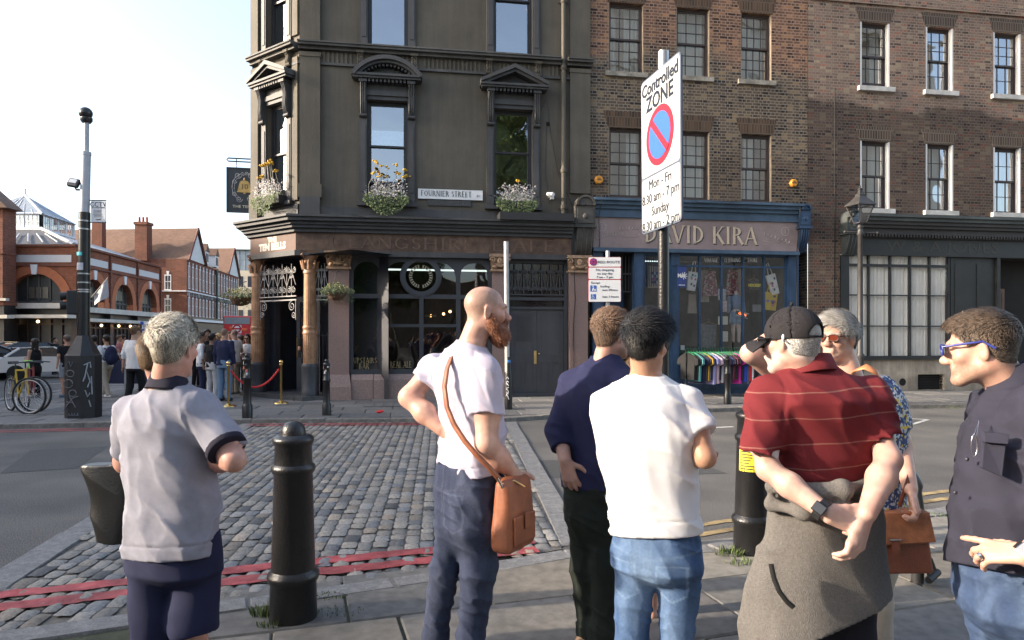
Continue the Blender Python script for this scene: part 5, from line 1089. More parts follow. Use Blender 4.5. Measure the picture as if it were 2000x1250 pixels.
for q in range(2):
    a_,b_=ba+.12+q*(bb-ba-.12)/2,ba+(q+1)*(bb-ba-.1)/2;mb.box(a_,b_,-.035,-.02,zj_s+.15,zj_f0-.2)
mb.box(bb-.10,bb,-.10,-.02,zj_s-.1,zj_f0-.02);mb.build("panelling",BG,h3)
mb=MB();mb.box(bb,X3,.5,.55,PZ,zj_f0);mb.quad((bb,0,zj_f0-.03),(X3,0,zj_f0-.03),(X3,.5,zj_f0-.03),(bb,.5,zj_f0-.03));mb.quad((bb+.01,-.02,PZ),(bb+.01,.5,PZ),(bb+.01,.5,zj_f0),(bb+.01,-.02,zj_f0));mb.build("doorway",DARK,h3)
panel_door(S3(1957),S3(1988),PZ+.15,Zf(562,1970),.42,M("brown_door_paint",(.13,.062,.038),.5,.2,4),h3)
STO=M("stained_render",(.42,.355,.275),.85,.25,3,.4,40,dirt=.55,streak=.25);mb=MB();vt=(S3(1791),S3(1843),Zf(761,1817),Zf(731,1817));wall(mb,jx0,bb,PZ-.02,zj_s-.10,[(*vt[:2],max(vt[2],PZ+.03),vt[3])],-.03,.2);mb.quad((jx0,-.03,zj_s-.1),(bb,-.03,zj_s-.1),(bb,.1,zj_s-.1),(jx0,.1,zj_s-.1));mb.quad((jx0,-.03,PZ),(jx0,.1,PZ),(jx0,.1,zj_s),(jx0,-.03,zj_s));mb.build("stall_riser",STO,h3)
mb=MB()
for i in range(5):z_=vt[2]+.05+i*(vt[3]-vt[2]-.06)/5;mb.box(vt[0],vt[1],.04,.06,z_,z_+.03)
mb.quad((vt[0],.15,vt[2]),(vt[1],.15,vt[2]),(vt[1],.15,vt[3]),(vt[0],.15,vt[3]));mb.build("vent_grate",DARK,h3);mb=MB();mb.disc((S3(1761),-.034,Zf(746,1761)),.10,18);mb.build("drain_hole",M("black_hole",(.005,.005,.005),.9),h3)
# ---------------------------------------------------------------- things hung on the fronts
def front(px,py,out):v=P0+UX*S(px,out)-NY*out;v.z=Zf(py,px,out);return v
p=front(880,380,.03);sg=empty("street_sign",p,TH,"white street name plate reading FOURNIER STREET on the pub wall","sign");wd=S(943)-S(817);mb=MB();mb.box(-wd/2,wd/2,-.012,.012,-.125,.125);mb.build("plate",M("white_enamel",(.72,.72,.72),.4,.05,dirt=.1),sg);mb=MB()
for q in((-wd/2,wd/2,.117,.125),(-wd/2,wd/2,-.125,-.117)):mb.box(q[0],q[1],-.015,-.012,q[2],q[3])
BLK=M("sign_black",(.02,.022,.03),.5);mb.build("border",BLK,sg);serif("FOURNIER STREET",.13,BLK,sg,(-.10,-.014,.012),width=wd*.78,bold=1.1);text("E1",.075,BLK,sg,(wd*.43,-.014,-.02))
p=front(878,397,.012);sg=empty("old_street_plate",p,TH,"small painted over cast plate under the white street name sign","sign");mb=MB();mb.box(-.52,.52,-.02,.012,-.075,.075);mb.build("plate",GR,sg,bevel=.02);text("FOURNIER ST. E.1",.10,M("paint_relief",(.085,.082,.078),.6),sg,(0,-.021,0),ext=.006,sx=1.1)
p=front(1073,382,.02);cc=empty("security_camera",p,TH,"small white security camera on the dark wall near the drainpipe","camera");WPL=M("white_plastic",(.8,.8,.8),.35);mb=MB();mb.box(-.03,.03,-.02,.02,-.05,.05);mb.tube([(0,-.02,0),(0,-.10,-.01)],.015,7);mb.build("bracket",WPL,cc);mb=MB();mb.tube([(-.05,-.06,.02),(.04,-.26,-.02)],.045,10);mb.build("camera_body",WPL,cc);mb=MB();mb.box(.02,.10,-.06,.02,-.09,-.0);mb.build("junction_box",WPL,cc)
for(px_,py_,lab,sh)in((1169,352,"round orange alarm box on brickwork right of the drainpipe",0),(1549,358,"orange hexagonal alarm box on brick above the blue shop's right end",1)):
    p=front(px_,py_,.02);ab=empty("alarm_box",p,TH,lab,"alarm");mb=MB();OR=M("alarm_orange",(.55,.24,.03),.45,.1);mb.mtx=Matrix.Rotation(R(90),4,'X');mb.lathe([(.105,-.02),(.105,.05),(.085,.075)],6 if sh else 22);mb.mtx=None;b_=mb.build("cover",OR,ab);mb=MB();mb.box(-.05,.05,-.079,-.076,-.015,.015);mb.box(-.03,.03,-.079,-.076,.025,.04);mb.build("emblem",M("alarm_brown",(.15,.06,.02),.6),ab)
def planter(p,rz,wd,lab,sd_,flowers):
    o=empty("window_planter",p,rz,lab,"planter",None);mb=MB();mb.box(-wd/2,wd/2,-.16,.10,-.16,.02);mb.build("trough",M("dark_trough",(.02,.02,.02),.7),o);rg=random.Random(sd_);lf=MB();mats=[M("silver_leaf",(.40,.38,.38),.7,.3,40),M("trailing_leaf",(.10,.135,.05),.7,.45,30)]
    for kind in(0,1):
        lf=MB()
        for i in range(900 if kind else 700):
            x=rg.uniform(-wd/2-.05,wd/2+.05);e=1-(x/(wd*.62))**2
            if kind:z=rg.uniform(-.42*max(.3,e)-.02,.20*max(e,.1));y=-.19-.1*rg.random()-(.05 if z<0 else-.1)
            else:
                b=rg.choice((-.28,-.05,.12,.3))*wd;x=b+rg.gauss(0,.10);z=rg.uniform(.0,.42)*max(.35,e);y=rg.uniform(-.28,.02)
            s_=rg.uniform(.012,.03)*(1.1 if kind else 1);a=rg.uniform(0,6.28);t=rg.uniform(-.8,.8);u=Vector((math.cos(a),math.sin(t)*.6,math.sin(a)))*s_;v=Vector((-math.sin(a),rg.uniform(-.6,.6),math.cos(a)))*s_*.6;c_=Vector((x,y,z));lf.add([c_-u,c_-v*.8,c_+u,c_+v*.8],[(0,1,2,3)])
        lf.build("foliage" if kind else "silver_foliage",mats[kind],o)
    st=MB();fl=MB()
    for i in range(flowers):
        x=rg.uniform(-wd*.45,wd*.45);h_=rg.uniform(.45,.85);top=Vector((x+rg.uniform(-.12,.12),-.1-.1*rg.random(),h_));st.tube([(x,-.08,0),(x*1.02,-.12,h_*.5),top],.006,4)
        for k in range(7):q=top+Vector((rg.gauss(0,.028),rg.gauss(0,.028),rg.gauss(0,.014)));fl.ball(q,(.028,.028,.018),6,4)
    if flowers:st.build("stem",M("grey_stem",(.30,.29,.25),.8),o);fl.build("flower_head",M("yellow_yarrow",(.52,.31,.03),.8,.3,30),o)
    return o
pc=P0+(Matrix.Rotation(TH,4,'Z')@(Mc@Vector((CW*.5,-.12,w1[2]+.05))));pc.z=w1[2]+.08
planter(pc,R(-36),.85,"planter of silver foliage and yellow yarrow under the pub's angled corner window",3,9)
p=front(755,388,.05);planter(p,TH,.92,"planter with tall yellow yarrow left of the street name plate",5,12);p=front(1006,396,.05);planter(p,TH,.88,"trailing planter right of the street name plate, above the side door",8,1)
def basket(c,lab,sd_,sc=1.0,hook=None):
    o=empty("hanging_basket",c,0,lab,"flower basket");rg=random.Random(sd_);mb=MB();mb.lathe([(.06*sc,-.16*sc),(.16*sc,-.12*sc),(.23*sc,.0),(.24*sc,.03)],16);mb.build("basket",M("coir_basket",(.13,.065,.04),.9,.4,40),o);lf=MB()
    for i in range(1500):
        a=rg.uniform(0,6.28);r_=.36*sc*math.sqrt(rg.random())*(1+.25*math.sin(a*3+sd_));z=rg.uniform(-.14,.24)*sc*(1.15-r_/(.42*sc))+.05;
        if r_>.27*sc and rg.random()<.35:z-=rg.uniform(0,.25)*sc
        c_=Vector((r_*math.cos(a),r_*math.sin(a),z));u=Vector((rg.gauss(0,1),rg.gauss(0,1),rg.gauss(0,.6))).normalized()*rg.uniform(.015,.032);v=u.orthogonal().normalized()*rg.uniform(.006,.013);lf.add([c_-u,c_-v,c_+u,c_+v],[(0,1,2,3)])
    lf.build("foliage",M("basket_leaf",(.125,.155,.075),.7,.5,30),o);fl=MB()
    for i in range(30):a=rg.uniform(0,6.28);r_=.3*sc*math.sqrt(rg.random());fl.ball((r_*math.cos(a),r_*math.sin(a)-.03,.12*sc+.1*rg.random()),.014,5,4)
    fl.build("flower",M("small_yellow_flower",(.5,.40,.12),.8),o);mb=MB()
    if hook is not None:
        h_=hook-Vector(c)
        for k in range(3):a=k*2.1;mb.tube([(.2*sc*math.cos(a),.2*sc*math.sin(a),.02),h_],.004,4)
        mb.tube([h_,h_+Vector((0,.25,.05))],.012,5);mb.build("chain",M("black_bars",(.03,.03,.035),.5),o)
    return o
p=front(657,574,.42);basket(p,"hanging basket on the pink granite pier beside the pub entrance",2,.95,front(657,532,.42))
p=Vector(W(470,583,18.2));basket(p,"large hanging basket at the pub's far left corner over the crowd",4,1.25,Vector(W(474,552,18.2)))
q=Vector(W(478,372,17.7));ps=empty("pub_sign",q,R(12),"dark hanging pub sign with a gold bell, seen against the sky","sign");sw_,sh_=1.0,1.16;mb=MB();mb.box(-.42,sw_-.42,-.03,.03,-sh_/2,sh_/2);mb.build("board",M("sign_navy",(.022,.027,.034),.45,.1),ps);mb=MB();
for a in((-.42,sw_-.42,sh_/2-.03,sh_/2),(-.42,sw_-.42,-sh_/2,-sh_/2+.03)):mb.box(a[0],a[1],-.045,.045,a[2],a[3])
mb.box(-.44,-.41,-.045,.045,-sh_/2,sh_/2);mb.build("frame",M("black_bars",(.03,.03,.035),.5),ps)
mb=MB();bx=.0;pr=[(-.19,-.14),(-.17,-.11),(-.145,-.02),(-.125,.09),(-.09,.15),(-.03,.17),(.03,.17),(.09,.15),(.125,.09),(.145,-.02),(.17,-.11),(.19,-.14)];mb.prism([(bx+x,-.034,z+.08)for x,z in pr],(0,-.012,0));mb.prism([(bx-.03,-.034,-.10),(bx+.03,-.034,-.10),(bx+.02,-.034,-.06),(bx-.02,-.034,-.06)],(0,-.012,0));mb.tube([(bx,-.04,.25),(bx,-.04,.31)],.02,6);bell=mb.build("bell",M("gold_paint",(.50,.33,.10),.45,.3,10),ps);text("10",.19,M("dark_gold",(.08,.05,.02),.5),bell,(bx,-.047,.08))
mb=MB();
for s_ in(-1,1):
    mb.tube([(bx+s_*.30*math.cos(a),-.036,.07+.36*math.sin(a))for a in np.linspace(-1.2,1.25,16)],.009,4);mb.tube([(bx+s_*.25*math.cos(a),-.036,.07+.31*math.sin(a))for a in np.linspace(-1.1,1.1,14)],.005,4)
    for(cx_,cz_,r_)in((.16,.37,.09),(.24,.22,.06),(.25,-.10,.06),(.13,-.24,.08),(.05,.42,.05)):spiral(mb,(bx+s_*cx_,cz_),r_,-.036,s_,1.4,.008)
mb.build("scrollwork",M("silver_paint",(.42,.43,.45),.5),ps);text("THE TEN BELLS",.098,M("cream_sign_text",(.72,.66,.5),.6),ps,(.09,-.034,-.43),sx=1.15)
mb=MB();mb.tube([(-.40,0,.82),(-.44,0,.78),(-.40,0,.74),(.62,0,.74)],.018,6);mb.tube([(-.40,0,.82),(.62,0,.82)],.018,6)
for x in(-.2,.15,.4):mb.tube([(x,0,.82),(x,0,.74)],.012,5)
for x in(-.2,.3):mb.tube([(x,0,.74),(x,0,.58)],.01,5)
mb.build("bracket",M("black_bars",(.03,.03,.035),.5),ps)
# ---------------------------------------------------------------- street furniture
BKP=M("black_gloss_paint",(.012,.012,.013),.35,.25,12,.25,70,spec=.5,dirt=.2)
def chips(name):return M(name,(.5,.5,.48),.7,.3,40)
def bell_bollard(p,lab):
    o=empty("bollard",p,0,lab,"bollard","black iron bollards along the kerbs");mb=MB()
    mb.lathe([(.128,-.03),(.126,.0),(.122,.215),(.132,.225),(.138,.245),(.136,.262),(.120,.278),(.116,.285)],32)
    mb.lathe([(.116,.284),(.102,.800),(.112,.810),(.117,.828),(.115,.842),(.103,.855)],32);mb.lathe([(.101,.854),(.097,.955),(.104,.962),(.110,.975),(.110,.99),(.104,1.0),(.080,1.012)],32)
    mb.build("bollard_body",BKP,o);mb=MB();mb.lathe([(.066,1.010),(.064,1.03),(.058,1.055),(.040,1.075),(.015,1.083)],24);mb.build("dome",BKP,o);return o
nb=bell_bollard(Vector(G(573,1212)),"chunky black cast iron bollard standing alone on the slabs in front of the red lines")
mb=MB();rg=random.Random(3)
for i in range(46):
    a=R(rg.gauss(190,7));z=rg.uniform(.30,.78)*1;r_=.117-.03*(z-.28)/.55*.55;c_=Vector((r_*math.cos(a),r_*math.sin(a),z));u=Vector((-math.sin(a),math.cos(a),0))*rg.uniform(.003,.009);v=Vector((0,0,1))*rg.uniform(.004,.016);mb.add([c_-u-v,c_+u-v,c_+u+v*.6,c_-u+v],[(0,1,2,3)])
mb.build("chipped_paint",chips("pale_chips"),nb)
sb=copy_tree(nb);sb.location=Vector(G(1468,1082));sb["label"]="black bollard with yellow and white stickers behind the red polo shirt"
for ch in list(sb.children):
    if ch.name.startswith("chipped"):bpy.data.objects.remove(ch)
def wrap(parent,r0,r1,a0,a1,z0,z1,mat,name,n=10):
    mb=MB();pts=[]
    for i in range(n+1):a=R(a0+(a1-a0)*i/n);pts.append((math.cos(a),math.sin(a)))
    for i in range(n):mb.add([(pts[i][0]*r0,pts[i][1]*r0,z0),(pts[i+1][0]*r0,pts[i+1][1]*r0,z0),(pts[i+1][0]*r1,pts[i+1][1]*r1,z1),(pts[i][0]*r1,pts[i][1]*r1,z1)],[(0,1,2,3)],True)
    return mb.build(name,mat,parent)
wrap(sb,.112,.1045,195,300,.40,.62,M("white_poster",(.60,.60,.58),.6,.2,18,dirt=.5),"sticker");ys=wrap(sb,.1075,.1035,200,292,.60,.775,M("yellow_poster",(.72,.62,.04),.5,.1),"sticker")
for k in range(7):wrap(ys,.1085,.1085,205+k%2*4,262-k*5%23,.735-k*.02,.742-k*.02,M("sign_black",(.02,.022,.03),.5),"text_line",6)
def slim_bollard(px,py,lab,h_=1.05,d=None,stickers=0,sd_=0):
    p=Vector(G(px,py,PZ));o=empty("bollard",p,0,lab,"bollard","black iron bollards along the kerbs");s_=h_/1.05;mb=MB()
    mb.lathe([(.082*s_,-.02),(.082*s_,.20*s_),(.070*s_,.225*s_),(.064*s_,.24*s_),(.060*s_,.62*s_),(.072*s_,.635*s_),(.072*s_,.665*s_),(.060*s_,.68*s_),(.055*s_,.93*s_),(.068*s_,.945*s_),(.062*s_,.965*s_),(.040*s_,.985*s_)],20);mb.build("bollard_body",BKP,o);mb=MB();mb.ball((0,0,1.01*s_),.043*s_,12,8);mb.build("knob",BKP,o);rg=random.Random(sd_)
    for i in range(stickers):a=255+rg.uniform(-55,55);z=rg.uniform(.70,.90)*s_;wrap(o,.0625*s_,.0615*s_,a-14,a+16,z,z+rg.uniform(.03,.06),M("sticker_%d"%(i%4),[(.6,.6,.6),(.5,.15,.1),(.05,.05,.06),(.55,.5,.35)][i%4],.5),"sticker",4)
    return o
slim_bollard(483,817,"stickered black bollard in front of the red rope",1.16,stickers=7,sd_=1);slim_bollard(638,811,"slim black bollard in front of the granite pier with hanging basket",1.04,stickers=5,sd_=2);slim_bollard(1421,789,"slim bollard in front of the rail of coloured shirts",1.06)
pole=Vector((1.105,4.98,0));cz=empty("parking_sign",pole,0,"large white Controlled ZONE parking sign on a black post above the group","sign");mb=MB();mb.tube([(0,0,-.05),(0,0,2.45)],.041,16);mb.build("post",BKP,cz);mb=MB();mb.tube([(0,0,2.45),(0,0,3.62)],.039,16);mb.build("upper_post",M("galvanised",(.42,.42,.42),.4,.15,8,metal=.8),cz)
pl,pr_=W(1253.5,307,5.20),W(1331,267,4.60);ux=(pr_-pl);ux.z=0;wd=ux.length;ux.normalize();rz=math.atan2(ux.y,ux.x);cen=(pl+pr_)/2;cen.z=2.895
pn_=empty("tmp",(0,0,0));bpy.data.objects.remove(pn_)
Mp=Matrix.Translation(cen-pole)@Matrix.Rotation(rz,4,'Z')@Matrix.Rotation(R(-.8),4,'Y');Mpt=Mp
WHT=M("sign_white",(.40,.40,.40),.5,.02,spec=.2);GRYB=M("sign_grey_edge",(.09,.11,.15),.5);hw,hh=wd/2,.578;z_sp=-.578+1.155*.355
def rrect(mb,x0,x1,z0,z1,r,y0,y1,n=6):
    pts=[]
    for(cx,cz_,a0)in((x1-r,z1-r,0),(x0+r,z1-r,90),(x0+r,z0+r,180),(x1-r,z0+r,270)):
        for i in range(n+1):a=R(a0+90*i/n);pts.append((cx+r*math.cos(a),y0,cz_+r*math.sin(a)))
    mb.prism(pts,(0,y1-y0,0))
mb=MB(Mp);rrect(mb,-hw,hw,-hh,hh,.04,-.002,.012);panel=mb.build("panel",GRYB,cz)
mb=MB(Mp);rrect(mb,-hw+.012,hw-.012,z_sp+.008,hh-.012,.03,-.005,-.002);rrect(mb,-hw+.012,hw-.012,-hh+.012,z_sp-.006,.03,-.005,-.002);mb.build("panel_face",WHT,panel)
mb=MB(Mp);DC=.095;mb.prism([(.215*math.cos(6.2832*i/36),-.007,DC+.215*math.sin(6.2832*i/36))for i in range(36)],(0,.002,0));mb.build("red_ring",M("sign_red",(.36,.018,.035),.5,.02,spec=.2),panel);mb=MB(Mp);mb.prism([(.168*math.cos(6.2832*i/36),-.009,DC+.168*math.sin(6.2832*i/36))for i in range(36)],(0,.002,0));mb.build("blue_disc",M("sign_blue",(.028,.105,.36),.35,.02),panel);mb=MB(Mp@Matrix.Translation((0,0,DC))@Matrix.Rotation(R(-45),4,'Y'));mb.box(-.024,.024,-.0112,-.009,-.18,.18);
sl_o=mb.build("red_slash",M("sign_red",(.36,.018,.035),.5,.02,spec=.2),panel)
def mtext(s,size,x,z,**kw):
    t=text(s,size,M("sign_text",(.022,.028,.042),.7,spec=.1),panel,(0,0,0),rot=(0,0,0),ext=.001,**kw);t.matrix_local=Mp@Matrix.Translation((x,-.007,z))@Matrix.Rotation(R(90),4,'X')@Matrix.Diagonal((kw.get('sx',1),1,1,1));return t
mtext("Controlled",.128,0,.485,bold=.0028);mtext("ZONE",.155,0,.365,bold=.003);zz=z_sp-.08
for t_,dz in(("Mon - Fri",0),("8.30 am - 7 pm",.10),("Sunday",.20),("8.30 am - 2 pm",.30)):mtext(t_,.098,0,zz-dz+.012,space=.97)
mb=MB();
for z_ in(2.62,3.2):mb.box(-.05,.05,-.055,.05,z_-.02,z_+.02);mb.box(.045,.10,-.03,-.01,z_-.012,z_+.012)
mb.build("clip",M("galvanised",(.42,.42,.42),.4,.15,8,metal=.8),cz)
q=Vector(G(1180,803,PZ));q=Vector(((1187-1000)/F*13.3,13.3,PZ));rs=empty("red_route_sign",q,0,"white RED ROUTE no stopping sign with red border on a grey pole","sign");mb=MB();GAL=M("pole_grey",(.50,.50,.50),.5,.12,8,dirt=.2);mb.tube([(0,0,0),(0,0,CH+(655-490)/F*13.3-PZ)],.04,12);mb.build("post",GAL,rs)
wz=lambda py:CH+(655-py)/F*13.3-PZ;wx=lambda px:(px-1187)/F*13.3;mb=MB();rrect(mb,wx(1148),wx(1212),wz(590),wz(503),.03,-.075,-.06);pan=mb.build("panel",M("sign_red",(.36,.018,.035),.5,.02,spec=.2),rs);mb=MB();GW=M("sign_offwhite",(.62,.63,.64),.4,.04)
for a,b in((503,522),(523,546),(547,590)):rrect(mb,wx(1148)+.008,wx(1212)-.008,wz(b)+.004,wz(a)-.004,.02,-.079,-.075)
mb.build("panel_face",GW,pan);SB=M("sign_black",(.02,.022,.03),.5)
for t_,px_,py_,s_ in(("RED ROUTE",1188,513,.088),("No stopping",1180,528,.075),("on any day",1180,535,.075),("7 am - 7 pm",1180,542,.072),("Except",1162,553,.068),("loading",1180,560,.068),("max 20mins",1190,567,.068),("max 3 hours",1191,580,.068)):text(t_,s_*.82,SB,pan,(wx(px_),-.08,wz(py_)),sx=1.12)
mb=MB();c_=(wx(1158),wz(512.5));mb.prism([(c_[0]+.075*math.cos(6.2832*i/24),-.082,c_[1]+.075*math.sin(6.2832*i/24))for i in range(24)],(0,.003,0));mb.build("ring",M("sign_red",(.36,.018,.035),.5,.02,spec=.2),pan);mb=MB();mb.prism([(c_[0]+.055*math.cos(6.2832*i/24),-.084,c_[1]+.055*math.sin(6.2832*i/24))for i in range(24)],(0,.002,0));mb.build("disc",M("deep_blue",(.03,.07,.36),.4),pan);mb=MB()
for a in(45,-45):mb.mtx=Matrix.Translation((c_[0],0,c_[1]))@Matrix.Rotation(R(a),4,'Y');mb.box(-.009,.009,-.0865,-.084-.0005*(a>0),-.058,.058)
mb.mtx=None;mb.build("cross",M("sign_red",(.36,.018,.035),.5,.02,spec=.2),pan);mb=MB();
for a,b,c,d in((1152,1164,558,570),(1153,1163,575,585)):mb.box(wx(a),wx(b),-.081,-.079,wz(d),wz(c))
sq=mb.build("symbol_square",M("sign_blue",(.03,.22,.55),.35,.02),pan);mb=MB();mb.ball((wx(1157.5),-.082,wz(560)),(.012,.003,.012),8,5);mb.prism([(wx(1155),-.083,wz(568.5)),(wx(1158),-.083,wz(568.5)),(wx(1159.5),-.083,wz(562)),(wx(1157),-.083,wz(562))],(0,.002,0));mb.box(wx(1160),wx(1162.5),-.083,-.081,wz(569),wz(565));mb.ring((wx(1157.5),0,wz(582)),.020,.026,-.083,-.081,14);mb.ball((wx(1157),-.082,wz(576.5)),(.009,.003,.009),6,4);mb.box(wx(1156.7),wx(1157.4),-.083,-.081,wz(580),wz(577));mb.build("pictogram",GW,pan)
p=Vector(G(993,799,PZ));wp=empty("pole",p,0,"tall pale bare pole with blue band and graffitied black base by the pub's side door","pole");kk=p.y/F;mb=MB();mb.tube([(-.02,0,.5),(-.045,0,CH+(655-472)*kk-PZ)],.048,14);mb.build("shaft",M("pale_pole",(.50,.49,.47),.5,.12,9,dirt=.25,stretch=(1,1,.2)),wp);mb=MB();mb.lathe([(.078,-.02),(.078,.70),(.070,.74),(.055,.80),(.050,1.05)],16);mb.build("base_sleeve",BKP,wp);wrap(wp,.052,.0515,200,340,.93,.985,M("blue_tape",(.05,.22,.6),.4),"tape");mb=MB();rg=random.Random(2)
for i in range(9):z=.25+i*.045;a=R(255);mb.tube([(.08*math.cos(a+d_),.08*math.sin(a+d_),z+dz)for d_,dz in((-.35,rg.uniform(-.04,.04)),(0,rg.uniform(-.04,.05)),(.35,rg.uniform(-.05,.04)))],.008,4)
mb.build("graffiti",M("graffiti_white",(.6,.62,.66),.6),wp)
p=Vector(G(163,814,PZ));cp=empty("cctv_pole",p,0,"tall CCTV pole with a fat graffitied black base, floodlight and white notice","pole");k=p.y/F;zz=lambda py:CH+(655-py)*k-PZ;xx=lambda px:(px-163)*k
mb=MB();mb.lathe([(.295,-.02),(.293,zz(694)),(.27,zz(691)),(.13,zz(660)),(.105,zz(655))],8,a0=R(22.5),smooth=False);mb.build("base_cabinet",M("black_cabinet",(.016,.016,.018),.5,.3,6,.2,60,dirt=.3),cp);mb=MB();mb.tube([(0,0,zz(660)),(.02,0,zz(415))],[.102,.096],18);mb.build("lower_pole",BKP,cp);mb=MB();mb.tube([(.02,0,zz(415)),(.05,0,zz(300))],[.083,.078],16);mb.tube([(.05,0,zz(300)),(.055,0,zz(236))],.047,12);mb.lathe([(.085,zz(304)),(.085,zz(297))],16,(.05,0,0));mb.build("upper_pole",M("grey_pole_paint",(.42,.43,.46),.5,.08,6),cp)
mb=MB();mb.lathe([(.075,zz(240)),(.10,zz(236)),(.10,zz(230))],14,(.055,0,0));mb.ball((.055,-.02,zz(222)),(.115,.115,.11),14,10);mb.build("dome_camera",M("camera_black",(.02,.02,.022),.3,.1),cp)
mb=MB();mb.tube([(.03,0,zz(371)),(-.12,-.02,zz(371)),(-.135,-.02,zz(366))],.018,7);fl=mb.build("floodlight_arm",BKP,cp);mb=MB(Matrix.Translation((-.145,-.05,zz(359)))@Matrix.Rotation(R(-25),4,'X')@Matrix.Rotation(R(12),4,'Y'));mb.box(-.10,.10,-.04,.04,-.075,.085);h_=mb.build("floodlight",M("camera_black",(.02,.02,.022),.3,.1),fl,bevel=.015);mb=MB(Matrix.Translation((-.145,-.05,zz(359)))@Matrix.Rotation(R(-25),4,'X')@Matrix.Rotation(R(12),4,'Y'));mb.box(-.07,.07,-.046,-.041,-.02,.06);mb.build("lens",M("floodlight_lens",(.4,.42,.45),.15),h_)
mb=MB();rrect(mb,xx(179),xx(207),zz(434),zz(393),.01,-.02,.0);np_=mb.build("notice",M("notice_white",(.60,.61,.64),.5,.04),cp);text("CCTV",.115,SB,np_,(xx(193),-.021,zz(400)));text("IN OPERATION",.034,SB,np_,(xx(193),-.021,zz(406)));mb=MB();rg=random.Random(5)
for i in range(6):z_=zz(411+i*2.6);mb.box(xx(183+rg.uniform(0,2)),xx(203-rg.uniform(0,4)),-.022,-.02,z_-.004,z_+.004)
mb.prism([(xx(187),-.022,zz(428)),(xx(191),-.022,zz(430.5)),(xx(197),-.022,zz(430)),(xx(200),-.022,zz(427)),(xx(193),-.022,zz(428.6))],(0,.002,0));mb.build("small_print",SB,np_)
mb=MB();mb.box(xx(166),xx(207),.0,.02,zz(392),zz(390));mb.box(xx(170),xx(207),.0,.02,zz(435),zz(433));mb.build("notice_bracket",BKP,cp)
mb=MB();
for z_ in(zz(432),zz(448),zz(535),zz(552),zz(566),zz(570)):mb.lathe([(.105,z_-.012),(.105,z_+.012)],18,(.01,0,0))
mb.build("steel_band",M("galvanised",(.42,.42,.42),.4,.15,8,metal=.8),cp)
wrap(cp,.103,.103,205,290,zz(500),zz(493),M("teal_sticker",(.05,.45,.5),.5),"sticker");wrap(cp,.104,.104,225,300,zz(528),zz(514),M("pale_sticker",(.45,.46,.5),.5),"sticker");wrap(cp,.104,.103,320,350,zz(495),zz(477),M("old_gold_sticker",(.35,.28,.10),.5),"sticker")
mb=MB();rg=random.Random(8);yb=-.276
def stroke(pts,y=yb,x0=0):mb.tube([(x,y,z)for x,z in pts],.009,4)
for(cx,cz,r_)in((-.10,.62,.075),(-.06,.80,.06),(-.02,.45,.06)):stroke([(cx+r_*math.cos(a)*1.1,cz+r_*math.sin(a))for a in np.linspace(0,6,12)])
stroke([(-.14,.95),(-.09,1.02),(-.05,.92),(-.02,1.0)]);stroke([(-.15,.2),(-.02,.36),(.08,.40)]);stroke([(-.08,.40),(.03,.2)]);stroke([(-.13,.30),(-.03,.28)])
for k in range(4):stroke([(-.10+.05*k,.05),(-.085+.05*k,.10),(-.07+.05*k,.05)])
mb.build("graffiti",M("chalk_graffiti",(.15,.15,.16),.7),cp);mb=MB(Matrix.Rotation(R(45),4,'Z'))
for pts in(((-.06,.95),(.04,1.0),(.05,.9)),((0,.97),(-.05,.70)),((-.07,.66),(-.02,.86),(.05,.62)),((.0,.55),(.06,.75),(.07,.42)),((-.04,.5),(0,.38),(.04,.45)),((.02,.32),(.05,.2))):mb.tube([(x,-.277,z)for x,z in pts],.014,4)
mb.build("graffiti",M("silver_graffiti",(.30,.31,.33),.5),cp)
p=Vector(((150-1000)/F*14.6,14.6,PZ));tl=empty("traffic_light",p,R(25),"black traffic signal heads seen edge on just left of the CCTV pole","traffic light");z_=lambda py:CH+(655-py)/F*14.6-PZ;mb=MB();mb.tube([(.08,0,0),(.08,0,z_(525))],.055,10);mb.build("post",BKP,tl);mb=MB();mb.box(-.17,.03,-.14,.14,z_(614),z_(568));mb.box(-.02,.18,.05,.3,z_(640),z_(530));mb.build("signal_head",M("signal_black",(.022,.022,.022),.5,.1),tl,bevel=.02);mb=MB()
for k in range(2):mb.tube([(-.17,.02,z_(578+18*k)),(-.30,.02,z_(579+18*k))],.085,10)
mb.build("visor",M("signal_black",(.022,.022,.022),.5,.1),tl);mb=MB();mb.tube([(.14,-.03,z_(640)),(.14,-.03,z_(700))],.05,8);mb.build("sticker_band",M("poster_mix",(.35,.35,.4),.6,.8,14),tl)
p=Vector(((1680-1000)/F*14.75,14.75,PZ));lp=empty("street_lamp",p,0,"old lantern street lamp standing before the shop with white curtains","street lamp");z_=lambda py:CH+(655-py)/F*14.75-PZ;LB=M("lamp_grey_black",(.045,.042,.042),.5,.3,6,dirt=.3);mb=MB();mb.lathe([(.16,-.02),(.16,.35),(.10,.45),(.075,.55),(.07,1.0),(.09,1.05),(.06,1.1),(.05,z_(460)),(.08,z_(457)),(.05,z_(450)),(.05,z_(446)),(.07,z_(444)),(.03,z_(438))],16);mb.build("post",LB,lp);mb=MB();mb.tube([(-.32,0,z_(453)),(.36,0,z_(455))],.02,7);mb.ball((-.33,0,z_(453)),.03,8,6);mb.ball((.37,0,z_(455)),.03,8,6);mb.build("ladder_bar",LB,lp)
mb=MB();zb,zt=z_(436),z_(402);rb,rt_=.12,.27
for k in range(4):a=R(45+90*k+14);mb.tube([(rb*math.cos(a),rb*math.sin(a),zb),(rt_*math.cos(a),rt_*math.sin(a),zt)],.014,5)
for r_,zq in((rb,zb),(rt_,zt)):mb.tube([(r_*math.cos(R(45+90*k+14)),r_*math.sin(R(45+90*k+14)),zq)for k in range(5)],.016,5)
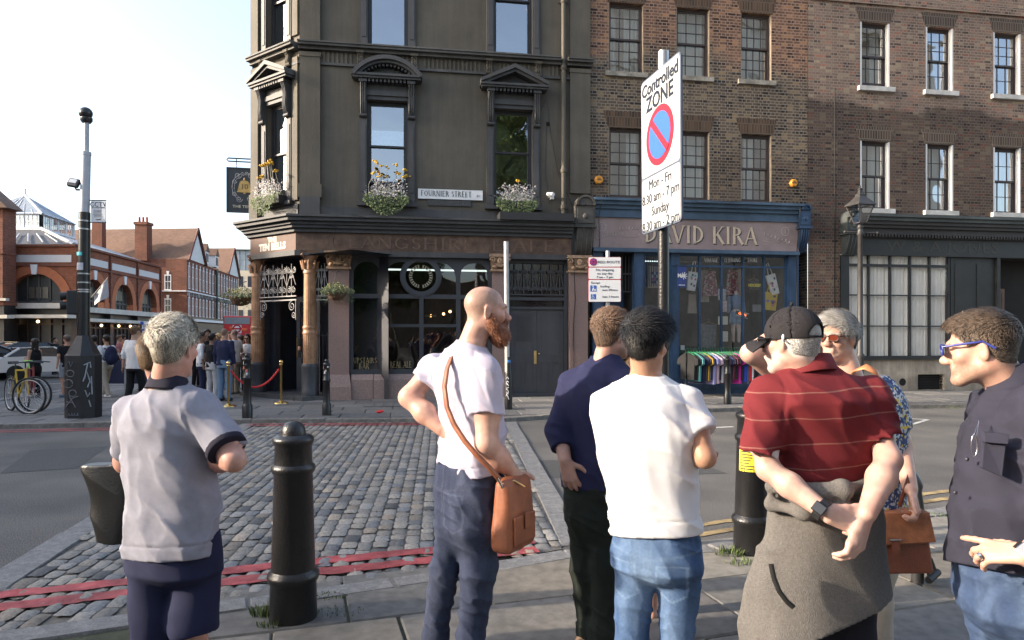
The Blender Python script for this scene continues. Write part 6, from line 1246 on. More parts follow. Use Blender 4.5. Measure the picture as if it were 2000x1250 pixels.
mb.lathe([(rt_+.05,zt),(rt_+.03,zt+.03),(.10,z_(384)),(.10,z_(380)),(.05,z_(377)),(.045,z_(372)),(.06,z_(370)),(.015,z_(366)),(.012,z_(362))],4,a0=R(59),smooth=False);ln=mb.build("lantern",LB,lp);mb=MB();mb.lathe([(rb-.006,zb+.01),(rt_-.008,zt-.01)],4,a0=R(59),smooth=False);mb.build("lantern_glass",glass("lamp_glass",1.6,.12,(.8,.8,.78)),ln)
p=Vector(G(1792,1143));bs=empty("bike_stand",p,0,"black tubular hoop bike stand with a yellow band beside the satchel","bike stand");mb=MB();pts=[(0,0,-.02),(.005,.0,.45),(-.008,.01,.58)]+[(-.09+.085*math.cos(a),.08*(1-math.cos(a))*.8,.60+.11*math.sin(a))for a in np.linspace(.15,1.57,7)]+[(-.5,.35,.715),(-.58,.41,.68),(-.6,.43,.55),(-.6,.43,-.02)];mb.tube(pts,.036,14);mb.build("hoop",M("worn_black_tube",(.030,.030,.030),.4,.5,6,.2,40),bs);mb=MB();mb.tube([(.003,0,.43),(.004,0,.47)],.0375,14);mb.build("yellow_band",M("yellow_tape",(.6,.38,.02),.5),bs);mb=MB();mb.lathe([(.055,0),(.05,.01),(.038,.02)],16);mb.build("foot_plate",BKP,bs)
lo=empty("bicycle_lock",p+Vector((.06,-.05,.03)),R(35),"black bicycle lock lying against the foot of the hoop bike stand","lock");mb=MB();mb.tube([(-.05,0,.028),(.075,0,.055)],.022,10);mb.build("crossbar",M("black_rubber",(.02,.02,.02),.6),lo);mb=MB();mb.tube([(-.03,0,.03),(-.04,.02,.12),(-.01,.03,.155),(.03,.02,.14),(.055,0,.05)],.010,7);mb.build("shackle",M("black_rubber",(.02,.02,.02),.6),lo)
BR=M("polished_brass",(.70,.48,.18),.22,.1,metal=1.0)
def stanchion(px,py,h_,lab):
    p=Vector(G(px,py,PZ));o=empty("rope_post",p,0,lab,"rope post","brass rope posts");mb=MB();mb.lathe([(.165,0),(.165,.012),(.13,.03),(.04,.05),(.03,.06)],24);mb.build("base",BR,o);mb=MB();mb.lathe([(.025,.05),(.025,h_-.09),(.04,h_-.085),(.04,h_-.07),(.02,h_-.06)],14);mb.build("post",BR,o);mb=MB();mb.ball((0,0,h_-.03),.045,12,8);mb.build("ball_finial",BR,o);return p+Vector((0,0,h_-.11))
ra=stanchion(446,794,.93,"brass rope post beside the crowd, left end of the red rope");rb_=stanchion(549,788,.93,"brass rope post before the entrance columns, right end of the red rope")
ro=empty("barrier_rope",ra,0,"red rope slung between two brass posts at the pub entrance","rope");mb=MB();dv=rb_-ra;mb.tube([dv*t+Vector((0,0,-.44*4*t*(1-t)))for t in np.linspace(.04,.96,18)],.020,8);mb.build("rope",M("red_velvet",(.55,.02,.02),.7,.15,30),ro);mb=MB();mb.tube([(0.03,0,0),dv*.04],.014,6);mb.tube([dv*.96,dv-Vector((.03,0,0))],.014,6);mb.build("rope_hook",BR,ro)
p=Vector(G(463,776,PZ))+Vector((.12,.9,0));ba=empty("barrel",p,0,"dark wooden barrel used as a table beside the crowd at the pub corner","barrel");mb=MB();mb.lathe([(.26,0),(.31,.25),(.325,.45),(.31,.65),(.26,.9)],22);mb.build("staves",M("old_oak",(.06,.042,.03),.7,.4,8,stretch=(8,8,1)),ba);mb=MB()
for z,r_ in((.06,.278),(.28,.320),(.62,.320),(.84,.278)):mb.lathe([(r_,z-.025),(r_+.003,z+.025)],22)
mb.build("hoop",M("grey_hoop",(.14,.14,.14),.5,metal=.6),ba)
p=Vector(G(762,791,PZ+.004));mh=empty("manhole_cover",p,TH,"rectangular iron manhole cover in the pavement in front of the bar window","manhole cover");mb=MB();mb.box(-.55,.55,-.35,.35,0,.006);mb.build("frame",M("worn_iron",(.10,.098,.095),.6,.2,10),mh);mb=MB()
for i in range(5):
    for j in range(3):mb.box(-.5+i*.2,-.34+i*.2,-.31+j*.21,-.13+j*.21,.006,.012)
mb.build("lid",M("stone_infill",(.13,.128,.122),.8,.2,10),mh)
p=Vector(G(741,806,PZ+.005));mb=MB();mb.ball((0,0,.02),(.07,.05,.025),8,5);mb.tube([(-.05,0,.02),(.07,.03,.03)],.02,6);tag(mb.build("litter",M("red_plastic",(.7,.03,.03),.4),None,p),"scrap of red litter on the far pavement","litter")
tp=[]
def bicycle(p,rz,lab,col,extra=None,steer=0):
    o=empty("bicycle",p,rz,lab,"bicycle","bicycles parked by the CCTV pole");r_=.335;fm_=M("frame_"+col[0],col[1],.35,.1)
    for x in(-.52,.52):
        Mw=Matrix.Translation((x,0,0))@Matrix.Rotation(R(steer if x>0 else 0),4,'Z')@Matrix.Translation((-x,0,0));mb=MB(Mw);mb.tube([(x+r_*math.cos(a),0,r_+r_*math.sin(a))for a in np.linspace(0,6.2832,33)],.019,7,cap=False);wh=mb.build("wheel",M("tyre_rubber",(.018,.018,.018),.8),o);mb=MB(Mw);mb.tube([(x+(r_-.03)*math.cos(a),0,r_+(r_-.03)*math.sin(a))for a in np.linspace(0,6.2832,33)],.010,5,cap=False);mb.tube([(x,-.04,r_),(x,.04,r_)],.022,8)
        for k in range(18):a=6.2832*k/18;mb.tube([(x,.02*(-1)**k,r_),(x+(r_-.03)*math.cos(a+.3*(-1)**k),0,r_+(r_-.03)*math.sin(a+.3*(-1)**k))],.0022,3,cap=False)
        mb.build("rim",M("alloy",(.55,.55,.55),.35,metal=.8),wh)
    bb,st_,hd_,rx,fx_=(-.06,0,.29),(-.22,0,.80),(.34,0,.82),(-.52,0,r_),(.52,0,r_);mb=MB()
    for a,b,t in((bb,st_,.017),(st_,hd_,.017),(bb,(.36,0,.72),.02),(rx,bb,.011),(rx,(-.2,0,.76),.010),((.33,0,.86),(.38,0,.66),.02),((.38,0,.66),fx_,.015)):mb.tube([a,b],t,7)
    mb.build("frame",fm_,o);mb=MB();mb.tube([(.32,0,.86),(.315,0,.95),(.36,0,.965)],.013,6);mb.tube([(.40,-.27,.955),(.36,-.1,.97),(.36,.1,.97),(.40,.27,.955)],.012,6);mb.build("handlebar",BKP,o);mb=MB();mb.tube([(-.22,0,.8),(-.245,0,.92)],.012,6);mb.prism([(-.40,-.08,.92),(-.40,.08,.92),(-.14,.025,.93),(-.12,0,.93),(-.14,-.025,.93)],(0,0,.05));mb.build("saddle",extra or M("black_rubber",(.02,.02,.02),.6),o);mb=MB();mb.lathe([(.09,-.01),(.09,.01)],18);cr=mb;mb=MB(Matrix.Translation((-.06,-.04,.29))@Matrix.Rotation(R(90),4,'X'));mb.lathe([(.09,-.004),(.09,.004)],18);mb.mtx=None;mb.tube([(-.06,-.05,.29),(.06,-.06,.17)],.009,5);mb.tube([(-.06,.05,.29),(-.18,.06,.41)],.009,5);mb.box(.02,.10,-.12,-.05,.155,.175);mb.box(-.22,-.14,.05,.12,.40,.42);mb.build("crank",M("alloy",(.55,.55,.55),.35,metal=.8),o);return o
bicycle(Vector(G(57,809,PZ))-Vector((.41,-.32,0)),R(-38),"yellow bicycle nearest the camera at the left edge",("yellow",(.50,.33,.03)),steer=32);bicycle(Vector(G(70,804,PZ))-Vector((.36,-.37,0)),R(-48),"dark red bicycle with neon green saddle cover at the left edge",("dark_red",(.20,.02,.02)),M("neon_cover",(.40,.85,.10),.5),steer=45)
rl=P0+UX*S(1400,.75)-NY*.75;rl.z=PZ;rk=empty("clothes_rail",rl,TH,"black clothes rail on the pavement outside the blue shop","clothes rail");x0r,x1r=S(1338,.75)-S(1400,.75),S(1478,.75)-S(1400,.75);zr=CH+(655-681)/F*(rl.y)-PZ;mb=MB();mb.tube([(x0r,0,zr),(x1r,0,zr)],.014,8)
for x in(x0r+.02,x1r-.02):mb.tube([(x,0,.04),(x,0,zr)],.014,8);mb.tube([(x,-.25,.04),(x,.25,.04)],.014,8)
mb.build("rail_frame",BKP,rk)
cols=[("black","black",(.012,.012,.013)),("black","black",(.014,.013,.016)),("teal","teal",(.10,.30,.30)),("navy","navy",(.015,.018,.05)),("charcoal","charcoal",(.03,.03,.032)),("mustard","mustard",(.42,.24,.02)),("dark navy","darknavy",(.012,.014,.035)),("lavender","lavender",(.30,.28,.5)),("pale pink","palepink",(.55,.40,.45)),("midnight","midnight",(.012,.012,.03)),("grey","grey",(.28,.27,.29)),("plum","plum",(.08,.03,.06)),("dark blue","darkblue",(.02,.03,.10)),("ink","ink",(.015,.015,.025)),("wine","wine",(.12,.02,.04)),("jet","jet",(.01,.01,.01)),("magenta","magenta",(.48,.02,.25)),("black cotton","blackcotton",(.013,.013,.016)),("royal blue","royalblue",(.03,.07,.45)),("slate","slate",(.10,.11,.14)),("scarlet","scarlet",(.52,.02,.03)),("white","white",(.65,.65,.66)),("coal","coal",(.014,.014,.016)),("smoke","smoke",(.035,.035,.04)),("denim","denim",(.06,.08,.12))]
GRN=M("green_hanger",(.02,.22,.085),.5,.05);rg=random.Random(4);xs_=np.linspace(x0r+.08,x1r-.08,len(cols))
def hung_shirt(p,rz,L,col,lab,grp):
    o=empty("shirt",p,rz,lab,"shirt",grp);mb=MB();n=8
    for s_ in(1,):
        rows=[]
        prof=[(.07,-.10),(.20,-.15),(.34,-.24),(.36,-.36),(.27,-.40),(.235,-.34),(.235,-L)]
        def side(sg,yo):
            return[Vector((yo+.012*math.sin(z*9+sg*x*8),sg*x,z))for x,z in prof]
        f=side(1,-.03)+side(-1,-.03)[::-1];b=side(1,.03)+side(-1,.03)[::-1];k=len(f);mb.add(f+b,[tuple(range(k)),tuple(range(k,2*k))[::-1]]+[(i,(i+1)%k,(i+1)%k+k,i+k)for i in range(k)])
    mb.build("cloth",col,o);mb=MB();mb.tube([(0,-.22,-.155),(0,0,-.07),(0,.22,-.155)],.008,5);mb.tube([(0,0,-.07),(0,0,-.0),(0,.02,.018),(0,.035,.0)],.007,5);mb.build("hanger",GRN,o);return o
for i,(cn,ck,cc_)in enumerate(cols):hung_shirt(rl+UX*float(xs_[i])+Vector((0,0,zr)),TH+R(rg.uniform(14,34)),rg.uniform(.72,.86),M("shirt_"+ck,cc_,.85,.08,8),"%s shirt on the green hangers of the outdoor rail, %s from its left end"%(cn,["first","second","third","fourth","fifth","sixth","seventh","eighth","ninth","tenth","eleventh","twelfth","thirteenth","fourteenth","fifteenth","sixteenth","seventeenth","eighteenth","nineteenth","twentieth","twenty-first","twenty-second","twenty-third","twenty-fourth","twenty-fifth"][i]),"shirts on the outdoor rail")
def inwin(px,py,dep=.45):
    v=P0+UX*S(px,-dep)+NY*dep;v.z=Zf(py,px,-dep);return v
FLO=bpy.data.materials.new("floral_print");n_,l_,p_=nodes_of(FLO);tc=n_.new("ShaderNodeTexCoord");vo=n_.new("ShaderNodeTexVoronoi");vo.inputs["Scale"].default_value=26;l_.new(tc.outputs["Object"],vo.inputs[0]);cr=n_.new("ShaderNodeValToRGB");cr.color_ramp.interpolation='CONSTANT';sp=n_.new("ShaderNodeSeparateColor");l_.new(vo.outputs["Color"],sp.inputs[0]);l_.new(sp.outputs[1],cr.inputs[0])
for i,(po,co)in enumerate(((0,(.22,.05,.08)),(.35,(.45,.28,.27)),(.6,(.16,.035,.06)),(.8,(.30,.30,.22)))):
    e=cr.color_ramp.elements[i]if i<2 else cr.color_ramp.elements.new(po);e.position=po;e.color=(*co,1)
l_.new(cr.outputs[0],p_.inputs["Base Color"])
def drape(px,py0,py1,w0,w1,mat,lab,cat,name,dep=.5,hang=True,th=.05):
    a,b=inwin(px,py0,dep),inwin(px,py1,dep);h_=a.z-b.z;o=empty(name,a,TH,lab,cat,None);kx=a.y/F;mb=MB();n=14;vs=[];fs=[]
    for j in range(6):
        t=j/5;w_=(w0+(w1-w0)*t)*kx/2;z=-h_*t
        for s_ in(-1,1):
            for i in range(n+1):u=-1+2*i/n;vs.append((w_*u,s_*(th*.5*(1-.6*u*u))+.02*t*math.sin(i*1.9),z))
    m_=n+1
    for j in range(5):
        for i in range(n):b0=j*2*m_;fs+=[(b0+i,b0+i+1,b0+i+1+2*m_,b0+i+2*m_),(b0+m_+i,b0+m_+i+2*m_,b0+m_+i+1+2*m_,b0+m_+i+1)]
    mb.add(vs,fs,True);mb.build("cloth",mat,o);mb=MB();mb.tube([(-w0*kx*.5,0,0),(0,0,.06),(w0*kx*.5,0,0)],.01,5);mb.tube([(0,0,.06),(0,0,.16)],.006,5);mb.build("hanger",M("wood_hanger",(.25,.14,.07),.6),o);return o
CREAM=M("cream_cloth",(.42,.34,.27),.85,.1,6,dirt=.2);drape(1387,530,578,22,34,FLO,"red floral skirt hanging in the blue shop window, left of centre","skirt","skirt");drape(1376,528,590,14,20,CREAM,"cream garment hanging beside the red floral skirt","clothing","garment",.6);drape(1431,528,576,20,28,FLO,"floral top hanging above the denim mannequin","top","top",.55);drape(1447,526,610,12,18,CREAM,"long cream coat right of the denim mannequin","coat","coat",.7);drape(1352,575,612,14,20,CREAM,"crumpled beige shirt low behind the white tote","shirt","beige_shirt",.7);drape(1384,634,682,34,30,M("grey_print",(.10,.10,.105),.9,.5,14),"grey printed T-shirt on a green hanger in the shop window","T-shirt","t_shirt",.25)
drape(1281,520,562,30,32,CREAM,"cream sweatshirt with picture panel in the narrow window left of the tall post","sweatshirt","sweatshirt",.3);p=inwin(1281,542,.24);mb=MB()
rg=random.Random(6);PM=[M("print_%d"%i,c_,.8)for i,c_ in enumerate(((.05,.05,.10),(.45,.12,.15),(.5,.48,.42),(.12,.10,.3)))]
for i in range(4):
    for j in range(4):mb.mi=rg.randrange(4);mb.box(-.13+i*.065,-.075+i*.065,-.012,0,-.15+j*.075,-.085+j*.075)
pp=mb.build("picture_panel",PM,None,p);tag(pp,"dark picture panel on the front of the cream sweatshirt","print");pp.rotation_euler=(0,0,TH)
def tote(px,py0,py1,wpx,rot,lab,mat,mark):
    a,b=inwin(px,py0,.2),inwin(px,py1,.2);h_=a.z-b.z;k=a.y/F;w_=wpx*k;o=empty("canvas_bag",(a+b)/2,TH,lab,"bag");Mr=Matrix.Rotation(R(rot),4,'Y');mb=MB(Mr);mb.prism([(-w_*.5,-.03,h_*.32),(w_*.5,-.03,h_*.32),(w_*.42,-.03,-h_*.5),(-w_*.42,-.03,-h_*.5)],(0,.06,0));mb.build("bag_body",mat,o,bevel=.01);mb=MB(Mr)
    for x in(-.2,.2):pass
    mb.tube([(-w_*.25,-.02,h_*.3),(-w_*.15,-.02,h_*.75),(w_*.05,-.02,h_*.8),(w_*.2,-.02,h_*.3)],.014,5);mb.build("handle",mat,o);mb=MB(Mr);rg=random.Random(px)
    for i in range(7):x,z=rg.uniform(-.3,.2)*w_,rg.uniform(-.4,.2)*h_;mb.mi=i%3;mb.box(x,x+w_*.18,-.038,-.031,z,z+h_*.09)
    mb.build("print",mark,o)
CAN=M("white_canvas",(.62,.60,.56),.85,.08,10);tote(1352,523,568,20,8,"white printed tote bag hanging left in the blue shop window",CAN,[M("print_0",(.05,.05,.1)),M("print_teal",(.1,.35,.4)),M("print_1",(.45,.12,.15))]);tote(1508,527,576,20,-16,"white tote bag hanging at the right of the blue shop window",CAN,[M("print_0",(.05,.05,.1)),M("print_1",(.45,.12,.15)),M("print_2",(.5,.48,.42))]);tote(1504,563,606,30,4,"yellow bag below the white tote at the right of the shop window",M("yellow_canvas",(.50,.33,.03),.85,.1,10),[M("print_0",(.05,.05,.1)),M("print_1",(.45,.12,.15)),M("print_3",(.12,.1,.3))])
q=front(1332,541,.42);bn=empty("hanging_banner",q,TH,"small navy banner with white lettering on an arm at the blue shop","banner");mb=MB();k=q.y/F;mb.box(-9*k,9*k,-.012,.012,-20*k,20*k);mb.build("cloth",M("banner_navy",(.025,.045,.17),.6),bn);WL2=M("white_letter",(.72,.70,.66),.6);text("MA",.12,WL2,bn,(-.03,-.014,.03),bold=.006);mb=MB()
for a in range(0,180,45):mb.mtx=Matrix.Translation((.05,-.014,.03))@Matrix.Rotation(R(a+10),4,'Y');mb.box(-.008,.008,-.002,0,-.09,.09)
mb.mtx=None;mb.box(-.09,.07,-.014,-.012,-.205,-.19);mb.build("star",WL2,bn);mb=MB();mb.tube([(-.12,0,.24),(.14,0,.27)],.012,5);mb.tube([(-.1,.02,.30),(-.09,.42,.28)],.012,5);mb.build("arm",BKP,bn)
o=empty("mannequin",inwin(1437,668,.45),TH,"headless mannequin in denim shorts and jacket in the middle of the blue shop window","mannequin");k=inwin(1437,668,.45).y/F;sd=Sdf();sd.chain([(-.07,0,.02),(-.075,0,.30),(-.06,0,.60)],[.035,.05,.07],.02);sd.chain([(.06,-.05,.02),(.07,-.04,.30),(.06,0,.60)],[.035,.05,.07],.02);sd.ell((0,0,.72),(.14,.1,.16));sd.ell((0,0,1.02),(.15,.10,.22));sd.cap((0,0,1.2),(0,0,1.3),.045)
V,Q=sd.mesh(.015);np_obj("body",V,Q,M("mannequin_pale",(.50,.38,.32),.5),o);sd=Sdf();sd.ell((0,0,.70),(.16,.125,.14));sd.cap((-.075,0,.66),(-.085,0,.53),.085,.092);sd.cap((.075,0,.66),(.085,-.02,.53),.085,.092);V,Q=sd.mesh(.015);np_obj("denim_shorts",V,Q,M("pale_denim",(.20,.27,.36),.9,.25,20),o);sd=Sdf();sd.ell((0,.01,1.03),(.18,.13,.22));sd.cap((-.17,0,1.15),(-.22,-.03,.80),.06,.05);sd.cap((.17,0,1.15),(.22,-.03,.80),.06,.05);V,Q=sd.mesh(.015);np_obj("denim_jacket",V,Q,M("mid_denim",(.12,.17,.25),.9,.25,20),o)
for(px_,py_,w_,h_,lab,mt,nm)in((1410,575,16,22,"black and white photo card stuck in the shop window, upper of the column",M("photo_grey",(.30,.30,.31),.6,.5,24),"poster"),(1413,598,14,22,"pinkish print stuck below the black and white photo in the shop window",M("photo_pink",(.42,.30,.28),.6,.5,24),"poster"),(1412,626,20,16,"cream notice in the shop window column of cards",M("notice_cream",(.50,.47,.36),.6,.06),"poster"),(1416,657,12,20,"tall cream card with dark drawing, lower in the shop window",M("card_cream",(.46,.42,.34),.6,.3,40),"poster"),(1333,679,8,9,"small white card low in the left corner of the blue shop window",M("card_white",(.65,.65,.65),.6,.03),"poster"),(1478,602,18,14,"grey framed notice on a stand inside the shop",M("notice_grey",(.12,.12,.12),.6,.2),"poster")):
    c_=inwin(px_,py_,.10);k=c_.y/F;mb=MB();mb.box(-w_*k/2,w_*k/2,-.006,.006,-h_*k/2,h_*k/2);o=mb.build(nm,mt,None,c_);o.rotation_euler=(0,0,TH);tag(o,lab,"card")
c_=inwin(1449,614,.12);op=empty("open_sign",c_,TH,"tilted OPEN sign in the blue shop window","sign");k=c_.y/F;mb=MB(Matrix.Rotation(R(17),4,'Y'));mb.box(-13*k,13*k,-.02,.02,-5*k,5*k);bd=mb.build("board",M("sign_black",(.02,.022,.03),.5),op);mb=MB(Matrix.Rotation(R(17),4,'Y'));
for q_ in((-13,13,4.2,5),(-13,13,-5,-4.2)):mb.box(q_[0]*k,q_[1]*k,-.024,-.02,q_[2]*k,q_[3]*k)
mb.build("border",WL2,bd);t=text("OPEN",.085,emis("orange_letters",(1,.22,.05),.6),bd,(0,-.022,0),rot=(R(90),R(17),0),bold=.004)
drape(1472,548,566,22,22,M("black_cloth",(.02,.02,.02),.9),"black top printed HOCKEY in yellow in the shop window","top","printed_top",.3);text("HOCKEY",.095,M("yellow_print",(.62,.50,.03),.6),[o for o in bpy.data.objects if o.name.startswith("printed_top")][0],(0,-.05,-.13),bold=.006,sx=.9)
mb=MB();st_=empty("display_table",inwin(1495,690,.6),TH,"low table of folded colourful clothes right in the shop window","table");mb.box(-.55,.5,-.2,.2,-.05,0);mb.build("table_top",M("dark_wood_top",(.04,.03,.025),.6),st_)
for i,(x,cc_)in enumerate(((-.35,(.45,.18,.02)),(-.1,(.05,.2,.22)),(.15,(.08,.08,.09)),(-.2,(.15,.1,.2)))):mb=MB();mb.ball((0,0,.0),(.14,.12,.05),10,6);o=mb.build("folded_cloth",M("fold_%d"%i,cc_,.9,.2,12),None,st_.location+UX*x+Vector((0,0,.05+.02*i)));tag(o,["orange","teal","dark grey","purple"][i]+" folded garment on the low table in the shop window","clothing")
p=Vector(G(1330,838,.003));dr=empty("drain_cover",p,TH,"iron drain cover in the road beyond the white T-shirt","drain cover");mb=MB();mb.box(-.3,.3,-.22,.22,0,.006);mb.build("frame",M("worn_iron",(.10,.098,.095),.6,.2,10),dr);mb=MB()
for i in range(8):mb.box(-.26+i*.067,-.225+i*.067,-.18,.18,.006,.011)
mb.build("grating",M("dark_iron",(.05,.05,.05),.6),dr)
# ---------------------------------------------------------------- market hall, houses and traffic beyond the crossing
RB=brick("red_market_brick",(.27,.085,.045),(.19,.060,.035),(.22,.13,.09),(),bw=.3,rh=.1);RB2=brick("dark_red_brick",(.21,.075,.048),(.14,.050,.036),(.17,.11,.085),(),bw=.3,rh=.1)
TERR=M("orange_rubbed_brick",(.36,.115,.05),.85,.15,4);CRM=M("cream_band",(.52,.48,.43),.8,.12,3,dirt=.2);WPT=M("white_paint_wood",(.62,.62,.63),.6,.06);SLATE=M("slate_roof",(.065,.068,.078),.7,.3,3,stretch=(1,1,4));TILE=M("brown_tile",(.15,.085,.058),.85,.3,3,.4,14,stretch=(1,1,5),dirt=.2);DKW=M("dark_green_joinery",(.030,.032,.030),.5,.2)
M0=Vector((-26.8,42,0));mk=empty("market_hall",M0,0,"orange brick market hall with arched windows and glass lantern roof","building");aR=math.atan2(.992,-.128);MR=Matrix.Rotation(aR,4,'Z');MF=Matrix.Translation((-4.9,0,0))
ZP=7.0;
def arched_bay(m_,x0,x1,cx,hw,zs,zb):
    """brick bay with semicircular opening, orange voussoirs, keystone and panel"""
    n=14;arc=[(cx-hw*math.cos(math.pi*i/n),zs+hw*math.sin(math.pi*i/n))for i in range(n+1)];mb=MB(m_)
    mb.quad((x0,0,zb),(cx-hw,0,zb),(cx-hw,0,zs),(x0,0,zs));mb.quad((cx+hw,0,zb),(x1,0,zb),(x1,0,zs),(cx+hw,0,zs))
    mb.quad((x0,0,zs),(cx-hw,0,zs),(cx-hw,0,ZP),(x0,0,ZP));mb.quad((cx+hw,0,zs),(x1,0,zs),(x1,0,ZP),(cx+hw,0,ZP))
    for i in range(n):a,b=arc[i],arc[i+1];mb.quad((a[0],0,a[1]),(b[0],0,b[1]),(b[0],0,ZP),(a[0],0,ZP));mb.quad((a[0],0,a[1]),(a[0],.5,a[1]),(b[0],.5,b[1]),(b[0],0,b[1]))
    mb.quad((x0,-.001,ZP-.2),(x1,-.001,ZP-.2),(x1,-.001,ZP-.1),(x0,-.001,ZP-.1));mb.build("wall",RB,mk)
    mb=MB(m_);mb.ring((cx,0,zs),hw,hw+.55,-.05,.0,16,0,math.pi);mb.box(x0+.05,cx-hw-.0,-.04,0,zb,zs);mb.box(cx+hw+.0,x1-.05,-.04,0,zb,zs);mb.build("voussoir_arch",TERR,mk)
    mb=MB(m_);mb.prism([(cx-.14,-.12,zs+hw-.05),(cx+.14,-.12,zs+hw-.05),(cx+.22,-.12,zs+hw+.55),(cx-.22,-.12,zs+hw+.55)],(0,.12,0));mb.build("keystone",WPT,mk)
    mb=MB(m_);mb.box(x0+.3,x1-.3,-.03,0,ZP-.95,ZP-.5);mb.build("sign_panel",M("pale_panel",(.50,.49,.49),.7,.05),mk)
    mb=MB(m_);mb.quad((cx-hw,.4,zb),(cx+hw,.4,zb),(cx+hw,.4,zs+hw),(cx-hw,.4,zs+hw));wn=mb.build("arched_window",DKW,mk);mb=MB(m_)
    for i in range(5):xx=cx+hw*(-.8+.4*i);hh=math.sqrt(max(0,hw*hw-(xx-cx)**2));mb.box(xx-.04,xx+.04,.33,.4,zb,zs+hh)
    mb.box(cx-hw,cx+hw,.33,.4,zs+.0,zs+.1);mb.build("mullion",M("mullion_grey",(.075,.075,.072),.6),wn);mb=MB(m_)
    for i in range(3):mb.box(cx-.62+i*.42,cx-.26+i*.42,.34,.38,zs+.25,zs+.95)
    mb.build("glazing",M("lit_glazing",(.10,.085,.065),.3,.3,6),wn)
    mb=MB(m_);mb.box(x0,x1,-.35,.0,zb-.35,zb-.02);mb.box(x0,x1,-.9,0,zb-.95,zb-.75);mb.build("canopy",CRM,mk)
    mb=MB(m_);mb.quad((x0,.3,0),(x1,.3,0),(x1,.3,zb),(x0,.3,zb));sf=mb.build("shop_front",M("market_shopfront",(.022,.021,.022),.4,.4,3),mk);mb=MB(m_)
    for i in range(7):xx=x0+.35+(x1-x0-.7)*i/6;mb.box(xx-.04,xx+.04,.2,.3,0,zb-1.0)
    mb.box(x0,x0+.4,-.05,.3,0,zb);mb.box(x0+.4,x1,.18,.3,zb-1.35,zb-1.25);mb.build("shop_frame",M("dark_brown_frame",(.05,.035,.03),.5),sf);mb=MB(m_)
    for i in range(2):mb.ball((x0+.8+i*1.9,-.25,zb-1.15),.09,8,6)
    mb.build("wall_lamp",emis("warm_lamp",(1,.62,.28),2.2),mk)
arched_bay(MF,0,4.9,2.35,1.75,3.6,3.55);LB_=13.4/3
for i in range(3):arched_bay(MR,i*LB_,(i+1)*LB_,(i+.5)*LB_,1.45,3.75,3.35)
mb=MB();
for m_,a,b in((MF,0,4.9),(MR,0,13.4)):mb.mtx=m_;mb.box(a,b,-.16,.4,ZP,ZP+.14);mb.box(a,b,-.10,.0,ZP-1.2,ZP-1.08)
mb.mtx=MR
for i in range(4):mb.box(i*LB_-.09,i*LB_+.09,-.12,0,3.4,ZP-.05)
mb.mtx=None;mb.build("parapet",RB2,mk)
RX=lambda x,y,z:Vector((x,y,z));mb=MB();Lx0,Lx1,Ly0,Ly1=-12.7,-7.7,8.0,12.6;z0_,z1_,z2_,z3_=ZP+.1,9.3,10.45,12.3;wx_=lambda x:x
bL=[RX(-16,.4,z0_),RX(-.4,.4,z0_),RX(-2.2,13.4,z0_),RX(-16,22,z0_)];tL=[RX(Lx0,Ly0,z1_),RX(Lx1,Ly0,z1_),RX(Lx1-.6,Ly1,z1_),RX(Lx0-.6,Ly1,z1_)]
for i in range(4):mb.quad(bL[i],bL[(i+1)%4],tL[(i+1)%4],tL[i])
mb.build("lower_roof",SLATE,mk);mb=MB()
for i in(0,1):
    a,b,c,d=bL[i],bL[i+1],tL[i+1],tL[i]
    for t in np.linspace(.1,.95,14):p_,q_=a.lerp(b,t),d.lerp(c,t);mb.tube([p_.lerp(q_,.12)+Vector((0,-.05,.1)),p_.lerp(q_,.62)+Vector((0,-.05,.1))],.05,4)
mb.tube([bL[1]+Vector((0,0,.1)),tL[1]+Vector((0,0,.1))],.13,6);mb.build("roof_ribs",M("pale_lead",(.34,.35,.38),.5,.2),mk)
mb=MB()
for i in range(2):
    a,b=tL[i],tL[(i+1)%4];up=Vector((0,0,z2_-z1_))
    mb.tube([a,a+up],.12,4);mb.tube([b,b+up],.12,4)
    for t in np.linspace(0,1,5):p_=a.lerp(b,t);mb.tube([p_,p_+up],.07,4)
    for t in np.linspace(0,1,17):p_=a.lerp(b,t);mb.tube([p_,p_+up],.028,4)
    for f_,r_ in((0,.16),(.5,.03),(1,.12)):mb.tube([a+up*f_,b+up*f_],r_,4)
mb.build("lantern_frame",WPT,mk);mb=MB()
for i in range(4):a,b=tL[i],tL[(i+1)%4];up=Vector((0,0,z2_-z1_));mb.quad(a,b,b+up,a+up)
mb.build("lantern_glazing",glass("roof_glass",1.2,.25,(.85,.88,.9)),mk);ap=(tL[0]+tL[2])/2;ap.z=z3_;ev=[p_+(p_-ap)*.10 for p_ in tL]
for p_ in ev:p_.z=z2_-.05
mb=MB()
for i in range(4):mb.add([ev[i],ev[(i+1)%4],ap],[(0,1,2)])
mb.build("lantern_roof",M("glazed_roof",(.20,.23,.26),.25,.2,4),mk);mb=MB()
for i in range(2):
    for t in np.linspace(0,1,9):mb.tube([ev[i].lerp(ev[i+1],t),ev[i].lerp(ev[i+1],t).lerp(ap,1-abs(2*t-1))],.04,4)
mb.tube([ev[1],ap],.12,5);mb.tube([ap,ap+Vector((0,0,.5))],.05,5);mb.build("roof_rib",M("pale_lead",(.34,.35,.38),.5,.2),mk)
q=Vector(W(195,560,36));fg=empty("flag",q,0,"pale grey flag hanging from a slanted pole in front of the market arches","flag");mb=MB();vs=[];fs=[]
for i in range(9):
    for j in range(7):u,v=i/8,j/6;vs.append((-.33+.75*u,.08*math.sin(u*6+v*2),(.15+.85*u)*(1)-.95+(-.15+.35)*0-v*(.95*(.55+.45*u))+.35))
for i in range(8):
    for j in range(6):fs.append((i*7+j,(i+1)*7+j,(i+1)*7+j+1,i*7+j+1))
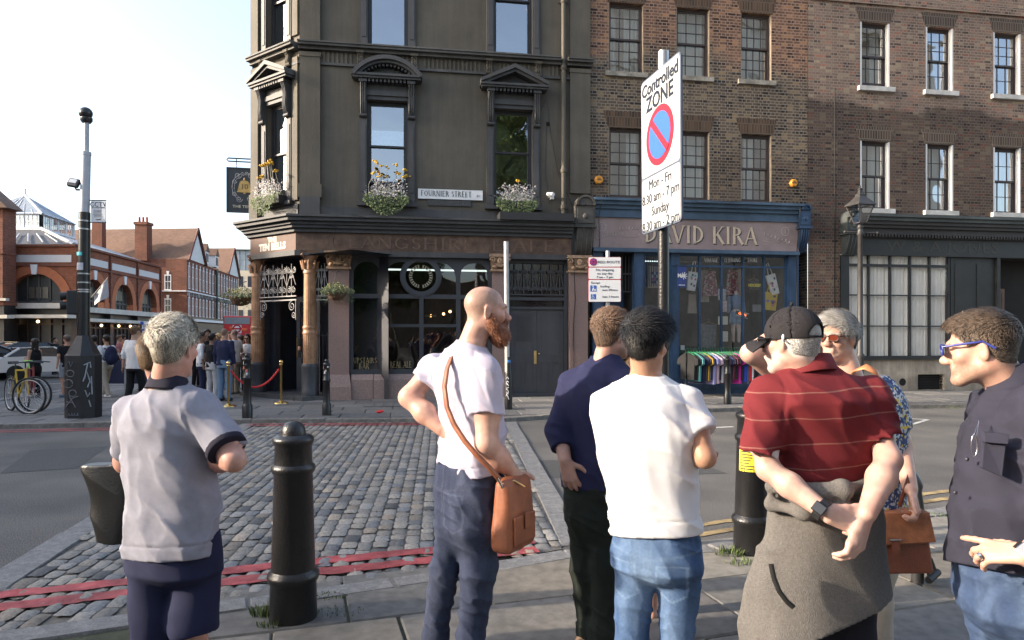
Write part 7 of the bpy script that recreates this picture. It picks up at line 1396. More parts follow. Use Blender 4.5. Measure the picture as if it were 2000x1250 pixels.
mb.add(vs,fs,True);mb.build("cloth",M("flag_cloth",(.45,.45,.48),.8,.08),fg);mb=MB();mb.tube([(-.42,0,-.55),(.44,0,.47)],.03,6);mb.build("pole",DKW,fg)
lp_=empty("brick_pavilion",(-30.3,40.6,0),0,"dark red brick gabled pavilion cut by the left edge of the photo","building");mb=MB();mb.box(-7,0,0,1.1,3.6,9.4);mb.box(-7.1,.12,-.12,1.1,3.35,3.6);mb.box(-7.05,.06,-.06,1.1,6.4,6.55);mb.build("wall",RB2,lp_);mb=MB();mb.prism([(.5,-.3,9.1),(-3.5,-.3,12.6),(-7.5,-.3,9.1)],(0,1.4,0));mb.build("roof",TILE,lp_);mb=MB();mb.box(-7,.7,-.6,0,2.55,2.75);mb.box(-7,.4,-.3,0,3.6,3.75);mb.build("canopy",CRM,lp_);mb=MB();mb.box(-7,0,.1,1.2,0,3.35);mb.build("shop_front",M("market_shopfront",(.022,.021,.022),.4,.4,3),lp_)
hs=empty("gabled_brick_row",(-28.6,60,0),0,"red brick row with white gables, brown tiled roofs and narrow white windows","building");HR=Matrix.Rotation(math.atan2(.985,-.17),4,'Z');HE=8.3;mb=MB();mb.mtx=HR;wall(mb,0,20,0,HE);mb.mtx=None;wall(mb,-13,0,0,HE);mb.build("wall",RB2,hs)
mb=MB();mb.mtx=HR;mb.box(0,20,-.12,0,5.38,5.5);mb.box(0,20,-.4,0,2.8,3.05);mb.mtx=None;mb.box(-8,0,-.15,0,5.4,5.5);mb.build("stone_band",WPT,hs)
mb=MB(HR);mb.box(0,20,-.45,.0,3.05,3.2);mb.box(0,20,-.05,.0,0,2.7)
for i in range(40):mb.box(.2+i*.5,.26+i*.5,-.32,-.26,4.95,5.35)
mb.build("shop_front",M("market_shopfront",(.022,.021,.022),.4,.4,3),hs);mb=MB()
mb.mtx=HR
for i in range(44):mb.box(.2+i*.45,.28+i*.45,-.07,0,5.05,5.35)
mb.mtx=None;mb.build("corbel",WPT,hs)
def slim_window(m_,x,z0,z1,wd):
    mb=MB(m_);mb.box(x-wd/2-.07,x-wd/2,-.02,.0,z0,z1);mb.box(x+wd/2,x+wd/2+.07,-.02,0,z0,z1);mb.box(x-wd/2,x+wd/2,-.02,0,z1-.10,z1);mb.box(x-.02,x+.02,-.016,0,z0,z1-.10);mb.box(x-wd/2,x+wd/2,-.016,0,(z0+z1)/2,(z0+z1)/2+.06);mb.prism([(x-.08,-.03,z1),(x+.08,-.03,z1),(x+.13,-.03,z1+.30),(x-.13,-.03,z1+.30)],(0,.03,0));mb.box(x-wd/2-.1,x+wd/2+.1,-.03,0,z0-.08,z0);o=mb.build("window",WPT,hs);mb=MB(m_);mb.quad((x-wd/2,-.012,z0),(x+wd/2,-.012,z0),(x+wd/2,-.012,z1-.1),(x-wd/2,-.012,z1-.1));mb.build("pane",M("far_pane",(.04,.045,.06),.1,.2),o)
for i in range(17):
    for(z0,z1)in((5.75,7.75),(3.35,4.95)):slim_window(HR,.7+i*1.16,z0,z1,.40)
for(z0,z1)in((5.6,6.9),(3.5,4.8)):slim_window(None,-1.65,z0,z1,.45)
mb=MB();gz=11.4
def gable_roof(x0,x1):
    xm=(x0+x1)/2;a=[HR@Vector((x0-.2,-.25,HE-.1)),HR@Vector((xm,-.25,gz)),HR@Vector((x1+.2,-.25,HE-.1))];dn=Vector((-15,1,0));mb.quad(a[0],a[1],a[1]+dn,a[0]+dn);mb.quad(a[1],a[2],a[2]+dn,a[1]+dn)
gable_roof(.1,5.4);gable_roof(14.6,19.9);a,b=HR@Vector((5.4,-.1,HE)),HR@Vector((14.6,-.1,HE));c_,d_=HR@Vector((14.6,5,gz-.9)),HR@Vector((5.4,5,gz-.9));mb.quad(a,b,c_,d_);mb.build("roof",TILE,hs)
for x0,x1 in((.1,5.4),(14.6,19.9)):
    mb=MB(HR);xm=(x0+x1)/2;mb.poly([(x0,-.1,HE),(x1,-.1,HE),(xm,-.1,gz-.25)]);g_=mb.build("gable",M("white_render",(.58,.57,.55),.8,.06,2),hs);slim_window(HR,xm,8.9,9.9,.5);mb=MB(HR);mb.tube([(x0-.2,-.25,HE-.1),(xm,-.25,gz)],.09,4);mb.tube([(xm,-.25,gz),(x1+.2,-.25,HE-.1)],.09,4);mb.build("bargeboard",M("dark_red_board",(.10,.03,.025),.7),hs)
for x in(7.4,11.2):mb=MB(HR);mb.box(x-.6,x+.6,.2,1.8,HE+.3,HE+1.6);mb.build("dormer",WPT,hs);mb=MB(HR);mb.prism([(x-.75,.1,HE+1.5),(x,.1,HE+2.3),(x+.75,.1,HE+1.5)],(0,2.2,0));mb.build("dormer_roof",TILE,hs);mb=MB(HR);mb.box(x-.4,x+.4,.16,.2,HE+.5,HE+1.3);mb.build("dormer_window",M("far_pane",(.04,.045,.06),.1,.2),hs)
ch=Vector(W(284.5,500,60.5))-hs.location;mb=MB();zt=CH+(655-436)/F*60.5;mb.box(ch.x-.52,ch.x+.52,-.3,.6,HE-.2,zt-.25);mb.box(ch.x-.6,ch.x+.6,-.4,.7,zt-.25,zt);mb.build("chimney",RB2,hs);mb=MB()
for k in(-.33,0,.33):mb.lathe([(.10,zt),(.085,zt+.45),(.11,zt+.47)],10,(ch.x+k,.1,0))
mb.build("chimney_pot",M("pot_terracotta",(.30,.10,.09),.8),hs);mb=MB();x2=W(196,470,60.5).x-hs.location.x;mb.box(x2-.45,x2+.45,0,.6,HE-1,11.7);mb.build("chimney_stack",RB2,hs);mb=MB(HR);mb.tube([(9.8,-.15,3),(9.8,-.15,HE)],.12,6);mb.build("drainpipe",M("green_pipe",(.06,.09,.08),.6),hs)
en=empty("stone_office_block",(-40,95,0),R(6),"pale stone office block with a glazed top floor closing the far end of the street","building");mb=MB();mb.box(0,16,0,8,0,10.6);mb.build("wall",M("pale_stone",(.55,.47,.36),.85,.1,1),en);mb=MB();mb.box(.3,16,.4,8,10.6,13.4);mb.build("glazed_storey",M("blue_glass",(.22,.26,.30),.15,.3,1),en)
mb=MB()
for i in range(12):mb.tube([(.3+i*.8,.38,10.6),(.3+i*.8,.38,13.4)],.04,4)
mb.box(.1,16,.2,8,13.4,13.6);mb.build("roof_frame",DKW,en);wn=MB()
for i in range(8):
    mb=MB()
    for z in(1.2,3.6,6.0,8.3):mb.box(.6+i*1.25,1.25+i*1.25,-.02,.1,z,z+1.5)
    mb.build("window_column",M("far_pane",(.04,.045,.06),.1,.2),en)
bq=Vector(((463-1000)/F*52,52,0));bu=empty("bus",bq,R(8),"back of a red bus carrying a red fruit advertisement beyond the crowd","bus");bh=CH+38/F*52;mb=MB();mb.box(-1.02,1.02,0,9,.35,bh);mb.build("body",M("bus_red",(.48,.03,.03),.35,.05),bu,bevel=.08);mb=MB();mb.box(-.92,.92,-.03,0,bh-.62,bh-.12);mb.build("rear_window",M("bus_grey",(.22,.23,.24),.3),bu)
mb=MB();mb.box(-.88,.88,-.03,0,.9,bh-.68);ad=mb.build("advert",M("advert_red",(.55,.02,.02),.5,.2),bu);mb=MB();rg=random.Random(4)
for k in range(16):mb.ball((rg.uniform(-.75,.75),-.04,rg.uniform(1.1,bh-.85)),(.15,.02,.14),8,5)
mb.build("fruit_print",M("fruit_orange",(.60,.10,.03),.5,.5,5),ad);mb=MB()
for x in(-.75,.75):
    m2=MB(Matrix.Translation((x,1.2,.45))@Matrix.Rotation(R(90),4,'Y'));m2.lathe([(.45,-.12),(.45,.12)],18);m2.build("wheel",M("tyre_rubber",(.018,.018,.018),.8),bu)
def post_sign(px,pyt,pyb,wpx,d,lab,draw,name="bus_stop_sign"):
    o=empty(name,((px-1000)/F*d,d,PZ),0,lab,"sign");k=d/F;z_=lambda py:CH+(655-py)*k-PZ;mb=MB();mb.tube([(0,.03,0),(0,.03,z_(pyt))],.035,8);mb.build("post",GAL,o);mb=MB();rrect(mb,-wpx*k/2,wpx*k/2,z_(pyb),z_(pyt),.02,-.01,.015);pn=mb.build("panel",M("notice_white",(.60,.61,.64),.5,.04),o);draw(o,pn,k,z_);return o
def roundel(o,pn,k,z_):mb=MB();c_=(0,0,z_(642));mb.ring(c_,.11,.17,-.014,-.010,22);mb.build("ring",M("sign_red",(.62,.035,.06),.35,.02),pn);mb=MB();mb.box(-.19,.19,-.016,-.012,z_(642)-.03,z_(642)+.03);mb.box(-.3,.3,-.014,-.010,z_(653.5),z_(651));mb.build("bar",M("sign_red",(.62,.035,.06),.35,.02),pn)
post_sign(463,635,655,17,27,"white bus stop flag with red ring in front of the red bus",roundel)
def nostop(o,pn,k,z_):mb=MB();mb.prism([(-.13+.05*math.cos(a),-.014,z_(631)+.05*math.sin(a))for a in np.linspace(0,6.28,14)[:-1]],(0,.004,0));mb.box(-.13,-.05,-.013,-.01,z_(646),z_(642));mb.build("symbol",M("deep_blue",(.03,.07,.36),.4),pn);mb=MB();[mb.box(-.1,.14,-.013,-.01,z_(634+2.2*i)-.006,z_(634+2.2*i)+.006)for i in range(4)];mb.build("small_print",SB,pn)
post_sign(287,628,650,19,19,"white parking plate on a post behind the white long sleeved shirt",nostop,"parking_plate")
grl=empty("guard_rail",Vector(W(248,720,17.4))*1,0,"dark blue guard rail on the pavement behind the walking pedestrians","railing");grl.location.z=PZ;mb=MB()
for x in(-.75,.0,.75):mb.box(x-.05,x+.05,-.04,.04,0,.98)
mb.build("post",M("galvanised_dull",(.3,.3,.3),.6,.1),grl);mb=MB();mb.box(-.7,-.05,-.02,.02,.25,.85);mb.box(.05,.7,-.02,.02,.25,.85);mb.build("panel",M("navy_panel",(.015,.018,.05),.5),grl);mb=MB();mb.box(-.8,.8,-.05,.05,.98,1.03);mb.build("top_rail",M("galvanised_dull",(.3,.3,.3),.6,.1),grl)
def car(p,rz,lab,paint,sc=1.0,h_=1.36):
    o=empty("car",p,rz,lab,"car","cars crossing behind the pedestrians");L,wd=4.4*sc,1.78*sc;k=sc
    body=[(-2.15,.35),(-2.2,.65),(-2.12,.92),(-1.75,1.0),(-1.0,1.02),(.9,.98),(1.75,.86),(2.12,.68),(2.2,.45),(2.1,.30)];mb=MB();n=len(body)
    def ring(y,s_,zs=1.0):return[Vector((x*k*(1 if abs(x)<1.9 else s_),y,z*k))for x,z in body]
    rows=[ring(-.89*k,.93),ring(-.80*k,.99),ring(0,1.0),ring(.80*k,.99),ring(.89*k,.93)];vs=[v for r_ in rows for v in r_];fs=[]
    for i in range(4):
        for j in range(n):fs.append((i*n+j,i*n+(j+1)%n,(i+1)*n+(j+1)%n,(i+1)*n+j))
    mb.add(vs,fs,False);mb.add(rows[0],[tuple(range(n))]);mb.add(rows[-1],[tuple(range(n))]);mb.build("body",paint,o,bevel=.05*k)
    cab=[(-1.75,1.0),(-1.15,h_-.04),(-.6,h_),(.15,h_-.01),(.95,.98)];mb=MB();a=[Vector((x*k,-.62*k if z>1.1 else-.8*k,z*k))for x,z in cab];b=[Vector((v.x,-v.y,v.z))for v in a];m_=len(cab);mb.add(a+b,[tuple(range(m_)),tuple(range(m_,2*m_))]+[(i,i+1,i+1+m_,i+m_)for i in range(m_-1)]);mb.build("cabin_glass",M("car_glass",(.03,.035,.04),.08,.1),o)
    mb=MB();mb.prism([(-1.22*k,-.60*k,(h_-.03)*k),(.2*k,-.60*k,(h_)*k),(.2*k,.60*k,(h_)*k),(-1.22*k,.60*k,(h_-.03)*k)],(0,0,.03*k))
    for s_ in(-1,1):mb.tube([(-1.72*k,s_*.79*k,1.0*k),(-1.15*k,s_*.63*k,(h_-.03)*k)],.06*k,5);mb.tube([(.95*k,s_*.79*k,.99*k),(.15*k,s_*.63*k,h_*k)],.045*k,5);mb.tube([(-.45*k,s_*.80*k,1.0*k),(-.45*k,s_*.63*k,h_*k)],.04*k,5)
    mb.build("roof",paint,o)
    for x in(-1.35,1.35):
        for s_ in(-1,1):
            m2=MB(Matrix.Translation((x*k,s_*.82*k,.32*k))@Matrix.Rotation(R(90),4,'X'));m2.lathe([(.32*k,-.09),(.33*k,-.05),(.33*k,.05),(.32*k,.09)],20);wh=m2.build("wheel",M("tyre_rubber",(.018,.018,.018),.8),o);m2=MB(Matrix.Translation((x*k,s_*.915*k,.32*k))@Matrix.Rotation(R(90),4,'X'));m2.lathe([(.20*k,-.01),(.20*k,.01)],16)
            for q in range(8):m2.box(-.015,.015,0,.19*k,-.02,.02)if q==0 else None
            m2.build("rim",M("alloy",(.55,.55,.55),.35,metal=.8),wh)
    for s_ in(-1,1):
        mb=MB();mb.box(-2.16*k,-2.05*k,s_*.5*k,s_*.85*k,.70*k,.86*k)if s_>0 else mb.box(-2.16*k,-2.05*k,-.85*k,-.5*k,.70*k,.86*k);mb.build("tail_light",emis("tail_red",(.6,.015,.01),.8),o);mb=MB();mb.ball((2.08*k,s_*.62*k,.66*k),(.08*k,.2*k,.07*k),8,6);mb.build("headlight",M("headlamp",(.6,.6,.6),.1),o)
    mb=MB();mb.box(-2.225*k,-2.2*k,-.27*k,.27*k,.55*k,.66*k);mb.build("number_plate",M("yellow_plate",(.65,.42,.02),.5),o);mb=MB();mb.box(-2.22*k,-2.1*k,-.7*k,.7*k,.28*k,.44*k);mb.build("bumper",M("black_rubber",(.02,.02,.02),.6),o);return o
car(Vector(((72-1000)/F*24.5+.1,24.8,0)),R(50),"white saloon car crossing behind the bicycles",M("white_car_paint",(.74,.73,.71),.25,.02,coat=.5),.80,1.40);car(Vector(((-38-1000)/F*24,24,0)),R(50),"dark car cut by the left edge of the photo",M("black_car_paint",(.015,.015,.018),.2,.02,coat=.5),.95);car(Vector(((30-1000)/F*31,31,0)),R(-120),"dark grey car behind the white saloon",M("grey_car_paint",(.05,.05,.055),.25,.02,coat=.5),.95,1.3)
# ---------------------------------------------------------------- across the street, behind the photographer
def tree(p,lab,crowns,trunk_h,leaf=(.085,.125,.035),n=5200,seed=1,ls=.16,tr=.3):
    o=empty("plane_tree",p,0,lab,"tree","plane trees by the church");rg=np.random.RandomState(seed);mb=MB();r1=random.Random(seed);mb.tube([(0,0,-.1),(.05,.05,trunk_h*.5),(.1,0,trunk_h)],[tr,tr*.8,tr*.65],12)
    for(c,r_)in crowns[:8]:mb.tube([(.1,0,trunk_h*.9),Vector((c[0]*.5,c[1]*.5,(trunk_h+c[2])*.5)),Vector(c)],[tr*.45,tr*.25,.05],6)
    mb.build("trunk",M("plane_bark",(.16,.14,.10),.9,.4,5),o);mb=MB()
    for(c,r_)in crowns:mb.ball(c,tuple(q*.78 for q in r_),12,8)
    mb.smooth=False;cb=mb;per=n//len(crowns)
    P_,s_=[],[]
    for(c,r_)in crowns:
        v=rg.normal(size=(per,3));v/=np.linalg.norm(v,axis=1)[:,None];q=np.array(c)+v*np.array(r_)*(.72+.34*rg.rand(per,1)**.6);P_.append(q)
    P_=np.concatenate(P_);N=len(P_);a=rg.normal(size=(N,3));a/=np.linalg.norm(a,axis=1)[:,None];b=np.cross(a,rg.normal(size=(N,3)));b/=np.linalg.norm(b,axis=1)[:,None];sz=(ls*(.6+.8*rg.rand(N)))[:,None]
    vv=np.stack([P_-a*sz,P_-b*sz*.6,P_+a*sz,P_+b*sz*.6],1).reshape(-1,3);base=len(cb.v);cb.v+=[Vector(x)for x in vv];idx=np.arange(N*4).reshape(-1,4)+base;cb.f+=idx.tolist();cb.m+=[0]*N;cb.sm+=[False]*N
    cb.build("crown",M("plane_leaf",leaf,.65,.5,1.2,col2=(.16,.20,.05)),o);return o
tree((-4.2,-12,0),"low dense plane tree, nearest the road on the left behind the camera",[((-1.8,0,6.9),(2.4,2.4,2.3)),((1.5,.5,6.6),(2.4,2.2,2.4)),((0,-.5,8.0),(2.6,2.2,1.7)),((-3.2,0,5.2),(1.8,1.8,1.7)),((2.9,0,5.0),(1.7,1.8,1.5))],4,seed=3)
tree((1.2,-12.4,0),"low dense plane tree, second from the left behind the camera",[((-1.5,0,6.8),(2.3,2.2,2.4)),((1.0,.3,6.8),(2.0,2.2,2.3)),((0,-.3,8.0),(2.2,2.2,1.6)),((-2.2,0,5.0),(1.8,1.8,1.5)),((1.7,0,5.0),(1.3,1.8,1.3))],4,seed=4)
tree((7.4,-13,0),"tall plane tree with a high crown behind the camera",[((0,0,14),(3.4,2.8,3.6)),((-2.2,0,13.0),(2.2,2.2,2.4)),((2.4,0,13.2),(2.6,2.2,2.8)),((1.5,0,17.5),(2.6,2.6,2.8)),((-1.4,0,16),(2.0,2.2,2.4)),((3.6,.4,18.5),(1.8,2,2))],12,n=9000,seed=5,tr=.45)
ch_=empty("church_portico",(12.0,-13.5,0),0,"pale stone church portico on tall round columns facing the street","building");STN=M("portland_stone",(.62,.54,.43),.85,.12,1.2,.2,10,dirt=.2);mb=MB()
mb.box(-.6,33.4,0,3.2,19,20.4);mb.box(-.9,33.7,-.3,3.5,20.4,21);mb.box(-.3,33.1,.2,3.0,21,25);mb.box(-.9,33.7,-.3,3.5,25,25.6);mb.build("entablature",STN,ch_)
for i in range(9):mb=MB();mb.lathe([(1.25,0),(1.25,.5),(1.05,.7),(1.0,.9),(.85,17.2),(1.0,17.4),(1.0,17.7),(1.2,18.2),(1.3,19)],24,(.6+i*4.0,1.0,0));mb.build("column",STN,ch_)
mb=MB();mb.box(-2,35,-1.5,6,0,.45);mb.build("steps",STN,ch_);mb=MB();mb.box(-.3,33,3.2,4,.4,19);mb.build("back_wall",STN,ch_)
cwl=empty("reflection_fill_wall",(-30,-19,0),0,"long unseen stone wall added behind the camera to fill window reflections","wall");mb=MB();mb.box(0,90,0,.5,0,5.4);mb.build("masonry",M("fill_wall_stone",(.22,.19,.15),.9,.3,2),cwl);mb=MB();mb.box(-.1,90.1,-.1,.6,5.4,5.6);mb.build("coping",STN,cwl)  # unseen wall, added so windows reflect stone in place of bright sky
row=empty("market_terrace",(-24,-60,0),0,"low brick market terrace along the west side of the main road, left of the view","building");mb=MB()
hts=[8.9,8.7,9.0,8.75,8.85,8.8,9.0,8.6,8.9]
for i,h_ in enumerate(hts):mb.box(-8,0,i*10,i*10+9.98,0,h_);mb.box(-8,.15,i*10+.01,i*10+9.97,h_-.5,h_-.2)
mb.build("wall",RB2,row);mb=MB()
for i in range(9):
    for j in range(4):mb.box(.0,.06,i*10+1+j*2.3,i*10+2.2+j*2.3,5.2,7.4)
mb.build("window_bay",M("far_pane",(.04,.045,.06),.1,.2),row);mb=MB()
for i in(0,2,3,5,7,8):mb.box(-3.2,-2.2,i*10+2,i*10+3.6,9,11.2)
mb.build("chimney",RB2,row)
# ---------------------------------------------------------------- people near the camera
def pw(px,py,d):return np.array(W(px,py,d),float)
def secs(L,d,rho=.66,yaw=0.0):
    out=[];c,s_=math.cos(R(yaw)),math.sin(R(yaw))
    for q in L:
        py,l,r=q[:3];dd=d+(q[3]if len(q)>3 else 0);rr=q[4]if len(q)>4 else rho
        p=pw((l+r)/2,py,dd);hw=(r-l)/2/F*dd;a=hw/math.sqrt(c*c+rr*rr*s_*s_)
        out.append((p[2],p[0],p[1],a,a*rr))
    return out
def creases(m,st=.35,sc=7,dist=.03):
    """broad soft creasing added over the weave bump"""
    n,l,p=m.node_tree.nodes,m.node_tree.links,m.node_tree.nodes["Principled BSDF"];tc=n.new("ShaderNodeTexCoord");mp=n.new("ShaderNodeMapping");l.new(tc.outputs["Object"],mp.inputs[0]);mp.inputs["Scale"].default_value=(1,1,.65);mp.inputs["Rotation"].default_value=(.5,.35,0)
    nz=n.new("ShaderNodeTexNoise");nz.noise_type='RIDGED_MULTIFRACTAL';nz.normalize=True;nz.inputs["Scale"].default_value=sc;nz.inputs["Detail"].default_value=2.5;nz.inputs["Distortion"].default_value=.7;l.new(mp.outputs[0],nz.inputs[0])
    bp=n.new("ShaderNodeBump");bp.inputs["Strength"].default_value=st;bp.inputs["Distance"].default_value=dist;l.new(nz.outputs["Fac"],bp.inputs["Height"])
    if p.inputs["Normal"].links:l.new(p.inputs["Normal"].links[0].from_socket,bp.inputs["Normal"])
    l.new(bp.outputs[0],p.inputs["Normal"]);return m
def cloth(name,col,var=.07,scale=8,bump=.25,bscale=420,rough=.85,crease=.4,**kw):
    return MATS[name]if name in MATS else creases(M(name,col,rough,var,scale,bump,bscale,spec=.2,**kw),crease)
SK=vcol("skin",.48,.07,30,spec=.4,bump=.12,bscale=260,sss=.12)
def sdf_obj(sd,h,name,mat,parent,root,tint=None,tintf=None):
    V,Q=sd.mesh(h);t=tintf(V)if tintf else tint
    if t is not None and not isinstance(t,np.ndarray):t=np.repeat(np.array(t,float)[None],len(V),0)
    return np_obj(name,V,Q,mat,parent,root,tint=t)
def person_root(body_sd,h,root,tintf,label,group=None,cat="person"):
    V,Q=body_sd.mesh(h)
    o=np_obj("person",V,Q,SK,None,root,tint=tintf(V));return tag(o,label,cat,group)
def strip_collar(parent,root,c,yaw,r0,r1,z0,z1,mat,tilt=.35,gap=50,th=.004,oval=.85,name="collar"):
    """a fold-down collar: band round the neck, open at the throat; leans forward by tilt"""
    mb=MB();c=np.array(c);A=axes(R(yaw));n=40;rows=[]
    prof=[(r0,z1),(r0+.006,z1+.004),(r1-.002,z0+.004),(r1,z0),(r1-.006,z0+.002),(r0-.002,z1-.006)]
    for i in range(n+1):
        a=R(gap)*.5+(2*math.pi-R(gap))*i/n
        row=[]
        for(r,z)in prof:
            fx,fy=math.sin(a)*r,math.cos(a)*r*oval;zz=z-tilt*fy+.012*max(0,math.cos(a))*0
            row.append(c+A@np.array([fx,fy,zz])-np.array(root))
        rows.append(row)
    m=len(prof);vs=[v for r_ in rows for v in r_];fs=[]
    for i in range(n):
        for j in range(m):fs.append((i*m+j,i*m+(j+1)%m,(i+1)*m+(j+1)%m,(i+1)*m+j))
    mb.add(vs,fs,True);mb.add([v for v in rows[0]],[tuple(range(m))]);mb.add([v for v in rows[-1]],[tuple(range(m))])
    return mb.build(name,mat,parent)
def shoe_pair(parent,root,ankles,yaw,mat,L=.27):
    for a in ankles:
        sd=Sdf();f=axes(R(yaw))[:,1];a=np.array(a);b=np.array([a[0],a[1],.03])
        sd.cap(b-f*.06,b+f*(L-.11),.042,.038,.02,end=((0,0,.004),(0,0,-1)));sd.cap(b+(0,0,.03),b+f*.08+(0,0,.012),.045,.034,.03)
        sdf_obj(sd,.008,"shoe",mat,parent,root)
def band(parent,root,p,d,r,mat,wd=.022,th=.004,name="watch",face=None,fmat=None):
    mb=MB();p=Vector(p)-Vector(root);d=Vector(d).normalized();mb.tube([p-d*wd/2,p+d*wd/2],r,20)
    o=mb.build(name,mat,parent)
    if face is not None:
        fb=MB();n_=Vector(face);n_=(n_-d*n_.dot(d)).normalized();q=p+n_*(r+.003);t=d.cross(n_)
        fb.prism([q-d*.019-t*.016-n_*.005,q+d*.019-t*.016-n_*.005,q+d*.019+t*.016-n_*.005,q-d*.019+t*.016-n_*.005],n_*.011);fb.build("watch_face",fmat or mat,o,bevel=.003)
    return o
def glasses(head,parent,root,mat,lens,w_=.058,hgt=.042,y=.107,z=.002,fr=.0022,drop=.0):
    mb=MB();lm=MB();rt=np.array(root)
    for q in(-1,1):
        pts=[]
        for k in range(15):
            a=2*math.pi*k/14;sx=np.sign(math.cos(a))*abs(math.cos(a))**.7;sz=np.sign(math.sin(a))*abs(math.sin(a))**.7
            xx=q*.034+sx*w_*.5;pts.append(head.P(xx,y-abs(xx)*.16,z+sz*hgt*.5)-rt)
        mb.tube(pts,fr,6,cap=False);lm.poly([p for p in pts[:-1]])
        mb.tube([head.P(q*.063,y-.010,z+hgt*.28)-rt,head.P(q*.079,.05,z+.012)-rt,head.P(q*.0815,-.012,z+.014)-rt,head.P(q*.079,-.045,z-.014)-rt],fr*1.25,6)
    mb.tube([head.P(-.008,y,z+.008)-rt,head.P(.008,y,z+.008)-rt],fr,6)
    o=mb.build("glasses",mat,parent);lm.build("lens",lens,o);return o
DEN=creases(vcol("denim",.85,.12,90,spec=.15,bump=.3,bscale=500),.5,8)
def denim_tint(dark,light,cen,yaw,pockets=(),seed=3,fade=1.0):
    A=axes(R(yaw))
    def f(V):
        L=(V-np.array(cen))@A;n1=vnoise(V[:,0]*6,V[:,1]*6,V[:,2]*3,seed);n2=vnoise(V[:,0]*40,V[:,1]*40,V[:,2]*9,seed+1)
        w_=np.clip((n1-.35)*2.0,0,1)*.6*fade+.35*(n2-.3);w_=np.clip(w_,0,1)[:,None]
        c=np.array(dark)*(1-w_)+np.array(light)*w_
        zt_=L[:,2].max();yk=zt_-.085-.035*(1-np.abs(L[:,0])/.18);sm=(L[:,1]<0)&(((np.abs(L[:,0])<.0045)&(L[:,2]>zt_-.22))|(np.abs(L[:,2]-yk)<.0045)&(L[:,2]<zt_));c[sm]=c[sm]*.55+np.array(light)*.3
        for(x0,x1,z0,z1,sk)in pockets:
            X=L[:,0]-sk*(L[:,2]-z0);Z=L[:,2];ins=(X>x0)&(X<x1)&(Z>z0-.03*(1-np.abs((X-(x0+x1)/2)/((x1-x0)/2))))&(Z<z1)&(L[:,1]<0)
            edge=ins&((X<x0+.008)|(X>x1-.008)|(Z>z1-.010)|(Z<z0+.008-.03*(1-np.abs((X-(x0+x1)/2)/((x1-x0)/2)))))
            c[edge]=c[edge]*.55+np.array(light)*.45;c[ins&~edge]*=1.08
        return c
    return f
def pocket_relief(sd,cen,yaw,x0,x1,z0,z1,lo,hi):pass
d=2.5;root=(pw(335,900,d)[0],d,0)
hd=Head(pw(341,680,d),9,-3,0,.87)
b=Sdf();hd.build(b,pw(322,762,d+.0),.057)
b.loft(secs([(1020,272,402),(900,252,398),(810,258,392),(770,290,370),(745,310,350)],d,.6,20),R(20))
shR,elR,wrR=pw(396,802,2.49),pw(457,899,2.38),pw(396,897,2.66)
b.chain([shR,(shR+elR)/2,elR,elR*.62+wrR*.38,wrR],[.05,.050,.038,.043,.030],.022)
shL,elL,wrL=pw(258,805,2.55),pw(250,900,2.66),pw(425,882,2.66)
b.chain([shL,elL,wrL],[.05,.046,.03],.03)
hand(b,pw(444,866,2.53),pw(488,858,2.40)-pw(452,868,2.52),(-.6,-.2,-.5),(0,.2,1),curls=((15,25,20),(18,25,20),(20,25,20),(25,25,20)),thumb=(.6,.6,.1))
for kx,kk in((305,1),(380,0)):
    b.chain([pw(kx,1150,d),pw(kx-2,1290,d-.01),(pw(kx,1290,d)[0],d+.03,.08)],[.045,.050,.04],.015);an=(pw(kx,1290,d)[0],d+.03,.06)
man=person_root(b,.006,root,lambda V:skin_tint(V,hd,(.56,.32,.25),buzz=(.30,.26,.21),fade=True),"person with grey hair in a grey polo shirt with navy collar, seen from behind")
hd.hair("hair",man,root,(.52,.48,.40),.026,.007,n=4200,length=.032,fr=.25,seed=2,col2=(.26,.22,.17),sweep=(.2,-.2,.6))
polo=cloth("grey_heather_pique",(.25,.25,.295),.10,26,.35,700);navy=cloth("navy_rib",(.018,.017,.03))
s_=Sdf();s_.loft(secs([(1090,248,429),(1046,246,430),(1000,244,428),(950,243,421),(900,239,414),(850,235,410),(815,237,410),(790,248,406),(772,268,396),(757,286,378),(748,300,362)],d,.68,20),R(20),2.5,bot=(pw(335,1083,d),(.05,-.1,-1)))
hem=pw(444,878,2.40);s_.cap(shR,hem+.3*(hem-shR),.068,.066,.045,end=(hem,hem-shR));s_.cap(shL,elL*.7+shL*.3,.064,.062,.04)
s_.fold(0.0088,(5,5,9),3,(3,2,4)).fold(0.0125,(7,7,5),8,(4,0,5),region=(pw(400,960,2.4),.17)).fold(0.0075,(4,4,14),6,(0,0,3),region=(pw(320,1060,2.4),.18))
s_.groove(shR+np.array([.02,0,-.03]),(.85,-.2,.35),.0022,.005,.15).groove(pw(320,1066,2.4),(.05,-.1,-1),.003,.004,.4);s_.fold(.010,(11,11,3),31,(5,2,0),3).fold(.008,(6,6,13),33,(3,0,6),3);sdf_obj(s_,.006,"polo_shirt",polo,man,root)
s2=Sdf();dv=(hem-shR)/np.linalg.norm(hem-shR);s2.cap(hem-dv*.02,hem+dv*.012,.071,.070,end=(hem+dv*.003,dv));s2.p[-1]=s2.p[-1]
s2.fn(hem-.09,hem+.09,lambda X,Y,Z:(X-hem[0])*dv[0]+(Y-hem[1])*dv[1]+(Z-hem[2])*dv[2]+.022,0,'sub');sdf_obj(s2,.005,"sleeve_cuff",navy,man,root)
strip_collar(man,root,pw(330,752,d),20,.060,.088,-.022,.028,navy,tilt=.25)
s_=Sdf();s_.loft(secs([(1112,250,428),(1080,249,427),(1040,254,422)],d,.66,20),R(20),taper=.06)
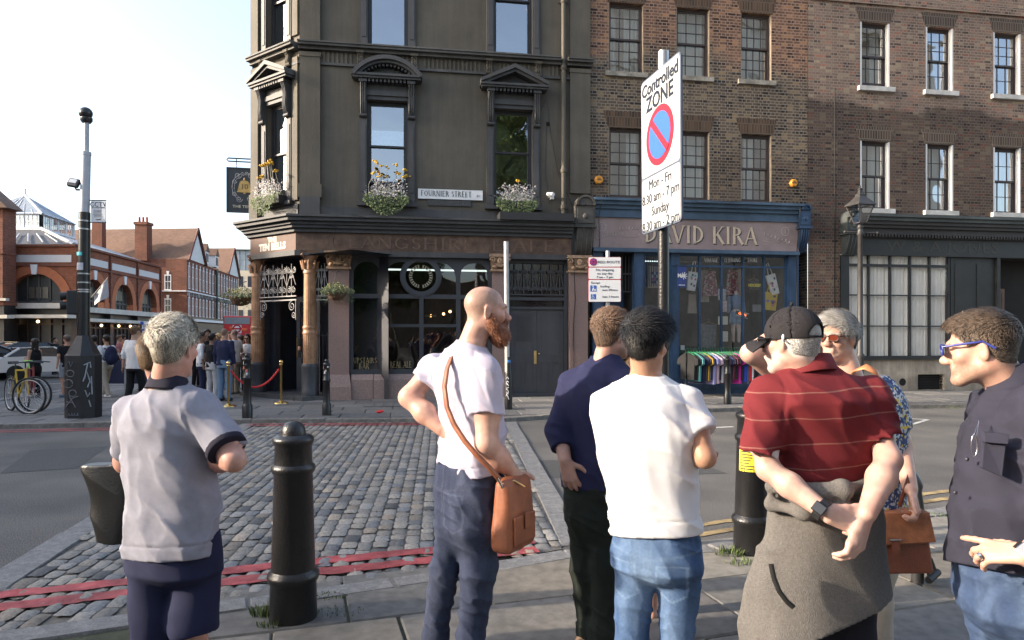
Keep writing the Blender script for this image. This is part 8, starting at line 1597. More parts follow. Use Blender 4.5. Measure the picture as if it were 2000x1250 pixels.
s_.cap(pw(300,1125,d),pw(303,1262,d-.01),.080,.079,.02,end=(pw(300,1262,d),(0,0,-1)));s_.cap(pw(382,1125,d),pw(378,1224,d-.03),.080,.078,.02,end=(pw(377,1224,d),(.1,0,-1)))
s_.fold(0.0125,(7,7,4),4,(2,0,3)).fold(0.0100,(5,5,12),14,(0,0,6))
sdf_obj(s_,.007,"shorts",cloth("navy_cotton",(.016,.019,.048),.12,5),man,root)
shoe_pair(man,root,[(pw(kx,1290,d)[0],d+.03,.06)for kx in(305,380)],20,M("white_trainers",(.6,.6,.58)))
d=3.1;root=(pw(905,900,d)[0],d,0)
hd=Head(pw(950,607,d),76,-2,0,.97)
b=Sdf();hd.build(b,pw(915,690,d+.0),.058,nose=1.0)
b.loft(secs([(920,868,972),(800,872,968),(730,862,958),(690,890,945),(672,902,936)],d,.55,50),R(50))
shR,elR,wrR=pw(952,725,2.97),pw(950,868,2.93),pw(1000,922,3.0)
b.chain([shR,pw(952,800,2.95),elR,(elR+wrR)/2,wrR],[.05,.056,.047,.044,.031],.03)
hand(b,pw(1003,926,2.99),pw(1026,968,3.02)-pw(1004,926,2.99),(-.5,.85,-.2),(.6,.3,.7),curls=((20,30,20),(25,30,20),(30,30,20),(35,30,25)))
shL,elL,wrL=pw(850,715,3.24),pw(799,776,3.22),pw(862,838,3.12)
b.chain([shL,elL,(elL+wrL)/2,wrL],[.05,.045,.047,.031],.03)
hand(b,wrL,pw(905,868,3.02)-wrL,(.2,.9,.2),(.5,-.3,.7),curls=((25,30,20),)*4)
for pts in(((885,1010,d),(868,1110,d),(850,1245,d+.05)),((938,1010,d),(936,1110,d-.04),(921,1245,d-.03))):
    q=[pw(*t)for t in pts];b.chain(q+[np.array([q[2][0],q[2][1]+.0,.08])],[.045,.040,.035,.035],.015)
BE=(.20,.080,.042)
man2=person_root(b,.005,root,lambda V:skin_tint(V,hd,(.60,.37,.29),(.14,.07,.04),buzz=(.30,.20,.155),beard=BE,beard_amt=.9),"person with shaved head and long ginger beard in a lilac T-shirt, hand on hip")
s_=Sdf()
hd.cp(s_,(.05,.012,-.058),(.03,.065,-.112),.03,.034,.03);hd.cp(s_,(-.05,.012,-.058),(-.03,.065,-.112),.03,.034,.03);hd.cp(s_,(-.03,.068,-.106),(.03,.068,-.106),.034,k=.03);hd.e(s_,(0,.076,-.122),(.038,.03,.034),.03)
hd.cp(s_,(-.022,.094,-.052),(.022,.094,-.052),.008,k=.012);hd.cp(s_,(.026,.09,-.054),(.034,.072,-.085),.011,.016,.014);hd.cp(s_,(-.026,.09,-.054),(-.034,.072,-.085),.011,.016,.014)
hd.cp(s_,(-.02,.104,-.066),(.02,.104,-.066),.007,k=.008,op='sub');hd.cp(s_,(.066,.01,-.02),(.058,.016,-.06),.010,.02,.02)
V,Q=s_.mesh(.004);rng=np.random.RandomState(5);n=3200;ix=rng.choice(len(V),n);N=V-hd.P(0,.03,-.07);N/=np.linalg.norm(N,axis=1)[:,None]
dn=hd.A@np.array((0,.35,-1.0));fl=dn[None]+N[ix]*.5+rng.normal(0,.25,(n,3));fl/=np.linalg.norm(fl,axis=1)[:,None];sv=np.cross(fl,N[ix]);sv/=np.linalg.norm(sv,axis=1)[:,None]
p0=V[ix];ln=(.008+.014*rng.rand(n))[:,None];VV=np.concatenate([V,p0-sv*.0012,p0+sv*.0012,p0+fl*ln+sv*.0003,p0+fl*ln-sv*.0003]);o0=len(V);r_=np.arange(n)
Q2=np.stack([o0+r_,o0+n+r_,o0+2*n+r_,o0+3*n+r_],1);bt=np.repeat(np.array(BE)[None]*1.0,len(V),0)*(.6+.8*vnoise(V[:,0]*200,V[:,1]*200,V[:,2]*90,3)[:,None]);st_=bt[ix]*(.8+.9*rng.rand(n,1))
np_obj("beard",VV,np.concatenate([Q,Q2]),vcol("hair",.5,.2,220,spec=.25),man2,root,tint=np.concatenate([bt]+[st_]*4))
lil=cloth("lilac_jersey",(.40,.37,.445),.05,5,.2,600)
s_=Sdf();s_.loft(secs([(932,862,986),(900,858,985),(850,862,982),(800,858,978),(760,851,978),(725,846,974),(702,853,964),(686,866,952),(674,884,946),(666,893,940)],d,.66,50),R(50),2.4,top=(pw(918,668,d),(.35,0,1)),bot=(pw(925,922,d),(.15,0,-1)))
hem=pw(951,806,2.94);s_.cap(shR,hem+.25*(hem-shR),.064,.072,.045,end=(hem,hem-shR));hm2=pw(829,744,3.23);s_.cap(shL,hm2+.25*(hm2-shL),.064,.066,.045,end=(hm2,hm2-shL))
s_.fold(0.0100,(6,6,7),5,(4,2,6)).fold(0.0150,(8,8,6),9,(5,0,7),region=(pw(880,800,3.0),.16)).fold(0.0100,(9,9,3),19,(3,0,0),region=(pw(950,770,2.9),.09)).fold(0.0125,(5,5,13),2,(3,0,5),region=(pw(900,900,3.0),.12))
s_.groove(shR+np.array([-.01,0,-.02]),(.8,-.4,.45),.0022,.005,.13).groove(pw(925,910,3),(.15,0,-1),.003,.004,.3);s_.fold(.010,(12,12,3),31,(6,2,0),3).fold(.009,(6,6,14),33,(-4,0,7),3);sdf_obj(s_,.006,"t_shirt",lil,man2,root)
cen=pw(905,960,d);s_=Sdf();s_.loft(secs([(1030,853,980),(990,849,984),(950,850,983),(905,857,980)],d,.8,50),R(50),2.3,taper=.13)
for pts,rr in((((888,1015,d+.02),(868,1110,d+.02),(850,1235,d+.05)),(.077,.065,.053)),(((936,1015,d-.04),(936,1110,d-.06),(921,1235,d-.03)),(.081,.074,.058))):
    q=[pw(*t)for t in pts];e=np.array([q[2][0],q[2][1]+.01,.045]);s_.chain(q+[e],list(rr)+[.068],.035,end=((0,0,.05),(0,0,-1)))
s_.fold(0.0100,(7,7,8),4,(3,0,5)).fold(0.0125,(5,5,14),11,(0,0,8),region=(pw(900,1140,d),.28)).fold(0.0125,(6,6,14),15,(0,0,8),region=(pw(910,1010,d-.1),.12))
s_.fold(.007,(8,8,22),41,(0,0,9),4).fold(.005,(15,15,7),43,(6,0,4),3);sdf_obj(s_,.006,"jeans",DEN,man2,root,tintf=denim_tint((.028,.036,.066),(.085,.10,.15),cen,50,[(.01,.13,-.13,.02,0)],3,.7))
shoe_pair(man2,root,[(pw(850,1245,d)[0],d+.05,0),(pw(921,1245,d)[0],d-.03,0)],50,M("brown_boots",(.1,.06,.04)))
lea=M("tan_leather",(.26,.085,.040),.38,.22,9,.3,260,spec=.5,col2=(.34,.12,.055));brass=M("brass",(.75,.55,.24),.28,.1,metal=1.0)
bagr=pw(1002,1000,2.98);be=empty("leather_bag",bagr,0,"tan leather crossbody bag hanging at the bald bearded person's hip","bag")
s_=Sdf()
def bagf(X,Y,Z):
    x,y,z=X-bagr[0],Y-bagr[1],Z-bagr[2];c,s2_=math.cos(R(-58)),math.sin(R(-58));u=np.abs(x*c-y*s2_);v=np.abs(x*s2_+y*c);wz=np.clip((z+.17)/.34,0,1)
    hw_,hd_=.118-.012*wz,.050-.018*wz+.006*np.sin(wz*3.1);q=[u-hw_+.04,v-hd_+.03,np.abs(z)-.165+.04]
    return np.sqrt(np.maximum(q[0],0)**2+np.maximum(q[1],0)**2+np.maximum(q[2],0)**2)+np.minimum(np.maximum(np.maximum(q[0],q[1]),q[2]),0)-.035
s_.fn(bagr-.19,bagr+.19,bagf,.01);s_.fold(0.0050,(9,9,9),2,(3,0,4));sdf_obj(s_,.005,"bag_body",lea,be,bagr)
mb=MB(Matrix.Rotation(R(58),4,'Z'))
mb.prism([(-.085,-.056,-.12),(.085,-.056,-.12),(.085,-.054,.0),(-.085,-.054,.0)],(0,-.010,0));mb.build("front_pocket",lea,be,bevel=.006)
mb=MB(Matrix.Rotation(R(58),4,'Z'));mb.prism([(-.016,-.070,-.06),(.016,-.070,-.06),(.016,-.068,.01),(-.016,-.068,.01)],(0,-.006,0));mb.build("pocket_tab",lea,be,bevel=.003)
mb=MB();mb.tube([Vector((-.035,-.035,.13)),Vector((.005,-.06,.15)),Vector((.05,-.04,.12))],.004,6);mb.build("zip",brass,be)
def ribbon(pts,wd,th,nrm_c):
    mb=MB();pts=[Vector(p)for p in pts];vs=[];fs=[]
    for i,p in enumerate(pts):
        t=(pts[min(i+1,len(pts)-1)]-pts[max(i-1,0)]).normalized();nn=(p-Vector(nrm_c(p))).normalized();nn=(nn-t*nn.dot(t)).normalized();sd_=t.cross(nn)
        vs+=[p-sd_*wd/2-nn*th/2,p+sd_*wd/2-nn*th/2,p+sd_*wd/2+nn*th/2,p-sd_*wd/2+nn*th/2]
    for i in range(len(pts)-1):
        for q in range(4):fs.append((i*4+q,i*4+(q+1)%4,i*4+4+(q+1)%4,i*4+4+q))
    mb.add(vs,fs,True);return mb
sp_=[pw(884,690,3.05),pw(873,720,2.97),pw(868,755,2.95),pw(873,795,2.935),pw(886,828,2.92),pw(908,862,2.895),pw(932,890,2.88),pw(956,914,2.875),pw(977,938,2.90)]
ribbon([p-bagr for p in sp_],.023,.004,lambda p:Vector((pw(915,0,d)[0],d+.05,p.z+bagr[2]))-Vector(bagr)).build("strap",lea,be)
mb=MB();mb.tube([pw(972,934,2.885)-bagr,pw(978,945,2.885)-bagr,pw(984,958,2.90)-bagr],.006,8);mb.build("buckle",M("dark_chrome",(.4,.38,.35),.25,.1,metal=1),be)
d=3.35;root=(pw(1160,900,d)[0],d,0)
hd=Head(pw(1197,655,d),58,-4,0,.92)
b=Sdf();hd.build(b,pw(1178,718,d),.058)
b.loft(secs([(960,1112,1204),(800,1112,1222),(740,1130,1220),(715,1155,1205)],d,.6,45),R(45))
shL,elL,wrL=pw(1120,748,3.42),pw(1092,842,3.36),pw(1104,900,3.25)
b.chain([shL,elL,wrL],[.05,.042,.03],.03);hand(b,wrL,(.25,-.1,-1),(.3,.9,0),(.8,-.3,.1),curls=((25,25,15),)*4)
shR,elR,wrR=pw(1225,750,3.2),pw(1240,850,3.15),pw(1225,900,3.35);b.chain([shR,elR,wrR],[.05,.042,.03],.03)
for pts in(((1140,1000,d+.03),(1143,1110,d+.03),(1150,1238,d+.02)),((1182,1000,d-.05),(1184,1110,d-.05),(1178,1238,d-.06))):
    q=[pw(*t)for t in pts];b.chain(q,[.06,.045,.035],.03)
man3=person_root(b,.006,root,lambda V:skin_tint(V,hd,(.55,.34,.27),(.1,.06,.04),beard=(.12,.07,.045),beard_amt=.75,buzz=(.13,.085,.06),fade=True),"person with short brown hair in a navy jumper and dark green trousers, turned right")
hd.hair("hair",man3,root,(.17,.105,.068),.030,.010,n=3800,length=.032,fr=.3,seed=4,col2=(.13,.085,.06),sweep=(.0,.35,.5),front_lift=.008)
nv=cloth("navy_knit",(.020,.022,.060),.10,10,.3,500)
s_=Sdf();s_.loft(secs([(958,1101,1214),(930,1099,1215),(900,1103,1217),(850,1108,1226),(800,1104,1233),(765,1103,1236),(740,1108,1232),(722,1126,1224),(706,1150,1212),(698,1160,1206)],d,.7,45),R(45),2.4,bot=(pw(1155,952,d),(.02,-.08,-1)))
cu=pw(1098,874,3.30);s_.chain([shL,elL,cu+.3*(cu-elL)],[.064,.056,.050],.04,end=(cu,cu-elL));s_.cap(shR,elR,.06,.05,.04)
s_.fold(0.0112,(6,6,9),7,(3,0,5)).fold(0.0125,(5,5,16),3,(0,0,6),region=(pw(1140,920,3.2),.13)).fold(0.0125,(6,6,18),5,(0,0,7),region=(pw(1092,850,3.3),.09))
s_.fold(.010,(10,10,4),31,(5,2,0),3);sdf_obj(s_,.006,"jumper",nv,man3,root);strip_collar(man3,root,pw(1186,706,d),48,.062,.090,-.024,.028,nv,tilt=.22)
s_=Sdf();s_.loft(secs([(1020,1106,1213),(945,1105,1213)],d,.8,45),R(45),taper=.13)
for pts,rr in((((1137,1000,d+.04),(1143,1110,d+.02),(1150,1232,d+.02)),(.075,.066,.056)),(((1184,1000,d-.05),(1184,1110,d-.06),(1178,1232,d-.06)),(.078,.070,.060))):
    q=[pw(*t)for t in pts];s_.chain(q+[np.array([q[2][0],q[2][1],.05])],list(rr)+[.06],.03,end=((0,0,.055),(0,0,-1)))
s_.fold(0.0100,(6,6,9),2,(2,0,5)).fold(0.0125,(5,5,16),9,(0,0,7),region=(pw(1160,1150,d),.3))
s_.fold(.007,(8,8,22),41,(0,0,9),4).fold(.005,(15,15,7),43,(6,0,4),3);sdf_obj(s_,.006,"trousers",cloth("dark_green_cotton",(.016,.021,.017),.15,6),man3,root)
tan=M("tan_suede",(.40,.24,.13),.8,.2,20);shoe_pair(man3,root,[(pw(1146,1238,d)[0],d+.02,0),(pw(1180,1238,d)[0],d-.06,0)],35,tan)
d=2.65;root=(pw(1270,900,d)[0],d,0)
hd=Head(pw(1264,674,d),33,-6,0,.90)
b=Sdf();hd.build(b,pw(1262,745,d+.02),.058)
b.loft(secs([(1010,1218,1336),(900,1186,1338),(790,1185,1332),(755,1215,1308),(735,1240,1288)],d,.6,22),R(22))
shR,elR,wrR=pw(1340,785,2.60),pw(1377,893,2.52),pw(1318,893,2.80)
b.chain([shR,(shR+elR)/2,elR,elR*.6+wrR*.4,wrR],[.05,.047,.038,.042,.030],.022)
shL,elL,wrL=pw(1182,790,2.72),pw(1195,890,2.86),pw(1325,905,2.86);b.chain([shL,elL,wrL],[.05,.045,.03],.03)
hand(b,pw(1332,900,2.66),pw(1382,906,2.53)-pw(1338,900,2.64),(0,-.3,.9),(.1,.6,.7),curls=((12,20,15),)*4,thumb=(.7,.4,.2))
for kx,kk in((1238,0),(1324,1)):b.chain([pw(kx,1150,d),pw(kx-4,1260,d),np.array([pw(kx,0,d)[0],d+.03,.08])],[.042,.045,.035],.015)
man4=person_root(b,.006,root,lambda V:skin_tint(V,hd,(.50,.29,.19),(.03,.03,.03),buzz=(.04,.036,.035),fade=True),"person with thick black hair in a white T-shirt and faded jeans, from behind")
hd.hair("hair",man4,root,(.013,.0125,.0135),.036,.009,n=5200,length=.042,fr=.22,seed=6,col2=(.014,.013,.013),sweep=(.35,.25,.35),rough=.35,wid=.0019)
glasses(hd,man4,root,M("black_plastic",(.01,.01,.01),.3),glass("clear_lens",1.0,.02,(.95,.95,.95)))
wt=cloth("white_jersey",(.62,.62,.635),.02,5,.2,600)
s_=Sdf();s_.loft(secs([(1050,1193,1367),(1020,1192,1364),(980,1188,1358),(940,1181,1354),(900,1173,1352),(850,1165,1352),(810,1163,1350),(782,1168,1347),(760,1186,1334),(743,1210,1314),(731,1228,1298)],d,.66,22),R(22),2.5,bot=(pw(1280,1040,d),(.06,-.1,-1)),top=(pw(1262,729,d),(0,.2,1)))
hem=pw(1371,846,2.545);s_.cap(shR,hem+.3*(hem-shR),.062,.060,.04,end=(hem,hem-shR));s_.cap(shL,elL*.6+shL*.4,.06,.058,.04)
s_.fold(0.0063,(5,5,7),5,(3,2,5)).fold(0.0112,(10,10,3),9,(2,0,1),region=(pw(1300,950,2.5),.13)).fold(0.0112,(7,7,9),3,(5,0,5),region=(pw(1345,830,2.5),.09))
s_.groove(shR+np.array([.0,0,-.02]),(.9,-.2,.25),.0022,.005,.15).groove(pw(1280,1024,2.5),(.06,-.1,-1),.003,.004,.4);s_.fold(.010,(12,12,3),31,(4,2,0),3).fold(.008,(6,6,14),33,(4,0,7),3);sdf_obj(s_,.006,"t_shirt",wt,man4,root)
cen=pw(1282,1110,d);s_=Sdf();s_.loft(secs([(1105,1198,1370),(1080,1197,1367),(1045,1202,1360),(1020,1214,1348)],d,.72,22),R(22),2.4,taper=.07)
s_.chain([pw(1240,1120,d+.02),pw(1234,1260,d),np.array([pw(1236,0,d)[0],d+.03,.05])],[.078,.066,.062],.02,end=((0,0,.05),(0,0,-1)));s_.chain([pw(1326,1120,d-.01),pw(1321,1260,d-.03),np.array([pw(1322,0,d)[0],d,.05])],[.084,.064,.062],.02,end=((0,0,.05),(0,0,-1)))
s_.fold(0.0088,(6,6,8),4,(3,0,5)).fold(0.0112,(6,6,14),11,(2,0,7),region=(pw(1310,1130,d-.1),.16))
A_=axes(R(22));pc=cen+A_@np.array([.058,-.13,-.01])
s_.fold(.007,(8,8,22),41,(0,0,9),4).fold(.005,(15,15,7),43,(6,0,4),3);sdf_obj(s_,.006,"jeans",DEN,man4,root,tintf=denim_tint((.045,.085,.175),(.20,.29,.42),cen,22,[(.012,.128,-.075,.055,.06),(-.16,-.05,-.075,.055,-.06)],7,1.0))
shoe_pair(man4,root,[(pw(1236,0,d)[0],d+.03,0),(pw(1322,0,d)[0],d,0)],25,M("white_trainers",(.6,.6,.58)))
d=2.3;root=(pw(1605,900,d)[0],d,0)
hd=Head(pw(1544,666,d),-34,-4,0,.90)
b=Sdf();hd.build(b,pw(1578,728,d),.062)
b.loft(secs([(1000,1530,1690),(900,1532,1690),(800,1520,1694),(750,1530,1670),(722,1555,1615)],d,.62,-10),R(-10))
shL,elL,wrL=pw(1500,775,2.27),pw(1500,916,2.17),pw(1612,1000,2.04)
shR,elR,wrR=pw(1694,775,2.30),pw(1736,898,2.17),pw(1693,1004,2.04)
b.chain([shL,pw(1492,870,2.22),elL,elL*.6+wrL*.4,wrL],[.047,.040,.034,.037,.026],.022)
b.chain([shR,pw(1712,840,2.25),elR,elR*.65+wrR*.35,wrR],[.048,.042,.037,.042,.027],.022)
hand(b,pw(1616,1004,2.03),pw(1700,1030,2.04)-pw(1616,1004,2.03),(.1,.85,-.35),(0,.1,1),curls=((35,45,30),(40,45,30),(40,45,30),(45,45,30)),spread=(6,1,-4,-8),thumb=(1,.30,-.05),tcurl=-4,sc=.93)
hand(b,pw(1690,1014,2.04),pw(1668,1095,2.0)-pw(1690,1014,2.04),(-.75,.65,-.2),(.55,-.8,-.1),curls=((22,30,22),(26,32,24),(30,34,24),(32,34,24)),spread=(4,1,-2,-5),thumb=(.95,.22,.05),tcurl=6,sc=.95)
for kx in(1570,1660):b.chain([pw(kx,1120,d),pw(kx,1250,d),np.array([pw(kx,0,d)[0],d+.03,.08])],[.06,.05,.035],.03)
man5=person_root(b,.0045,root,lambda V:skin_tint(V,hd,(.60,.39,.32),(.5,.48,.45),beard=(.55,.50,.46),beard_amt=.6,ears=1.3,buzz=(.58,.52,.48),fade=True),"person in black cap and striped red polo, grey fleece tied round the waist")
hd.hair("hair",man5,root,(.62,.59,.55),.008,.010,n=2600,length=.016,fr=.25,seed=8,zmax=.012,sweep=(0,-.5,-.2))
capm=cloth("black_cap_cloth",(.022,.020,.022),.15,12);s_=Sdf()
def capf(X,Y,Z):
    x,y,z=hd.lxyz(X,Y,Z);d0=hd.cran(x,y,z)-.017;d0=np.maximum(d0,-(z-.004-.10*np.maximum(y,0)*.3+.0*x));d0=np.maximum(d0,-(hd.cran(x,y,z)-.011))
    hole=np.sqrt((x/.042)**2+((z-.012)/.042)**2)-1;hole=np.maximum(hole*.04,y+.05);hole=np.maximum(hole,-(z-.016));d0=np.maximum(d0,-hole)
    seam=np.minimum(np.abs(x),np.minimum(np.abs(x*.5+(y+.014)*.87),np.abs(x*.5-(y+.014)*.87)));return(d0+.0018*np.exp(-(seam/.004)**2))*hd.s
s_.fn(hd.c-.17,hd.c+.17,capf,.002);cap_o=sdf_obj(s_,.004,"cap",capm,man5,root)
mb=MB();vs=[];fs=[];n=14
for i in range(n+1):
    a=R(-62+124*i/n)
    for r_,dz in((.085,0),(.150,-.012),(.150,-.016),(.085,-.006)):
        x=math.sin(a)*r_*.90;y=math.cos(a)*r_*1.18-.004;vs.append(hd.P(x,y,.022+dz-abs(x)*abs(x)*3.2)-np.array(root))
for i in range(n):
    for q in range(4):fs.append((i*4+q,i*4+(q+1)%4,i*4+4+(q+1)%4,i*4+4+q))
mb.add(vs,fs,True);mb.build("visor",capm,cap_o)
mb=MB();mb.ball(hd.P(0,-.014,.137)-np.array(root),.007,8,5);mb.build("cap_button",capm,cap_o)
glasses(hd,man5,root,M("black_plastic",(.01,.01,.01),.3),M("brown_lens",(.05,.02,.01),.1))
mb=MB();mb.ball(hd.P(-.085,-.028,.012)-np.array(root),(.005,.006,.011),8,6);mb.build("hearing_aid",M("silver_plastic",(.6,.6,.6),.3),man5)
def striped(name,base,line,pitch,off,wd):
    m=cloth(name,base,.10,8,.3,600);n_=m.node_tree.nodes;l_=m.node_tree.links;p_=n_["Principled BSDF"];src=p_.inputs["Base Color"].links[0].from_socket
    tc=n_.new("ShaderNodeTexCoord");sp=n_.new("ShaderNodeSeparateXYZ");l_.new(tc.outputs["Object"],sp.inputs[0])
    nz=n_.new("ShaderNodeTexNoise");nz.inputs["Scale"].default_value=4;l_.new(tc.outputs["Object"],nz.inputs[0])
    a=n_.new("ShaderNodeMath");a.operation='MULTIPLY_ADD';a.inputs[1].default_value=.03;l_.new(nz.outputs["Fac"],a.inputs[0]);l_.new(sp.outputs[2],a.inputs[2])
    x2=n_.new("ShaderNodeMath");x2.operation='MULTIPLY_ADD';x2.inputs[1].default_value=-.06;l_.new(sp.outputs[0],x2.inputs[0]);l_.new(a.outputs[0],x2.inputs[2])
    mo=n_.new("ShaderNodeMath");mo.operation='PINGPONG';mo.inputs[1].default_value=pitch/2;ad=n_.new("ShaderNodeMath");ad.inputs[1].default_value=off;l_.new(x2.outputs[0],ad.inputs[0]);l_.new(ad.outputs[0],mo.inputs[0])
    lt=n_.new("ShaderNodeMath");lt.operation='LESS_THAN';lt.inputs[1].default_value=wd;l_.new(mo.outputs[0],lt.inputs[0])
    mx=n_.new("ShaderNodeMix");mx.data_type='RGBA';l_.new(lt.outputs[0],mx.inputs[0]);l_.new(src,mx.inputs[6]);mx.inputs[7].default_value=(*line,1);l_.new(mx.outputs[2],p_.inputs["Base Color"]);return m
redm=striped("red_striped_pique",(.135,.017,.021),(.21,.085,.07),.083,.02,.0020)
s_=Sdf();s_.loft(secs([(950,1519,1702),(900,1516,1703),(850,1511,1708),(810,1498,1714),(780,1488,1716),(758,1494,1694),(740,1508,1668),(724,1528,1642),(710,1548,1624)],d,.72,-10),R(-10),2.6,bot=(pw(1605,937,d),(0,-.12,-1)))
h1=pw(1487,876,2.20);s_.cap(shL,h1+.25*(h1-shL),.068,.066,.05,end=(h1,(-.12,0,-1)));h2=pw(1716,850,2.24);s_.cap(shR,h2+.25*(h2-shR),.072,.074,.05,end=(h2,(.08,0,-1)))
s_.fold(0.0100,(5,5,8),5,(3,2,4)).fold(0.0150,(7,7,6),12,(6,0,6),region=(pw(1560,860,2.15),.17)).fold(0.0125,(6,6,12),6,(0,0,5),region=(pw(1640,910,2.15),.13)).fold(0.0125,(9,9,4),16,(4,0,3),region=(pw(1500,800,2.2),.09))
s_.groove(shR+np.array([0,0,-.02]),(.9,-.2,.2),.0022,.005,.15).groove(shL+np.array([0,0,-.02]),(.9,.2,-.2),.0022,.005,.15);s_.fold(.011,(10,10,4),31,(6,2,0),3).fold(.009,(6,6,13),33,(-4,0,6),3);sdf_obj(s_,.0055,"polo_shirt",redm,man5,root);strip_collar(man5,root,pw(1582,716,d),-25,.066,.098,-.030,.026,cloth("red_collar",(.145,.020,.023)),tilt=.30)
s_=Sdf();a_=h1;dv=(h1-shL)/np.linalg.norm(h1-shL);s_.cap(h1-dv*.02,h1+dv*.03,.055,.054,end=(h1+dv*.016,dv+np.array([-.5,0,0])));sdf_obj(s_,.006,"undershirt_cuff",wt,man5,root)
dvL=wrL-elL;band(man5,root,pw(1605,996,2.045),dvL,.0335,M("black_strap",(.012,.012,.013),.5),.024,face=(-.4,-1,.2),fmat=M("watch_glass",(.01,.01,.012),.1))
fl=cloth("grey_fleece",(.155,.145,.135),.22,130,.8,330,rough=.95);s_=Sdf()
s_.loft(secs([(1262,1462,1738,0,.70),(1210,1468,1732,0,.70),(1150,1476,1724,0,.70),(1100,1484,1715,0,.70),(1050,1494,1709,0,.70),(1010,1500,1708,0,.72),(975,1512,1704,0,.74),(936,1517,1703,0,.73)],d,.7,-10),R(-10),2.6,bot=(pw(1630,1196,d),(.34,-.15,-1)))
s_.loft(secs([(1275,1462,1560,-.03,.9),(1220,1462,1570,-.04,.8),(1150,1472,1570,-.04,.7),(1080,1500,1570,-.02,.6)],d,.7,-10),R(-10),2.4,k=.06)
s_.chain([pw(1514,950,2.22),pw(1560,962,2.13),pw(1640,958,2.13),pw(1703,948,2.24)],[.022,.026,.026,.022],.02);s_.chain([pw(1510,985,2.22),pw(1570,1000,2.125),pw(1640,992,2.13),pw(1705,978,2.24)],[.020,.022,.024,.020],.02)
s_.fold(0.0225,(6,6,1.6),5,(1.5,0,2)).fold(0.0150,(9,9,4),15,(4,0,3)).fold(0.0125,(4,4,16),25,(0,0,4),region=(pw(1605,960,2.15),.1))
fle=sdf_obj(s_,.006,"tied_fleece",fl,man5,root)
zp=[pw(1506,1102,2.115),pw(1512,1130,2.112),pw(1522,1155,2.108),pw(1538,1176,2.106),pw(1550,1186,2.106)]
ribbon([p-np.array(root)for p in zp],.014,.008,lambda p:Vector((0,.2,p.z))).build("zip",M("black_zip",(.012,.012,.012),.5),fle)
s_=Sdf();s_.loft(secs([(1160,1530,1690),(1000,1540,1680)],d,.6,-10),R(-10),taper=.1)
for kx in(1572,1655):s_.chain([pw(kx,1150,d),pw(kx,1250,d),np.array([pw(kx,0,d)[0],d+.03,.05])],[.088,.078,.07],.03,end=((0,0,.05),(0,0,-1)))
s_.fold(0.0125,(6,6,4),4);sdf_obj(s_,.008,"trousers",cloth("black_trousers",(.012,.012,.018)),man5,root)
shoe_pair(man5,root,[(pw(kx,0,d)[0],d+.03,0)for kx in(1572,1655)],-10,M("brown_boots",(.1,.06,.04)))
d=3.2;root=(pw(1665,900,d)[0],d,0)
hd=Head(pw(1636,660,d),-126,0,2,.90)
b=Sdf();hd.build(b,pw(1662,745,d),.06)
b.loft(secs([(1040,1612,1722),(850,1615,1720),(770,1625,1715),(745,1648,1692)],d,.7,-118),R(-118))
shL,elL,wrL=pw(1724,762,3.12),pw(1757,866,3.1),pw(1778,955,2.95);b.chain([shL,elL,wrL],[.05,.045,.03],.03)
hand(b,wrL,(.1,-.25,-1),(-.9,.2,0),(.2,-.9,-.2),curls=((35,60,40),)*4)
shR=pw(1618,772,3.35);b.chain([shR,pw(1600,880,3.3),pw(1600,960,3.15)],[.05,.045,.03],.03)
for kx,dd in((1640,.08),(1708,-.05)):b.chain([pw(kx,1080,d+dd),pw(kx,1180,d+dd),np.array([pw(kx,0,d)[0],d+dd,.08])],[.06,.05,.035],.03)
man6=person_root(b,.0055,root,lambda V:skin_tint(V,hd,(.58,.36,.28),(.25,.22,.2),buzz=(.35,.33,.30),fade=True),"person with grey hair and amber sunglasses in a floral shirt, facing the camera")
hd.hair("hair",man6,root,(.34,.32,.29),.026,.017,n=4200,length=.045,fr=.14,seed=9,col2=(.40,.38,.35),sweep=(.8,.3,.1),front=.066)
glasses(hd,man6,root,M("tortoise_frame",(.05,.025,.015),.3),M("amber_lens",(.11,.022,.012),.12,.1),fr=.0026,w_=.047,hgt=.034)
fm=bpy.data.materials.new("floral_cotton");n_,l_,p_=nodes_of(fm);tc=n_.new("ShaderNodeTexCoord");vo=n_.new("ShaderNodeTexVoronoi");vo.inputs["Scale"].default_value=95;l_.new(tc.outputs["Object"],vo.inputs[0])
sp=n_.new("ShaderNodeSeparateColor");l_.new(vo.outputs["Color"],sp.inputs[0]);cr=n_.new("ShaderNodeValToRGB");cr.color_ramp.interpolation='CONSTANT';l_.new(sp.outputs[0],cr.inputs[0])
for i,(po,co)in enumerate(((0,(.03,.05,.13)),(.42,(.10,.14,.24)),(.6,(.45,.47,.5)),(.86,(.55,.40,.06)))):
    e=cr.color_ramp.elements[i]if i<2 else cr.color_ramp.elements.new(po);e.position=po;e.color=(*co,1)
l_.new(cr.outputs[0],p_.inputs["Base Color"]);p_.inputs["Roughness"].default_value=.85
s_=Sdf();s_.loft(secs([(1030,1606,1742),(900,1608,1744),(820,1610,1746),(780,1614,1744),(755,1626,1734),(738,1646,1712)],d,.72,-118),R(-118))
hm=pw(1748,836,3.1);s_.cap(shL,hm+.25*(hm-shL),.064,.066,.04,end=(hm,hm-shL));s_.cap(shR,pw(1608,850,3.3),.062,.06,.04);s_.fold(0.0100,(6,6,7),3,(3,0,4))
sdf_obj(s_,.006,"floral_shirt",fm,man6,root)
s_=Sdf();s_.loft(secs([(1110,1612,1728),(1000,1610,1728)],d,.75,-118),R(-118),taper=.1)
for kx,dd in((1640,.08),(1708,-.05)):s_.chain([pw(kx,1090,d+dd),pw(kx,1180,d+dd),np.array([pw(kx,0,d)[0],d+dd,.05])],[.085,.07,.065],.03,end=((0,0,.05),(0,0,-1)))
